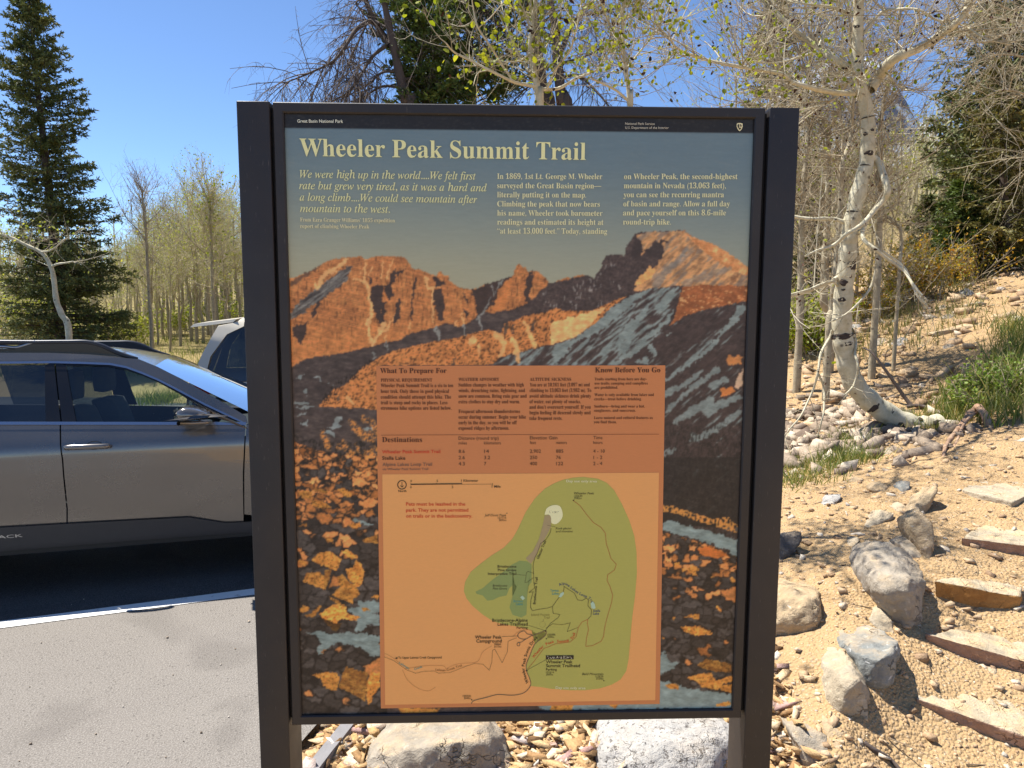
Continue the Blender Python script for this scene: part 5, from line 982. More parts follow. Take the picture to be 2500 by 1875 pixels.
fw = K.side('window', [ZK(418, 342)]+[p for p in top_f[1:]]+[(top_f[-1][0], bz(top_f[-1][0])), ZK(484, 706)], M_GLASS, .010)
K.side('window_seal', [ZK(405, 322)]+inn[4:-2]+[(top_f[-1][0]+.03, bz(top_f[-1][0])+.004)]+[(top_f[-1][0], bz(top_f[-1][0])+.008)]+top_f[::-1], M_BLACK, .004)
K.side('window', kp(-620,345, 285,341, 290,706, -620,708), M_PRIV, .010)
K.side('quarter_window_bar', kp(1240,585, 1262,598, 1288,706, 1268,706), M_BLACK, .003)
# far side: the same outlines mirrored
def far(name, P, mat, push=0.0, **k): return K.side(name, P, mat, push, True, **k)
FB = .04
far('door', [(sx0[0], bz(sx0[0])-FB), (sx0[0]+.05, .40), (fx1[0], .40), (fx0[0], fx0[1]-FB)], M_CAR); far('door', [(-1.02, bz(-1.02)-FB), (-1.06, .75), (-.62, .42), (sx0[0]+.04, .42), (sx0[0]-.008, bz(sx0[0])-FB)], M_CAR)
far('roof_side', outer+[(outer[-1][0]+.01, bz(outer[-1][0]))]+arch[::-1], M_CAR); far('door_pillar', [(x, z if z > 1.2 else z-FB) for x, z in kp(285,340, 418,340, 484,706, 290,708)], M_BLACK, .002)
far('window', [ZK(418, 342)]+top_f[1:]+[(top_f[-1][0], bz(top_f[-1][0])-FB), (ZK(484, 706)[0], ZK(484, 706)[1]-FB)], M_GLASS, .010); far('window', [(x, z if z > 1.2 else z-FB) for x, z in kp(-620,345, 285,341, 290,706, -620,708)], M_PRIV, .010); far('window_seal', [ZK(405, 322)]+inn[4:-2]+[(top_f[-1][0]+.03, bz(top_f[-1][0])+.004)]+[(top_f[-1][0], bz(top_f[-1][0])+.008)]+top_f[::-1], M_BLACK, .004)
# roof skin, windscreen, bonnet, nose, tail
rf = [p for p in outer]; W2 = K.w/2
def roofrow(x, z, crown): o = K.off(z)-.002; return [(x, o+(K.w-2*o)*t, z+crown*math.sin(math.pi*t)) for t in np.linspace(0, 1, 13)]
wtop = ZK(985, 318); roofx = [(-2.15, ZK(0, 262)[1]-.16), (-1.7, ZK(0, 262)[1]-.05), (-1.1, ZK(0, 262)[1]-.012)]+[p for p in outer[1:5]]
roofx += [(wtop[0], np.interp(wtop[0], [p[0] for p in outer], [p[1] for p in outer]))]
K.loft('roof', [roofrow(x, z, .045) for x, z in roofx], M_CAR)
wb = (fx0[0]+.16, bz(fx0[0])-.01)
wscr = [roofrow(wtop[0]+(wb[0]-wtop[0])*t+.10*math.sin(math.pi*t)*0, roofx[-1][1]+(wb[1]-roofx[-1][1])*t, .045) for t in np.linspace(0, 1, 9)]
wscr = [[(p[0]+.16*t*math.sin(math.pi*j/12), p[1], p[2]-.02*t*0) for j, p in enumerate(r)] for t, r in zip(np.linspace(0, 1, 9), wscr)]
K.loft('windscreen', wscr, M_WIND)
nx_ = fx0[0]; nose = nx_+1.28; wheel_f = nx_+.47; wheel_r = wheel_f-2.745; tail = wheel_r-.95
hood = [[(x, .02+e+(K.w-.04-2*e)*t, z+c_*math.sin(math.pi*t)) for t in np.linspace(0, 1, 13)] for x, z, e, c_ in ((wb[0]-.12, wb[1]+.0, .02, .04), (nx_+.5, bz(nx_)-.05, .03, .05), (nx_+.9, bz(nx_)-.11, .05, .05), (nose-.12, bz(nx_)-.19, .12, .04), (nose-.02, bz(nx_)-.27, .18, .02))]
K.loft('bonnet', hood, M_CAR)
K.loft('front_bumper', [[(nose-.30*abs(2*t-1)**3+dx, .10*abs(2*t-1)**2*0+K.w*t, z) for t in np.linspace(0, 1, 15)] for dx, z in ((-.02, bz(nx_)-.26), (.04, .66), (.06, .50), (.02, .32), (-.1, .25))], M_CAR)
K.loft('tailgate', [[(x-.10*math.sin(math.pi*t), o+(K.w-2*o)*t, z) for t in np.linspace(0, 1, 9)] for x, z, o in ((-2.15, roofx[0][1], .30), (-2.38, 1.28, .16), (tail+.02, 1.0, .03), (tail-.05, .7, .02), (tail-.03, .45, .02), (tail+.1, .3, .06))], M_CAR)
for fr in (False, True):
    K.side('fender', [(fx0[0]+g, bz(fx0[0])-.005), (fx1[0]+.012+g, .7), (fx1[0]+g, .42)]+arc(wheel_f, .34, .38, 172, 8)+[(nose-.28, .33), (nose-.26, .66), (nose-.16, bz(nx_)-.235), (nx_+.9, bz(nx_)-.115), (nx_+.45, bz(nx_)-.05), (wb[0]-.1, wb[1]+.0)], M_CAR, 0, fr)
    K.side('rear_quarter', [(-1.02-g, bz(-1.02)), (-1.06-g, .75), (-.72-g, .42)]+arc(wheel_r, .34, .385, 8, 172)+[(tail+.05, .36), (tail-.0, .7), (tail+.04, 1.02), (-2.38, 1.2), (-2.15, roofx[0][1]-.02), (-1.7, roofx[1][1]), (-1.1, arch[0][1]), (-1.4, 1.42), (-1.75, 1.16), (-1.6, bz(-1.6))], M_CAR, 0, fr)
    K.side('wheel_arch_trim', arc(wheel_f, .34, .44, 178, 2, 20)+arc(wheel_f, .34, .375, 2, 178, 20), M_PLAST, -.012, fr); K.side('wheel_arch_trim', arc(wheel_r, .34, .45, 178, 2, 20)+arc(wheel_r, .34, .38, 2, 178, 20), M_PLAST, -.012, fr)
    K.side('rear_side_window', [(-1.05, bz(-1.05)), (-1.05, arch[0][1]-.02), (-1.4, 1.40), (-1.75, 1.17), (-1.6, bz(-1.6))], M_PRIV, .01, fr)
    K.side('headlight', [(nose-.34, .70), (nose-.18, .69), (nose-.17, .80), (nose-.42, .83)], M_MIR, -.006, fr); K.side('tail_light', [(tail+.02, .86), (tail+.26, .90), (tail+.22, 1.0), (tail+.04, 1.0)], simple('red lamp lens', lin(130, 16, 16), .2), -.006, fr)
    for wx in (wheel_f, wheel_r): make_wheel(car, wx, K.w-.02 if fr else .02, .345, .225, fr)
bm = bmesh.new(); sbox(bm, tail+.1, nose-.25, .12, K.w-.12, .24, .34); sbox(bm, nx_+.12, nx_+.2, .1, K.w-.1, .34, .86); sbox(bm, -2.2, -2.1, .1, K.w-.1, .3, 1.0); bm_obj('underbody', bm, M_DASH, car)
bm = bmesh.new(); sbox(bm, nx_-.28, nx_+.14, .10, K.w-.10, .62, .93, .05); bm_obj('dashboard', bm, M_DASH, car)
b = Buf(); a = np.linspace(0, 2*np.pi, 33); cx_, cz_ = nx_-.42, .90
tube(b, [(cx_-.05*math.sin(t), K.w-.50+.18*math.cos(t), cz_+.17*math.sin(t)) for t in a], .015, 8, cap=False); b.build('steering_wheel', M_DASH, car, True)
for yy in (.46, K.w-.46):
    for xs in (ZK(600, 600)[0]-.02, -.72):
        st = bpy.data.objects.new('seat', None); COL.objects.link(st); st.parent = car; st.location = (xs, yy, 0)
        bm = bmesh.new(); sbox(bm, -.04, .50, -.24, .24, .46, .62, .05); bm_obj('seat_cushion', bm, M_SEAT, st, True)
        bm = bmesh.new(); sbox(bm, -.10, .06, -.24, .24, .55, 1.13, .06)
        for v_ in bm.verts: v_.co.x -= (v_.co.z-.55)*.30
        bm_obj('seat_back', bm, M_SEAT, st, True)
        bm = bmesh.new(); sbox(bm, -.27, -.15, -.14, .14, 1.17, 1.37, .055); bm_obj('headrest', bm, M_SEAT, st, True)
# mirror on the door
(mx0, mz0), (mx1, mz1) = ZK(1145, 640), ZK(1355, 640); mzt, mzb = ZK(1250, 588)[1], ZK(1180, 722)[1]
def mirror(far_):
    mr = bpy.data.objects.new('mirror', None); COL.objects.link(mr); mr.parent = car
    yb = -.13; bm = bmesh.new(); zt = mzt+.0; L = mx1-mx0
    P = [(mx0, 0, mz0+.02), (mx0+.02, 0, mzb+.035), (mx0+.25*L, .0, mzt+.004), (mx0+.55*L, 0, mzt-.004), (mx0+.85*L, 0, mz0+.012), (mx1, 0, mz0-.01), (mx0+.97*L, 0, mzb+.055), (mx0+.5*L, 0, mzb+.04)]
    pts = []
    for x, _, z in P: pts += [(x, yb-.075, (z-mz0)*.82+mz0), (x, yb+.115, z)]
    pts += [(mx0+.4*L, yb-.105, mz0-.01), (mx0+.7*L, yb-.09, mz0-.015)]
    for p in pts: bm.verts.new((p[0], K.w-p[1] if far_ else p[1], p[2]))
    r = bmesh.ops.convex_hull(bm, input=bm.verts); bmesh.ops.delete(bm, geom=[g_ for g_ in r['geom_interior'] if isinstance(g_, bmesh.types.BMVert)], context='VERTS')
    bmesh.ops.bevel(bm, geom=bm.edges[:], offset=.012, segments=2, affect='EDGES', profile=.5); bm_obj('mirror_shell', bm, M_CAR, mr, True)
    b = Buf(); xs = mx0+.16*L; pa = [(mx0+.04*L, -.115, mzb+.02), (mx0+.3*L, -.06, mzb+.012), (mx0+.75*L, -.01, mzb+.01), (mx0+.9*L, .03, mzb+.006)]
    tube(b, smooth_path([(x, K.w-y if far_ else y, z) for x, y, z in pa], 4), [.016]*13, 8); b.build('mirror_arm', M_CAR, mr, True)
    bm = bmesh.new(); f = bm.faces.new([bm.verts.new((mx0-.004, K.w-y if far_ else y, z)) for y, z in ((yb-.06, mz0+.03), (yb+.1, mz0+.035), (yb+.1, mzb+.045), (yb-.06, mzb+.05))]); bm_obj('mirror_glass', bm, M_MIR, mr)
mirror(False); mirror(True)
# roof rails with their deep bases
def rail(far_):
    z0 = ZK(0, 262)[1]+.012; o = .275; Y = (lambda y: K.w-y) if far_ else (lambda y: y)
    def xz(x_, y_): p = cxz(x_/2.592, 760+y_/2.592, None, .0); d = ray(x_/2.592, 760+y_/2.592); q = C0+cey*o; k = np.dot(q-CAM[:2], cey)/np.dot(d[:2], cey); P = CAM+d*k; return float(np.dot(P[:2]-C0, cex)), float(P[2])
    base = [xz(*p) for p in ((-300, 270), (0, 268), (600, 285), (870, 290))]; 
    topr = [xz(*p) for p in ((-700, 178), (0, 179), (200, 180), (420, 178), (545, 178), (640, 200), (740, 245), (870, 288))]
    rr = bpy.data.objects.new('roof_rail', None); COL.objects.link(rr); rr.parent = car
    b = Buf(); tube(b, smooth_path([(x, Y(o), z-.012) for x, z in topr], 4), .016, 8); b.build('rail_bar', simple('dark rail', lin(44, 46, 52), .35, .2), rr, True)
    bm = bmesh.new(); P = [xz(*p) for p in ((100, 226), (150, 215), (225, 183), (540, 183), (620, 205), (760, 255), (850, 288), (600, 282), (100, 268))]
    vs = [bm.verts.new((x, Y(o-.012), z)) for x, z in P]; f = bm.faces.new(vs); r = bmesh.ops.extrude_face_region(bm, geom=[f]); bmesh.ops.translate(bm, verts=[g_ for g_ in r['geom'] if isinstance(g_, bmesh.types.BMVert)], vec=(0, -.05 if far_ else .05, 0)); bm_obj('rail_foot', bm, M_BLACK, rr)
    b = Buf(); tube(b, smooth_path([(x, Y(o-.004), z) for x, z in [xz(*p) for p in ((-300, 222), (0, 218), (100, 224), (150, 212), (228, 186))]], 4), .011, 6); b.build('crossbar', M_ALU, rr, True)
    bm = bmesh.new(); vs = [bm.verts.new((x, Y(o), z)) for x, z in [xz(*p) for p in ((-900, 232), (120, 232), (120, 268), (-900, 268))]]; bm.faces.new(vs); bm_obj('rail_base', bm, M_BLACK, rr)
rail(False); rail(True)

def lean(root, k):                                # follow the cross fall of the lot: the far side stands lower
    for o in root.children_recursive:
        x, y, z = o.location; par = o.parent
        if par == root: o.location.z = z-k*y
        if o.type == 'MESH':
            n = len(o.data.vertices); co_ = np.zeros(n*3, np.float32); o.data.vertices.foreach_get('co', co_); co_ = co_.reshape(-1, 3); co_[:, 2] -= k*co_[:, 1]; o.data.vertices.foreach_set('co', co_.ravel()); o.data.update()
lean(car, .055)

# ---- the white SUV beyond it
WA = R(14); suv = empty('parked_car', (-3.60, 8.05, -.235), WA, label='white SUV with a roof spoiler and black roof rail parked behind the estate car', cat='car', group='cars parked on the lot')
bul2 = [(.2, .10), (.35, .02), (.7, -.03), (.98, 0), (1.1, .03), (1.45, .15), (1.6, .24), (1.70, .36)]
K2 = CarKit(suv, 1.9, bul2, 1.02, 1.64)
M_WHT = car_paint('white paint', lin(204, 194, 174), .4, .0); M_WHT.node_tree.nodes['Principled BSDF'].inputs['Coat Weight'].default_value = .25
SL = 4.7; wr, wf = .88, 3.72
for fr in (False, True):
    K2.side('side_panel', [(.03, .55), (.10, .38)]+arc(wr, .36, .40, 178, 2)+[(1.5, .32), (3.2, .32)]+arc(wf, .36, .40, 178, 2)+[(SL-.12, .40), (SL-.05, .7), (SL-.25, .92), (3.45, 1.04), (.06, 1.02)], M_WHT, 0, fr)
    K2.side('rear_pillar', [(.06, 1.02), (.18, 1.30), (.34, 1.58), (.62, 1.64), (.62, 1.58), (.44, 1.50), (.27, 1.28), (.20, 1.02)], M_WHT, 0, fr)
    K2.side('roof_side', [(.60, 1.64), (1.6, 1.69), (2.6, 1.62), (3.45, 1.06), (3.34, 1.06), (2.5, 1.56), (1.6, 1.615), (.68, 1.57)], M_WHT, 0, fr)
    K2.side('window', [(.21, 1.03), (.285, 1.28), (.445, 1.50), (.61, 1.572), (1.32, 1.60), (1.34, 1.03)], M_PRIV, .012, fr); K2.side('window', [(1.40, 1.03), (1.38, 1.60), (2.5, 1.55), (3.3, 1.05)], M_PRIV, .012, fr)
    K2.side('door_pillar', [(1.33, 1.02), (1.31, 1.61), (1.39, 1.61), (1.41, 1.02)], M_BLACK, .006, fr)
    K2.side('tail_light', [(.035, .86), (.30, .92), (.28, 1.0), (.055, 1.0)], simple('red lens', lin(140, 20, 18), .2), -.008, fr)
    for wx in (wr, wf): make_wheel(suv, wx, K2.w-.02 if fr else .02, .36, .23, fr)
row2 = lambda x, z, c_: [(x, K2.off(z)+(K2.w-2*K2.off(z))*t, z+c_*math.sin(math.pi*t)) for t in np.linspace(0, 1, 11)]
K2.loft('roof', [row2(x, z, .03) for x, z in ((.34, 1.58), (.62, 1.64), (1.0, 1.675), (1.6, 1.69), (2.2, 1.67), (2.62, 1.615))], M_WHT)
K2.loft('windscreen', [row2(x, z, .03) for x, z in ((2.62, 1.615), (3.46, 1.06))], M_WIND)
K2.loft('bonnet', [row2(x, z, .03) for x, z in ((3.42, 1.05), (SL-.3, .94), (SL-.04, .78))], M_WHT)
K2.loft('tailgate', [row2(x, z, 0) for x, z in ((.36, 1.585), (.18, 1.30), (.04, 1.0), (.0, .7), (.06, .36))], M_WHT)
K2.loft('front_bumper', [row2(x, z, 0) for x, z in ((SL-.04, .78), (SL, .55), (SL-.1, .34))], M_WHT)
bm = bmesh.new(); P = [(.02, .40, 1.565), (.02, K2.w-.40, 1.565), (.50, K2.w-.26, 1.62), (.50, .26, 1.62)]; vs = [bm.verts.new(p) for p in P]; f = bm.faces.new(vs); r = bmesh.ops.extrude_face_region(bm, geom=[f]); bmesh.ops.translate(bm, verts=[g_ for g_ in r['geom'] if isinstance(g_, bmesh.types.BMVert)], vec=(.04, 0, .035)); bm_obj('spoiler', bm, M_WHT, suv)
for yy in (.36, K2.w-.36):
    b = Buf(); tube(b, smooth_path([(.62, yy, 1.655), (.74, yy, 1.715), (1.5, yy, 1.75), (2.2, yy, 1.725), (2.4, yy, 1.65)], 4), .018, 8); b.build('roof_rail', M_BLACK, suv, True)
bm = bmesh.new(); sbox(bm, .2, SL-.25, .12, K2.w-.12, .26, .40); bm_obj('underbody', bm, M_DASH, suv)
bm = bmesh.new(); sbox(bm, 2.72, 2.80, -.19, -.02, .98, 1.16, .03); bm_obj('mirror', bm, M_BLACK, suv, True)
lean(suv, .0); suv.scale = (1, 1, 1.105)
# ---------------------------------------------------------------- trees, shrubs, grass
def bark_mat(name, c0, c1, mark, amount=.5, ring=9.0):
    m = NT(name); co = m.coord(); al = m.attr('along'); n = m.noise(co, 14, 5, .65)
    c = m.mix(m.ramp(n, [(.3, 0), (.7, 1)]), c0, c1)
    cx = m.n('CombineXYZ'); sp = m.n('SeparateXYZ'); m.l(co, sp.inputs[0]); m.l(m.math('MULTIPLY', sp.outputs[0], 5.0), cx.inputs[0]); m.l(m.math('MULTIPLY', sp.outputs[1], 5.0), cx.inputs[1]); m.l(m.math('MULTIPLY', al, 38.0), cx.inputs[2])
    lines_ = m.ramp(m.noise(cx.outputs[0], 1.0, 4, .7), [(.64, 0), (.70, amount)]); c = m.mix(lines_, c, mark)
    cy = m.n('CombineXYZ'); m.l(m.math('MULTIPLY', sp.outputs[0], 7.0), cy.inputs[0]); m.l(m.math('MULTIPLY', sp.outputs[1], 7.0), cy.inputs[1]); m.l(m.math('MULTIPLY', al, ring), cy.inputs[2])
    eye = m.ramp(m.voro(cy.outputs[0], 1.0), [(.07, amount*1.3), (.17, 0)]); c = m.mix(eye, c, mark)
    m.base(c); m.set(Roughness=.8, Specular_IOR_Level=.2); m.bump(m.math('ADD', n, m.math('MULTIPLY', lines_, -.8)), .5, .012); return m.m
def leaf_mat(name, stops, trans=.45, rough=.55):
    m = NT(name); c = m.ramp(m.attr('rnd'), stops); m.base(c); m.set(Roughness=rough, Specular_IOR_Level=.3)
    tl = m.n('BsdfTranslucent'); m.l(m.mix(1.0, c, (1.15, 1.1, .6), 'MULTIPLY'), tl.inputs[0]); mx = m.n('MixShader'); mx.inputs[0].default_value = trans; m.l(m.b.outputs[0], mx.inputs[1]); m.l(tl.outputs[0], mx.inputs[2]); m.l(mx.outputs[0], m.out.inputs[0]); return m.m
def twig_mat(name, c0, c1):
    m = NT(name); m.base(m.mix(m.attr('rnd'), c0, c1)); m.set(Roughness=.8, Specular_IOR_Level=.2); return m.m
B_ASP = bark_mat('aspen bark', lin(176, 166, 136), lin(208, 200, 174), lin(70, 62, 54), .6); B_GREY = bark_mat('grey aspen bark', lin(142, 130, 108), lin(180, 168, 140), lin(62, 56, 50), .6)
B_CON = simple('conifer bark', lin(84, 70, 58), .9, var=.35, scale=14, bump=.6); B_DEAD = simple('weathered dead wood', lin(86, 74, 66), .9, var=.3, scale=10, bump=.5)
T_PALE = twig_mat('pale twigs', lin(150, 138, 112), lin(196, 186, 160)); T_GREY = twig_mat('grey brown twigs', lin(134, 120, 98), lin(182, 168, 140)); T_OCH = twig_mat('ochre twigs', lin(166, 154, 122), lin(206, 194, 160)); T_DEAD = twig_mat('dead twigs', lin(76, 66, 60), lin(122, 108, 96))
T_BUD = twig_mat('dark buds', lin(40, 28, 24), lin(84, 52, 36))
L_YG = leaf_mat('fresh aspen leaves', [(0, lin(112, 126, 26)), (.5, lin(140, 150, 36)), (1, lin(166, 166, 48))], .5); L_YEL = leaf_mat('yellow green leaves', [(0, lin(122, 138, 44)), (.6, lin(152, 160, 64)), (1, lin(180, 178, 88))], .5)
L_BUSH = leaf_mat('bush leaves', [(0, lin(118, 138, 34)), (.6, lin(160, 170, 50)), (1, lin(184, 182, 66))], .45); L_ORG = leaf_mat('orange budding leaves', [(0, lin(104, 116, 44)), (.35, lin(160, 148, 52)), (.7, lin(196, 160, 58)), (1, lin(176, 116, 46))], .35)
N_DK = leaf_mat('dark spruce needles', [(0, lin(66, 76, 40)), (.6, lin(102, 110, 60)), (1, lin(142, 138, 82))], .12, .6); N_GR = leaf_mat('green fir needles', [(0, lin(56, 72, 32)), (.6, lin(86, 104, 48)), (1, lin(120, 130, 64))], .18, .6); N_GD = leaf_mat('golden fir needles', [(0, lin(74, 76, 36)), (.6, lin(112, 108, 54)), (1, lin(150, 134, 72))], .18, .6)
G_GRASS = leaf_mat('green grass blades', [(0, lin(84, 102, 44)), (.5, lin(116, 130, 62)), (.75, lin(150, 148, 88)), (1, lin(204, 186, 132))], .35)

def px_path(P, Y, dY=0.0, wob=.0):
    P = np.array(P, float).reshape(-1, 2); n = len(P); Ys = Y+np.linspace(0, dY, n)+wob*np.sin(np.arange(n)*1.7)
    return np.array([at(u, v, y) for (u, v), y in zip(P, Ys)])
Zp = lambda ox, oy, s: (lambda L: [c for x, y in zip(L[0::2], L[1::2]) for c in (ox+x/s, oy+y/s)])
z2 = Zp(0, 0, 1.929); z3 = Zp(660, 0, 1.784); z4 = Zp(1600, 0, 2.183); z5 = Zp(1900, 600, 2.765)
def twigs(bufT, limbs, n1, L1, r1, lv=(5, 4), f=(.5, .45), up=.25, droop=0.0, t0=.15, leafbuf=None, leaf=None, budbuf=None, bud=0, rs=None, flat=1.0):
    """limbs: (points, r_start, r_end); sprays twigs of up to three orders over them"""
    w = np.array([np.linalg.norm(np.diff(P, axis=0), axis=1).sum() for P, _, _ in limbs]); k = rng.choice(len(limbs), n1, p=w/w.sum()); P0 = np.zeros((n1, 3)); T0 = np.zeros((n1, 3)); Rr = np.zeros(n1)
    for i in range(n1):
        P, a, b_ = limbs[k[i]]; t = t0+(1-t0)*rng.rand()**.8; x = t*(len(P)-1); j = min(int(x), len(P)-2); P0[i] = P[j]+(P[j+1]-P[j])*(x-j); T0[i] = nrm(P[j+1]-P[j]); Rr[i] = a+(b_-a)*t
    upv = np.array([0, 0, 1.0]); d = nrm(T0*.55+rng.randn(n1, 3)*np.array([.75, .75*flat, .6])+upv*up)
    L = L1*(.35+.9*rng.rand(n1)); r0 = np.minimum(r1*(.6+.6*rng.rand(n1)), Rr*.8+1e-4)
    s = batch(bufT, P0, d, L, r0, r0*.45, rng.randn(n1, 3)*.16+upv*(up*.5-droop), 4, 4)
    tips = [s(np.arange(n1), np.ones(n1))[0]]; lev = [(s, L, r0, n1)]
    for m_, ff in zip(lv, f):
        s, L, r0, n = lev[-1]; idx = np.repeat(np.arange(n), m_); tt = .2+.8*rng.rand(len(idx)); p, T = s(idx, tt); dd = nrm(T*.8+rng.randn(len(idx), 3)*.6+upv*(up*.7-droop)); LL = L[idx]*ff*(.5+.8*rng.rand(len(idx))); rr = r0[idx]*.5
        s2 = batch(bufT, p, dd, LL, rr, rr*.5, rng.randn(len(idx), 3)*.2+upv*(up*.6-droop), 3, 3); tips.append(s2(np.arange(len(idx)), np.ones(len(idx)))[0]); lev.append((s2, LL, rr, len(idx)))
    tp = np.concatenate(tips[1:]) if len(tips) > 1 else tips[0]
    if leafbuf is not None and leaf:
        n, sz = leaf; q = tp[rng.choice(len(tp), n)]+rng.randn(n, 3)*sz*1.2; leaves(leafbuf, q, sz*(.5+.8*rng.rand(n)), nbias=(-.3, -.6, .2))
    if budbuf is not None and bud:
        n = bud; q = tp[rng.choice(len(tp), n)]; leaves(budbuf, q, .022+.016*rng.rand(n), .6)
    return tp
def tree(name, label, cat, trunk_paths, bark, twig_mat_, group=None, leaf_m=None, tw=(), anchor=None):
    """trunk_paths: (pts, r0, r1); tw: list of kwargs for twigs()"""
    base = trunk_paths[0][0][0] if anchor is None else anchor
    root = empty(name, tuple(base), label=label, cat=cat, group=group)
    bt, bb, bl, bd = Buf(), Buf(), Buf(), Buf(); limbs = []
    for P, a, c in trunk_paths:
        Q = smooth_path(P, 5); tube(bt, Q, np.linspace(a, c, len(Q))*(1+.06*np.sin(np.arange(len(Q))*1.3)), 12 if a > .03 else 7, wob=.06); limbs.append((Q, a, c))
    for kw in tw:
        kw = dict(kw); sel = kw.pop('limbs', None); tm = kw.pop('leaf', None); bu = kw.pop('bud', 0)
        twigs(bb, [limbs[i] for i in sel] if sel is not None else limbs, leafbuf=bl, leaf=tm, budbuf=bd, bud=bu, **kw)
    def shift(o): o.parent = root; o.matrix_parent_inverse = Matrix.Translation(-Vector(base)); return o
    shift(bt.build('trunk', bark, None, True))
    if bb.n: shift(bb.build('branches', twig_mat_, None, True))
    if bl.n: shift(bl.build('leaves', leaf_m or L_YG))
    if bd.n: shift(bd.build('buds', T_BUD))
    return root

# ---- the white aspen with the bent foot, right of the sign
AY = 6.5
main = px_path(z5([1100,1205,1000,1215,900,1205,750,1135,620,1040,520,930,470,800,440,650,430,500,440,330,455,180,470,20])+z4([1030,1260,1050,1150,1085,1000,1120,880,1130,750,1130,640,1112,530,1085,440,1072,350,1072,200,1078,80,1080,-120,1085,-420]), AY)
pj = np.array(z5([1100,1205,430,500])+z4([1130,620,1072,200])).reshape(-1, 2)
def mpath(P, dY=0.0, off=0.0, wob=.06): return px_path(P, AY+off, dY, wob)
paths = [(main, .104, .036)]
for P, a, c, dy in ((z4([1125,480,1090,420,1050,370,950,310,870,245,780,195,700,120,640,60,590,-20,540,-140]), .042, .014, .5), (z4([1140,470,1190,400,1230,340,1300,290,1400,250,1500,190,1580,130,1640,70,1665,-20,1690,-160]), .048, .018, -.5), (z4([1060,490,980,490,880,475,800,455,720,430,670,390,500,360,380,340,250,310,120,260,70,200,20,150]), .024, .006, -.9),
                   (z4([1130,830,1180,850,1215,930,1235,1010,1215,1060,1170,1110,1100,1190,1020,1240,950,1300,860,1330,800,1360]), .034, .008, -.4), (z4([1180,1100,1110,1200,1110,1270,1170,1320,1230,1370,1320,1430,1380,1520,1450,1600]), .020, .010, -.5), (z4([1010,1180,960,1165,900,1160,830,1162,740,1150,660,1140]), .020, .012, -.3), (z4([1000,1450,960,1480,880,1520,800,1550,730,1570,660,1560]), .022, .012, -.4),
                   (z4([1075,90,1020,60,920,30,800,15,700,0,620,-30]), .016, .006, .3), (z4([1100,180,1200,60,1300,40,1400,45,1500,100,1640,130,1760,200,1900,230]), .014, .004, -.6), (z4([870,240,900,160,950,80,1000,0,1030,-60]), .012, .005, .2), (z4([1020,430,990,480,920,540,830,570,770,600]), .012, .004, .4), (z4([1110,200,1100,350,1120,420]), .012, .008, -.2), (z4([850,270,760,300,640,330,520,320,430,310,380,250]), .009, .003, -.3),
                   (z5([500,580,525,640,520,720,540,800,530,880,500,950,450,1000]), .014, .007, -.25), (z5([370,560,350,610,290,720,270,850,240,960,200,1050,150,1150,90,1220,40,1290]), .014, .005, -.3), (z5([275,860,310,960,312,1080,300,1160,260,1300,200,1400,150,1480]), .010, .004, -.1), (z5([700,30,840,130,900,240,940,330,1010,410]), .014, .008, -.3), (z5([660,160,620,280,540,380,450,460,370,500]), .012, .007, -.3), (z5([440,330,380,240,300,250,200,290,90,320]), .013, .008, -.4),
                   (z4([1230,380,1300,460,1380,470,1450,440,1520,370]), .007, .003, -.3), (z4([1150,1120,1250,1090,1320,1040]), .006, .002, -.3)):
    paths.append((mpath(P, dy), a, c))
tree('aspen_tree', 'white barked aspen with a bent foot and black scars right of the sign', 'aspen', paths, B_ASP, T_PALE, 'aspens on the slope right of the sign', L_YG,
     [dict(limbs=[1, 2, 7, 8, 9, 11], n1=105, L1=.75, r1=.006, lv=(5, 3), up=.25, bud=900, leaf=(40, .04)), dict(limbs=[3, 10, 12], n1=80, L1=.55, r1=.005, lv=(5, 3), up=.2, bud=100, leaf=(700, .036)), dict(limbs=[4, 5, 6, 7, 13, 14, 15, 16, 17, 18], n1=60, L1=.35, r1=.004, lv=(4, 3), up=.05, bud=40), dict(limbs=[0], n1=40, L1=.45, r1=.005, lv=(4, 3), t0=.45, up=.1, bud=60)])
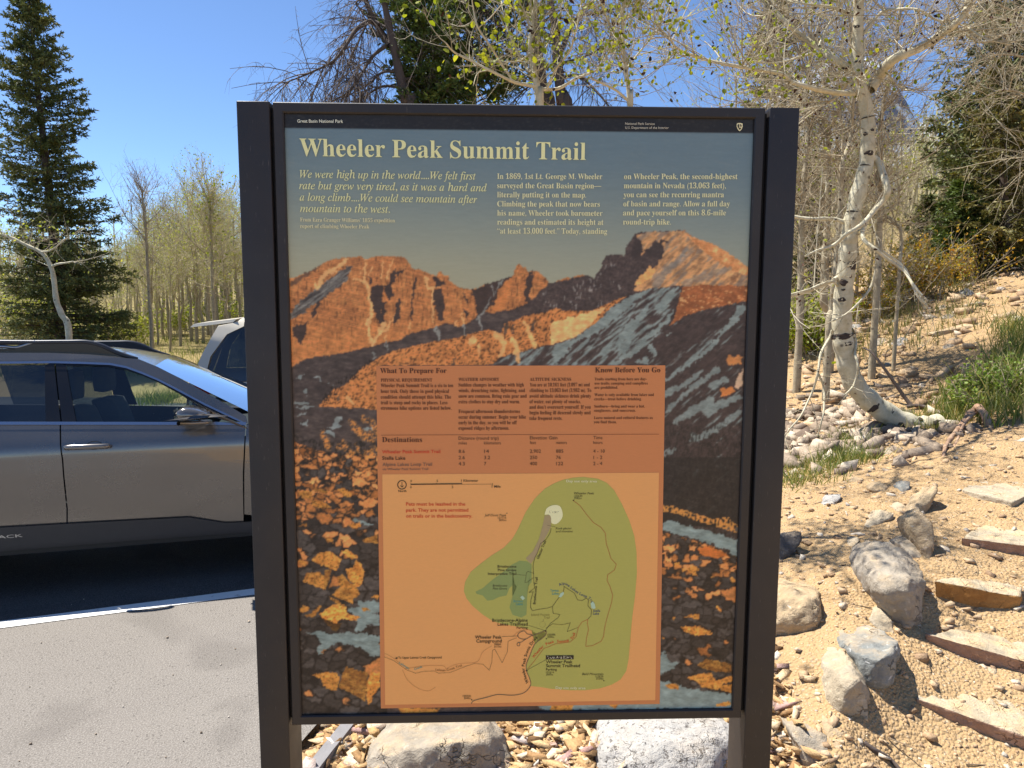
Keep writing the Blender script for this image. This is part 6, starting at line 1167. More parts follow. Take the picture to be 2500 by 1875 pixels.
# black scars, knots and collars on its trunk
asp = bpy.data.objects['aspen_tree']; M_SCAR = simple('black bark scar', lin(64, 54, 48), .9, var=.4, scale=30)
Qm = smooth_path(main, 12); Rm = np.linspace(.104, .036, len(Qm))
for x, y, w, h, zz in ((430, 355, .040, .022, z5), (515, 130, .05, .045, z5), (440, 238, .035, .03, z5), (445, 600, .10, .030, z5), (480, 640, .05, .022, z5), (618, 1075, .055, .028, z5), (760, 1085, .05, .014, z5), (805, 1190, .024, .03, z5), (940, 1145, .03, .03, z5), (1045, 1190, .03, .05, z5), (440, 290, .018, .010, z5), (1155, 687, .022, .012, z4), (1115, 715, .020, .016, z4), (1140, 808, .045, .022, z4), (1040, 1130, .05, .008, z4), (1110, 880, .05, .006, z4), (1130, 620, .06, .006, z4), (1075, 330, .03, .008, z4), (1070, 140, .03, .012, z4)):
    u, v = zz([x, y]); d = ray(u, v); k = ((Qm-CAM) @ d)/(d @ d); dist = np.linalg.norm(CAM+k[:, None]*d-Qm, axis=1); j = int(dist.argmin()); T = nrm(Qm[min(j+1, len(Qm)-1)]-Qm[max(j-1, 0)]); X = CAM+k[j]*d-Qm[j]; lat = nrm(np.cross(T, d)); off_ = np.clip(X @ lat, -Rm[j]*.8, Rm[j]*.8); fwd = -nrm(d-T*(d @ T)); depth = math.sqrt(Rm[j]**2-off_**2); n_ = nrm(lat*off_+fwd*depth); c_ = Qm[j]+n_*(Rm[j]*.97); side = np.cross(T, n_); b = Buf(); n = 18; a = np.arange(n)*2*np.pi/n; wob_ = 1+.5*(rng.rand(n)-.5)
    ring = lambda f, hh: [c_+side*math.cos(t)*w*f*q-n_*(Rm[j]-math.sqrt(max(Rm[j]**2-(math.cos(t)*w*f*q)**2, 1e-6)))+T*math.sin(t)*h*f*q+n_*hh for t, q in zip(a, wob_)]
    V = ring(1, -.004)+ring(.8, .006)+ring(.3, .003)+[c_+n_*.001]
    b.add(V, [(i+o, (i+1) % n+o, (i+1) % n+o+n, i+o+n) for o in (0, n) for i in range(n)], [(2*n+i, 2*n+(i+1) % n, 3*n) for i in range(n)]); so = b.build('bark_scar', M_SCAR, None, True); so.parent = asp; so.matrix_parent_inverse = Matrix.Translation(-asp.location)
for P, a, c, lb, tw_ in ((z5([352,560,345,470,312,385,308,300,315,200,320,0])+z4([895,1500,915,1200,920,1000,918,800,915,700,870,600,780,520,700,430,640,300,600,150,560,-60]), .050, .012, 'slim grey aspen stem just left of the bent white aspen', 110), (z5([345,520,360,430,375,250])+z4([950,1560,970,1300,985,1100,990,900,1010,820,1035,740,1045,640,1050,520,1060,380,1040,200,1020,0]), .036, .012, 'thin grey aspen stem between the slim one and the bent white aspen', 90),
                     (z4([1180,1520,1190,1300,1195,1100,1190,900,1195,700,1210,560,1240,420,1280,250,1300,0]), .036, .010, 'grey aspen stem just right of the bent white trunk', 110), (z4([770,1700,775,1400,780,1150,790,950,810,700,800,500,820,300,830,0]), .040, .012, 'grey aspen stem hard by the right sign post', 130), (z4([1300,1450,1310,1300,1305,1220,1280,1180,1240,1150,1200,1180]), .020, .010, 'leaning grey aspen pole right of the bent trunk', 20)):
    Yb = {0: 7.6}.get(0); Yb = 7.4+rng.rand()*1.6; P3_ = px_path(P, Yb, .4, .05); g0 = P3_[0].copy(); g0[2] = gz(g0[0], g0[1])-.1
    if P3_[0][2]-g0[2] > .15: P3_ = np.vstack([g0, P3_])
    pl = [(P3_, a*Yb/7.5, c)]
    if 'slim grey' in lb: pl += [(px_path(z4([918,690,960,620,980,560,962,500,1000,420,1030,330]), Yb, -.3), .024, .008)]
    tree('aspen_tree', lb, 'aspen', pl, B_GREY, T_GREY, 'aspens on the slope right of the sign', L_YEL, [dict(n1=tw_, L1=.8, r1=.0065, lv=(5, 4), t0=.25, up=.2, leaf=(int(tw_*2.2), .035), bud=int(tw_*1.2))])
# ---- generic aspens
def gen_aspen(h, r, n1, seed, leaf=None, up=.3, t0=.3, L1=.22, bend=.10):
    global rng
    old = rng; rng = np.random.RandomState(seed)
    z = np.linspace(0, h, 9); x = np.cumsum(rng.randn(9)*bend*h/9)*1.0; y = np.cumsum(rng.randn(9)*bend*h/9); P = np.c_[x-x[0], y-y[0], z]
    Q = smooth_path(P, 4); bt, bb, bl = Buf(), Buf(), Buf(); tube(bt, Q, np.linspace(r, r*.22, len(Q)), 8, wob=.05); limbs = [(Q, r, r*.2)]
    for k in range(7):
        t = .35+.55*rng.rand(); j = int(t*(len(Q)-1)); a = rng.rand()*6.28; L = h*(.14+.16*rng.rand())*(1.2-t*.7); d = np.array([math.cos(a), math.sin(a), .5+.5*rng.rand()]); pts = np.array([Q[j]+d*L*s+np.array([0, 0, .35*L*s*s])+rng.randn(3)*.03*L for s in np.linspace(0, 1, 5)])
        pts[0] = Q[j]; pts = smooth_path(pts, 3); tube(bt, pts, np.linspace(r*.32, r*.08, len(pts)), 6); limbs.append((pts, r*.32, r*.08))
    twigs(bb, limbs, n1, h*L1, r*.13, (4, 4), up=up, t0=t0, leafbuf=bl, leaf=leaf); rng = old
    return bt, bb, bl
def asp_proto(h, r, n1, seed, bark, tm, lm, label, group, leaf, **k):
    bt, bb, bl = gen_aspen(h, r, n1, seed, leaf, **k); root = empty('aspen_tree', label=label, cat='aspen', group=group); bt.build('trunk', bark, root, True); bb.build('branches', tm, root)
    if bl.n: bl.build('leaves', lm, root)
    return root
def place(proto, first, x, y, s, rz, z=None, label=None):
    o = proto if first else copy_tree(proto)
    o.location = (x, y, (gz(x, y) if z is None else z)-.05); o.scale = (s, s, s); o.rotation_euler = (0, 0, rz)
    if label: o['label'] = label
    return o
def upx(u, Y): return (u-1250)/F*Y*1.0
GL = 'slim aspen in the sunlit budding grove beyond the parked cars'; GG = 'aspens of the grove beyond the cars'
protos = [asp_proto(5.2, .075, 85, 11+i, B_GREY, T_OCH, L_YEL, GL, GG, (620, .05), t0=.5, L1=.15) for i in range(4)]
gr_ = np.random.RandomState(3)
spots = [(280,27),(300,31),(318,25),(340,33),(362,28),(385,24),(398,30),(415,26),(428,33),(440,23.5),(455,29),(468,25),(482,31),(497,24),(510,28),(524,33),(538,25),(552,30),(566,26),(580,29),(600,24),(640,27),(690,30),(235,33),(30,30),(75,28),(5,26)]+[(265+13.5*i, 22+((i*7)%11)) for i in range(26)]
for i, (u, Y) in enumerate(spots):
    hpx = np.interp(u, [0, 240, 300, 420, 500, 560, 700], [130, 130, 175, 260, 285, 255, 240])*(.75+.4*gr_.rand()); s = hpx/F*Y/5.2*1.1
    place(protos[i % 4], i < 4, upx(u, Y), Y, s, gr_.rand()*6.28)
# taller individuals of the grove
P = px_path(z2([710,1660,715,1560,705,1420,695,1260,685,1080,672,960,668,900]), 19.5); P[0][2] = gz(P[0][0], P[0][1])
tree('aspen_tree', 'tall leafless aspen standing apart at the left end of the grove', 'aspen', [(P, .058, .016), (px_path(z2([690,1140,640,1080,600,1040,580,1000]), 19.5), .02, .006), (px_path(z2([688,1060,740,1010,770,980]), 19.5), .014, .005)], B_GREY, T_GREY, GG, None, [dict(n1=110, L1=.75, r1=.008, lv=(4, 3), t0=.35, up=.25)])
P = px_path(z2([1020,1700,1010,1500,1000,1300,995,1150,990,1020,988,930]), 21); P[0][2] = gz(P[0][0], P[0][1])
tree('aspen_tree', 'tallest budding aspen of the grove, next to the left sign post', 'aspen', [(P, .068, .016)], B_GREY, T_OCH, GG, L_YEL, [dict(n1=150, L1=.8, r1=.009, lv=(4, 3), t0=.3, up=.3, leaf=(700, .06))])
P = px_path(z2([310,1680,325,1570,292,1490,266,1420,255,1330,240,1265,200,1200,130,1165,60,1130,0,1110]), 14.5); P[0][2] = gz(P[0][0], P[0][1])
tree('aspen_tree', 'crooked white aspen in front of the tall spruce', 'aspen', [(P, .064, .022), (px_path(z2([240,1262,275,1250,310,1245,345,1238]), 14.5, -.3), .026, .012), (px_path(z2([190,1195,240,1185,300,1140,330,1120]), 14.5, -.4), .02, .008)], B_ASP, T_PALE, None, L_YEL, [dict(n1=30, L1=.6, r1=.006, lv=(4, 2), t0=.5, up=.2, leaf=(160, .05))])

# ---- conifers
def conifer(name, label, cat, base, top, prof, nb, nl, nsz, mat_n, r, group=None, droop=.12, t0=.06, up=.1, dens=1.0, lean=None, bark=None, sub=14, gap=.25):
    """whorls of drooping limbs with side sprays of needle blades; prof = half width (m) along the height"""
    base = np.array(base, float); top = np.array(top, float); H = top[2]-base[2]; root = empty(name, tuple(base), label=label, cat=cat, group=group); bt, bb, bn = Buf(), Buf(), Buf()
    ts = np.linspace(0, 1, 14); P = (top-base)[None]*ts[:, None]+np.c_[np.sin(ts*5)*.03*H*.2, np.cos(ts*4)*.02*H*.2-.004*H, np.zeros(14)]; tube(bt, P, np.linspace(r, r*.12, 14), 10, wob=.1)
    t = t0+(1-t0)*(rng.rand(nb)**.9); t = np.sort(t); a = np.cumsum(np.full(nb, 2.4))+rng.randn(nb)*.5; L = np.interp(t, [p[0] for p in prof], [p[1] for p in prof])*(.62+.5*rng.rand(nb)); L *= np.where(rng.rand(nb) < gap, .55, 1)
    P0 = np.stack([np.interp(t, ts, P[:, k]) for k in range(3)], 1); d = nrm(np.c_[np.cos(a), np.sin(a), up-droop*2*(1-t)+.35*t**2]); s = batch(bb, P0, d, L, np.maximum(r*.16*(1.1-t), .006), .004, np.c_[np.zeros((nb, 2)), np.full(nb, droop)], 5, 4)
    m_ = np.maximum((sub*np.clip(L/L.max(), .25, 1)).astype(int), 4); idx = np.repeat(np.arange(nb), m_); tt = .12+.88*rng.rand(len(idx)); p, T = s(idx, tt); side = nrm(np.cross(T, np.array([0, 0, 1.0]))); sg = np.where(rng.rand(len(idx)) < .5, 1, -1)[:, None]
    dd = nrm(T*.75+side*sg*(.55+.3*rng.rand(len(idx), 1))+rng.randn(len(idx), 3)*.18+np.array([0, 0, -.12])); LL = np.clip(L[idx]*(.42*(1.08-tt)+.10), .06, .6)*(.7+.6*rng.rand(len(idx))); s2 = batch(bb, p, dd, LL, .004, .002, rng.randn(len(idx), 3)*.1-np.array([0, 0, .06]), 2, 3)
    k = int(nl*dens); i2 = np.repeat(np.arange(len(idx)), k); t2 = rng.rand(len(i2)); q, T2 = s2(i2, t2); nd = nrm(T2*.8+rng.randn(len(i2), 3)*.55); tone = np.clip(np.repeat(rng.rand(nb), m_)[i2]*.5+rng.rand(len(i2))*.5, 0, 1); needles(bn, q, nd, nsz*(.6+.8*rng.rand(len(i2))), nsz*.34, tone)
    i3 = np.repeat(np.arange(nb), k); t3 = .3+.7*rng.rand(len(i3)); q, T2 = s(i3, t3); needles(bn, q, nrm(T2+rng.randn(len(i3), 3)*.6), nsz, nsz*.34)
    bt.build('trunk', bark or B_CON, root, True); bb.build('limbs', bark or B_CON, root); bn.build('foliage', mat_n, root); return root
SY = 19.0
b0 = at(150, 830, SY); b0[2] = gz(b0[0], b0[1])-.1; tp_ = at(76, -42, SY)
conifer('spruce_tree', 'tall dark spruce with a thin pointed top left of the sign', 'spruce', b0, tp_, [(0, 1.85), (.12, 1.82), (.28, 1.62), (.42, 1.42), (.55, 1.2), (.68, 1.0), (.8, .78), (.9, .52), (1, .05)], 430, 15, .095, N_DK, .17, droop=.10, sub=24, gap=.3)
# right-hand conifers
def con_px(label, u, vtop, Y, prof_px, nb, mat_n, name='fir_tree', nsz=.09, nl=8, sub=16, r=.09, droop=.1, utop=None, group='conifers on the slope right of the sign', **k):
    x, y = upx(u, Y), Y; b_ = np.array([x, y, gz(x, y)-.1]); tp = at(u if utop is None else utop, vtop, Y); m_ = Y/F
    return conifer(name, label, 'fir', b_, tp, [(t, w*m_) for t, w in prof_px], nb, nl, nsz, mat_n, r, group, droop, sub=sub, **k)
con_px('large dark fir filling the right edge of the view', 2475, -160, 13.5, [(0, 190), (.4, 190), (.7, 150), (1, 10)], 380, N_DK, nsz=.11, sub=22, r=.15)
con_px('golden green fir in front of the large dark one', 2440, 150, 12.0, [(0, 130), (.3, 125), (.7, 85), (1, 6)], 190, N_GD, nsz=.085, sub=16)
con_px('small pointed fir top standing left of the large dark fir', 2318, 225, 17, [(0, 60), (.5, 55), (.85, 26), (1, 3)], 110, N_DK)
con_px('bushy bright green young fir above the orange bush', 2352, 440, 12.4, [(0, 95), (.4, 92), (.8, 50), (1, 6)], 190, N_GR, nsz=.08, sub=18)
con_px('low green young fir beside the fallen log', 2456, 555, 13.8, [(0, 50), (.5, 46), (1, 5)], 70, N_GR, nsz=.08)
con_px('dark fir between the orange bush and the bright young fir', 2262, 480, 15, [(0, 80), (.5, 75), (1, 8)], 110, N_DK)
con_px('dark young fir behind the slim aspen stems near the post', 1975, 380, 12.5, [(0, 70), (.5, 60), (1, 6)], 110, N_DK)
con_px('olive spruce top behind the aspen twigs right of the sign', 1888, -90, 15, [(0, 90), (.5, 80), (.8, 52), (1, 8)], 200, N_GD, 'spruce_tree', nsz=.10)
# ---- behind the sign: dead pine, green pine, dead trunks
DY = 10.5
def dead(P, Y, a, c, limbs, label, n1, L1, group=None, foot=True):
    P3_ = px_path(P, Y); g0 = P3_[0].copy(); g0[0] += .3; g0[2] = gz(g0[0], Y)-.1; P3_ = np.vstack([g0, P3_]); pl = [(P3_, a, c)]
    for L, r0, r1, dy in limbs: pl.append((px_path(L, Y, dy, .1), r0, r1))
    return tree('dead_pine', label, 'dead tree', pl, B_DEAD, T_DEAD, group, None, [dict(limbs=list(range(1, len(pl))), n1=n1, L1=L1, r1=.008, lv=(5, 4), up=-.12, droop=.28, t0=.08)])
dead(z3([615,520,590,455,560,330,535,210,510,100,490,0,470,-150,455,-300,440,-600,430,-900]), DY, .085, .010, [(z3([520,200,460,110,410,0,380,-120]), .045, .03, .4), (z3([470,110,430,95,370,130,320,210,270,270,170,320,60,365]), .035, .008, -.6), (z3([500,200,440,250,390,330,340,400,270,445]), .028, .008, -.4), (z3([560,380,480,380,400,430,350,470]), .024, .008, .4), (z3([540,310,480,320,420,370,300,440]), .022, .006, -.3), (z3([505,120,430,100,400,140,360,230,330,330]), .020, .006, .6), (z3([420,0,370,10,400,60,430,80]), .018, .006, .2), (z3([560,350,640,330,700,300]), .014, .005, .2)],
     'dead pine with bare drooping boughs above the left of the sign', 190, .75)
conifer('pine_tree', 'green pine with a thick trunk above the middle of the sign', 'pine', (upx(1165, 12), 12, gz(upx(1165, 12), 12)), at(1140, -230, 12), [(0, .1), (.35, .4), (.5, 1.1), (.7, 1.4), (.9, 1.0), (1, .1)], 170, 12, .10, N_GR, .15, sub=18, t0=.40, droop=.02, up=.35, gap=.4)
conifer('pine_tree', 'green pine leaning left beside the dead pine', 'pine', (upx(1092, 11), 11, gz(upx(1092, 11), 11)), at(1010, -60, 11), [(0, .1), (.4, .3), (.55, .7), (.8, .85), (1, .15)], 130, 12, .09, N_GR, .06, sub=18, t0=.5, droop=-.05, up=.55, gap=.3)
dead(z3([1220,520,1195,440,1180,330,1160,180,1150,60,1140,-150,1120,-600,1105,-1000]), 11.5, .095, .012, [(z3([1170,230,1080,200,1000,120,900,20,850,-40]), .03, .01, .5), (z3([1160,120,1230,60,1300,20]), .02, .008, .3), (z3([1185,360,1120,380,1060,420]), .016, .006, .3)], 'dead trunk with a broken limb above the middle of the sign', 60, .6, 'bare trunks above the sign')
dead(z3([1290,520,1270,455,1250,300,1240,150,1225,60,1205,-60,1190,-200,1165,-650,1150,-1100]), 11, .105, .012, [(z3([1250,250,1330,80,1400,60,1480,40]), .035, .012, .4), (z3([1260,340,1340,330,1420,400,1480,470]), .03, .01, -.3), (z3([1245,180,1170,120,1120,50]), .02, .008, .4), (z3([1255,280,1400,230,1500,160]), .02, .006, .2)], 'thick dark dead trunk right of the broken limbed one above the sign', 90, .6, 'bare trunks above the sign')
# the budding aspens just behind the sign
YS = 4.6
for P, a, c, lm, lb, tw_, lf in ((z3([1170,560,1165,460,1160,390,1142,290,1130,200,1138,90,1150,0,1155,-120]), .026, .010, [(z3([1162,380,1120,370,1060,358,960,310,880,270,800,230,762,190]), .012, .004, -.5), (z3([1160,388,1250,385,1330,340,1400,312,1450,295]), .012, .004, .4), (z3([1060,358,1010,290,960,210,900,120,880,40,870,-40]), .008, .003, -.4), (z3([1150,330,1100,280,1060,200,1020,100,1000,0]), .008, .003, .3), (z3([1130,230,1080,265,1010,270]), .006, .002, -.3), (z3([1200,386,1240,300,1300,220,1330,120,1350,20]), .008, .003, -.4), (z3([1330,340,1420,300,1480,200,1500,100]), .006, .002, .3), (z3([1150,270,1200,200,1250,90,1270,0]), .006, .002, .3), (z3([950,305,900,320,880,375]), .004, .002, -.1)],
     'leafing aspen sapling rising behind the middle of the sign', 150, (800, .036)), (z3([1565,560,1562,465,1552,350,1538,250,1530,100,1532,0,1535,-100]), .017, .007, [(z3([1560,440,1500,390,1420,352,1390,335]), .009, .004, -.3), (z3([1545,300,1600,230,1680,130,1720,60,1740,0]), .006, .002, .3), (z3([1535,200,1480,120,1440,20,1430,-40]), .006, .002, -.3), (z3([1555,350,1620,340,1680,300,1740,260]), .005, .002, .2), (z3([1532,90,1600,40,1660,-40]), .005, .002, .2)],
     'thin leafing aspen sapling rising behind the right half of the sign', 110, (620, .032))):
    P3_ = px_path(P, YS); g0 = P3_[0].copy(); g0[2] = gz(g0[0], YS)-.05; pl = [(np.vstack([g0, P3_]), a*1.0, c)]+[(px_path(L, YS, dy, .05), r0, r1) for L, r0, r1, dy in lm]
    tree('aspen_tree', lb, 'aspen', pl, B_ASP, T_PALE, 'budding aspens behind the sign', L_YG, [dict(n1=tw_, L1=.36, r1=.003, lv=(4, 2), up=.3, t0=.3, leaf=lf, bud=160)])
# ---- bare thickets and slim aspens filling the slope on the right
TH = 'leafless aspens of the thicket'; TL = 'slender leafless aspen in the grey brown thicket right of the sign'
prt = [asp_proto(5.0, .06, 82, 31+i, B_GREY, T_GREY if i != 1 else T_OCH, L_YG, TL, TH, (420, .042), L1=.24, up=.12, t0=.2) for i in range(3)]
th = [(1950,11.5,290),(2010,13,300),(2050,11,380),(2085,14,360),(2120,12,390),(2150,15,420),(2180,13,460),(2215,16,500),(1860,12,60),(1790,13,170),(2250,14.5,560),(2290,17,470),(1910,10.5,330),(2140,10.5,500)]
for i, (u, Y, vt) in enumerate(th):
    x = upx(u, Y); z = gz(x, Y); s = (at(u, vt, Y)[2]-z)/5.0; place(prt[i % 3], i < 3, x, Y, s, gr_.rand()*6.28)
# the pale tangle hanging in from the top right corner
pl = [(px_path([2660,760,2650,500,2630,300,2600,100,2570,-80,2540,-300], 9.2), .10, .03)]
for P in ([2600,120,2520,60,2440,40,2370,60,2320,110],[2590,60,2500,-20,2420,-60,2340,-30],[2610,180,2520,140,2430,130,2340,170],[2580,0,2480,60,2400,100,2330,60,2290,20],[2630,300,2540,240,2450,215,2390,240],[2560,-60,2450,-40,2380,10,2310,-20],[2640,420,2560,380,2480,390],[2600,60,2540,10,2470,20,2390,-20]): pl.append((px_path(P, 9.2, -.5, .15), .016, .005))
tree('aspen_tree', 'leafless aspen whose pale tangled twigs hang into the top right corner', 'aspen', pl, B_GREY, T_PALE, 'aspens on the slope right of the sign', None, [dict(limbs=list(range(1, 9)), n1=150, L1=.7, r1=.006, lv=(5, 3), up=-.05, droop=.05, t0=.1, flat=.8)])

# ---- bushes
def bush(label, name, u0, u1, v0, v1, Y, lm, n, sz, stems, group=None, tm=None, dep=.8):
    uc = (u0+u1)/2; x, y = upx(uc, Y), Y; z = gz(x, y); root = empty(name, (x, y, z), label=label, cat='bush', group=group); bt, bl = Buf(), Buf(); hw = (u1-u0)/2/F*Y; h = max((v1-v0)/F*Y, .25)
    nb = stems; P0 = np.c_[rng.randn(nb)*hw*.35, rng.randn(nb)*dep*.3, np.zeros(nb)]; P0[:, 2] = ground_z(P0[:, 0]+x, P0[:, 1]+y)-z-.03; d = nrm(np.c_[P0[:, 0]/hw*.8+rng.randn(nb)*.3, rng.randn(nb)*.4, np.ones(nb)]); L = h*(.5+.6*rng.rand(nb)); s = batch(bt, P0, d, L, .009, .004, rng.randn(nb, 3)*.12, 4, 4)
    idx = np.repeat(np.arange(nb), 9); tt = .25+.75*rng.rand(len(idx)); p, T = s(idx, tt); s2 = batch(bt, p, nrm(T+rng.randn(len(idx), 3)*.7), L[idx]*.35*(.5+rng.rand(len(idx))), .004, .002, rng.randn(len(idx), 3)*.15, 3, 3)
    k = rng.choice(len(idx), n); q, T = s2(k, .2+.8*rng.rand(n)); tone = np.clip(rng.rand(len(idx))[k]*.7+rng.rand(n)*.3, 0, 1); leaves(bl, q+rng.randn(n, 3)*sz*.9, sz*(.6+.7*rng.rand(n)), rnd=tone); bt.build('stems', tm or T_GREY, root); bl.build('leaves', lm, root); return root
bush('bright yellow green bush beside the right sign post', 'bush', 1900, 2035, 705, 835, 10, L_BUSH, 3600, .050, 60)
bush('wide orange and yellow budding bush behind the bent aspen', 'bush', 2110, 2330, 630, 775, 11.5, L_ORG, 3600, .042, 80)
bush('smaller orange bush right of the wide orange one', 'bush', 2290, 2390, 660, 760, 12, L_ORG, 1300, .040, 36)
bush('low yellow bush at the foot of the wide orange one', 'bush', 2080, 2180, 730, 790, 11, L_ORG, 900, .038, 30)
bush('leafy green weeds at the foot of the tall grass by the right edge', 'bush', 2350, 2500, 955, 1040, 6.8, leaf_mat('weed leaves', [(0, lin(92, 116, 44)), (.6, lin(122, 144, 62)), (1, lin(156, 166, 84))], .4), 2600, .032, 60, dep=.5)
bush('olive bush left of the fallen log', 'bush', 2340, 2420, 650, 720, 14, L_BUSH, 900, .045, 26)
for i, (u, v0, Y, n) in enumerate(((20,660,25,1500),(110,690,24,1200),(215,720,23,1000),(300,720,24,1300),(420,730,27,1400),(540,720,28,1400),(640,700,26,1400),(720,690,28,1200))):
    bush('yellow green bush at the foot of the spruce' if i < 3 else 'yellow green undergrowth bush beneath the grove', 'bush', u-60, u+60, v0, 815, Y, L_YEL, n, .075, 40, 'bushes by the spruce' if i < 3 else 'bushes beneath the grove', T_OCH, 1.2)
# far-off wood closing the view between the trunks: leafless crowns that read as one mass
bw, bl = Buf(), Buf(); r_ = np.random.RandomState(5); n = 900; Yr = 34+60*r_.rand(n)**1.3; ux = np.where(r_.rand(n) < .5, -300+1100*r_.rand(n), 1500+1300*r_.rand(n)); X = upx(ux, Yr); Zg = ground_z(X, Yr)
s = batch(bw, np.c_[X, Yr, Zg-.1], np.c_[r_.randn(n)*.06, r_.randn(n)*.06, np.ones(n)], 3.0+2.6*r_.rand(n), .07, .02, r_.randn(n, 3)*.04, 4, 4)
idx = np.repeat(np.arange(n), 26); p, T = s(idx, .3+.7*r_.rand(len(idx))); s2 = batch(bw, p, nrm(r_.randn(len(idx), 3)+np.array([0, 0, .7])), .5+.9*r_.rand(len(idx)), .016, .006, r_.randn(len(idx), 3)*.15, 2, 3)
k = r_.choice(len(idx), 26000); q, T = s2(k, r_.rand(26000)); leaves(bl, q+r_.randn(26000, 3)*.08, .13)
fw_ = bw.build('far_wood', T_OCH, kind='stuff'); bl.build('far_wood_leaves', L_YEL, kind='stuff')
# ---- grass
def grass(name, pts, hgt, w, label=None, spread=.12, per=60, mat_=None, kind='stuff', arch=.25):
    b = Buf(); P = []; L = []
    for (x, y, h) in pts:
        k = per; P.append(np.c_[x+rng.randn(k)*spread, y+rng.randn(k)*spread, np.zeros(k)]); L.append(np.full(k, h)*(.5+.7*rng.rand(k)))
    P = np.concatenate(P); L = np.concatenate(L); P[:, 2] = ground_z(P[:, 0], P[:, 1])-.01; N = len(P); d = nrm(np.c_[rng.randn(N)*.22, rng.randn(N)*.22, np.ones(N)]); a = nrm(np.cross(d, rng.randn(N, 3))); bend = rng.randn(N, 3)*arch; bend[:, 2] = -abs(bend[:, 2])*.5
    ts = np.array([0, .4, .75, 1.0]); C_ = P[:, None]+(d*L[:, None])[:, None]*ts[None, :, None]+(bend*L[:, None])[:, None]*(ts**2)[None, :, None]; W = w*(.6+.8*rng.rand(N))[:, None, None]*np.array([1, .85, .5, .06])[None, :, None]
    V = np.stack([C_-a[:, None]*W/2, C_+a[:, None]*W/2], 2).reshape(N, 8, 3); q = np.array([[0, 1, 3, 2], [2, 3, 5, 4], [4, 5, 7, 6]]); b.add(V.reshape(-1, 3), (q[None]+np.arange(N)[:, None, None]*8).reshape(-1, 4), rnd=np.repeat(rng.rand(N), 8))
    return b.build(name, mat_ or G_GRASS, kind=kind)
def gpts(box, n, h, Zc=None):                     # clump spots from pixels on the ground
    out = []
    for _ in range(n):
        u, v = box[0]+(box[2]-box[0])*rng.rand(), box[1]+(box[3]-box[1])*rng.rand(); p = hit(u, v); out.append((p[0], p[1], h*(.6+.7*rng.rand())))
    return out
tall = gpts((2335, 980, 2500, 1040), 18, .26)+gpts((2420, 880, 2520, 980), 26, .36)+gpts((2460, 800, 2520, 880), 14, .40)+gpts((2300, 930, 2420, 1030), 12, .18)
grass('tall_grass', tall, .3, .010, spread=.11, per=34)
low = gpts((1915, 1120, 2030, 1185), 30, .10)+gpts((2030, 1105, 2110, 1140), 16, .14)+gpts((2200, 1020, 2330, 1050), 22, .13)+gpts((2060, 1050, 2090, 1090), 8, .16)
grass('short_grass', low, .1, .006, spread=.09, per=34)
far_ = [(upx(u, Y), Y, .28) for u, Y in zip(rng.uniform(2250, 2520, 60), rng.uniform(12, 16, 60))]+[(upx(u, Y), Y, .22) for u, Y in zip(rng.uniform(2050, 2400, 36), rng.uniform(9, 12, 36))]
grass('bank_grass', far_, .2, .010, spread=.16, per=34, mat_=leaf_mat('dry olive grass', [(0, lin(110, 110, 62)), (.6, lin(136, 134, 84)), (1, lin(176, 166, 116))], .3))
vg = [(upx(390+rng.randn()*14, 15.2), 15.2+rng.randn()*.25, .3) for _ in range(22)]
b_ = [(upx(u, Y), Y, .25) for u, Y in zip(rng.uniform(-100, 700, 110), rng.uniform(17.2, 26, 160))]
grass('verge_grass', vg+b_, .3, .012, spread=.3, per=40, mat_=leaf_mat('verge grass blades', [(0, lin(84, 104, 40)), (.6, lin(110, 128, 52)), (1, lin(160, 154, 90))], .35))
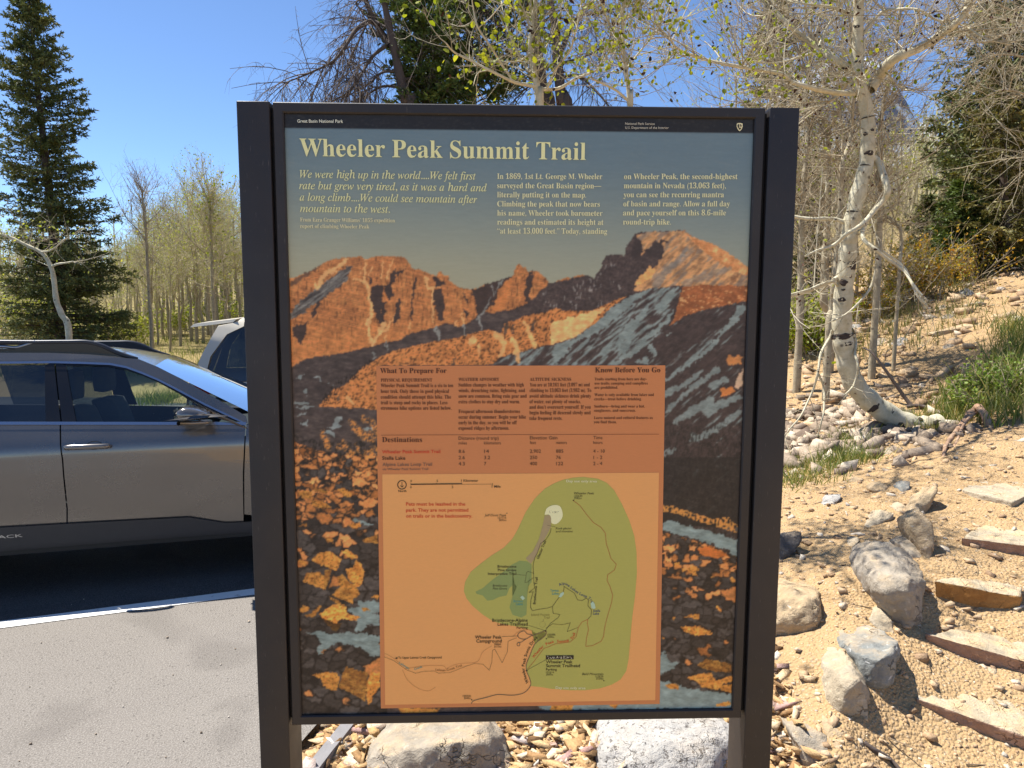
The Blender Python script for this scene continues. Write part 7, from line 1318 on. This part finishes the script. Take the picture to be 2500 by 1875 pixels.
# ---- logs, stump, sticks, root
def log_obj(name, label, cat, P, r0, r1, mat_, sides=10, wob=.12, n=4):
    P = np.asarray(P); c = P[0]; b = Buf(); Q = smooth_path(P-c, n); tube(b, Q, np.linspace(r0, r1, len(Q)), sides, wob=wob); s = b.build(name, mat_, None, True, label=label, cat=cat); s.location = c; return s
log_obj('fallen_log', 'bleached fallen log beside the low green fir', 'log', [at(1900+x/2.765, 600+y/2.765, 14.2) for x, y in ((1330, 222), (1450, 208), (1560, 190), (1720, 165))], .07, .06, B_DEAD)
hull_obj('stump', [at(1900+x/2.765, 600+y/2.765, 14.4+d) for x, y in ((1445, 190), (1450, 140), (1500, 128), (1528, 145), (1525, 190)) for d in (0, .3)], stone_mat('bleached stump wood', lin(170, 164, 156), lin(200, 194, 184)), .01, 3, 1, 77, 4, label='bleached block like stump behind the fallen log', cat='stump')
stk = lambda L, dy=.0: [hit(1900+x/2.765, 600+y/2.765)+np.array([0, -.05, .03+dy]) for x, y in L]
log_obj('stick', 'dark fallen branch propped on the bank right of the bent trunk', 'stick', [hit(1900+910/2.765, 600+1080/2.765), at(1900+860/2.765, 600+1020/2.765, 7.2), at(1900+740/2.765, 600+850/2.765, 7.3), at(1900+640/2.765, 600+720/2.765, 7.4), at(1900+575/2.765, 600+680/2.765, 7.5)], .022, .008, B_DEAD)
log_obj('stick', 'dark stick lying at the foot of the bent trunk', 'stick', stk(((850, 1095), (940, 1085), (1050, 1120), (1150, 1140))), .018, .010, B_DEAD)
log_obj('stick', 'weathered stick on the dirt near the lowest step', 'stick', [hit(1850+x/2.14, 1100+y/2.14)+np.array([0, 0, .008]) for x, y in ((560, 1530), (620, 1570), (690, 1610), (760, 1680))], .010, .007, B_DEAD)
RT = bark_mat('red root bark', lin(150, 116, 92), lin(190, 160, 130), lin(96, 72, 58), .7, 22.0)
Pr = np.array([hit(1900+x/2.765, 600+y/2.765)+np.array([0, .05, dz]) for x, y, dz in ((1120, 1440, -.03), (1190, 1350, .0), (1250, 1260, .03), (1330, 1200, .05), (1410, 1180, .05), (1490, 1225, -.04))]); c = Pr[0]; b = Buf()
for k, (o, r0, r1) in enumerate(((0, .010, .036), (.04, .006, .020))):
    Q = smooth_path(Pr-c+np.array([o, abs(o)*.6, 0])+rng.randn(*Pr.shape)*.03, 5); tube(b, Q, np.linspace(r0, r1, len(Q))*(1+.12*rng.randn(len(Q))), 9, wob=.45)
o = b.build('exposed_root', RT, None, True, label='reddish twisted root lying on the crest of the dirt bank', cat='root'); o.location = c
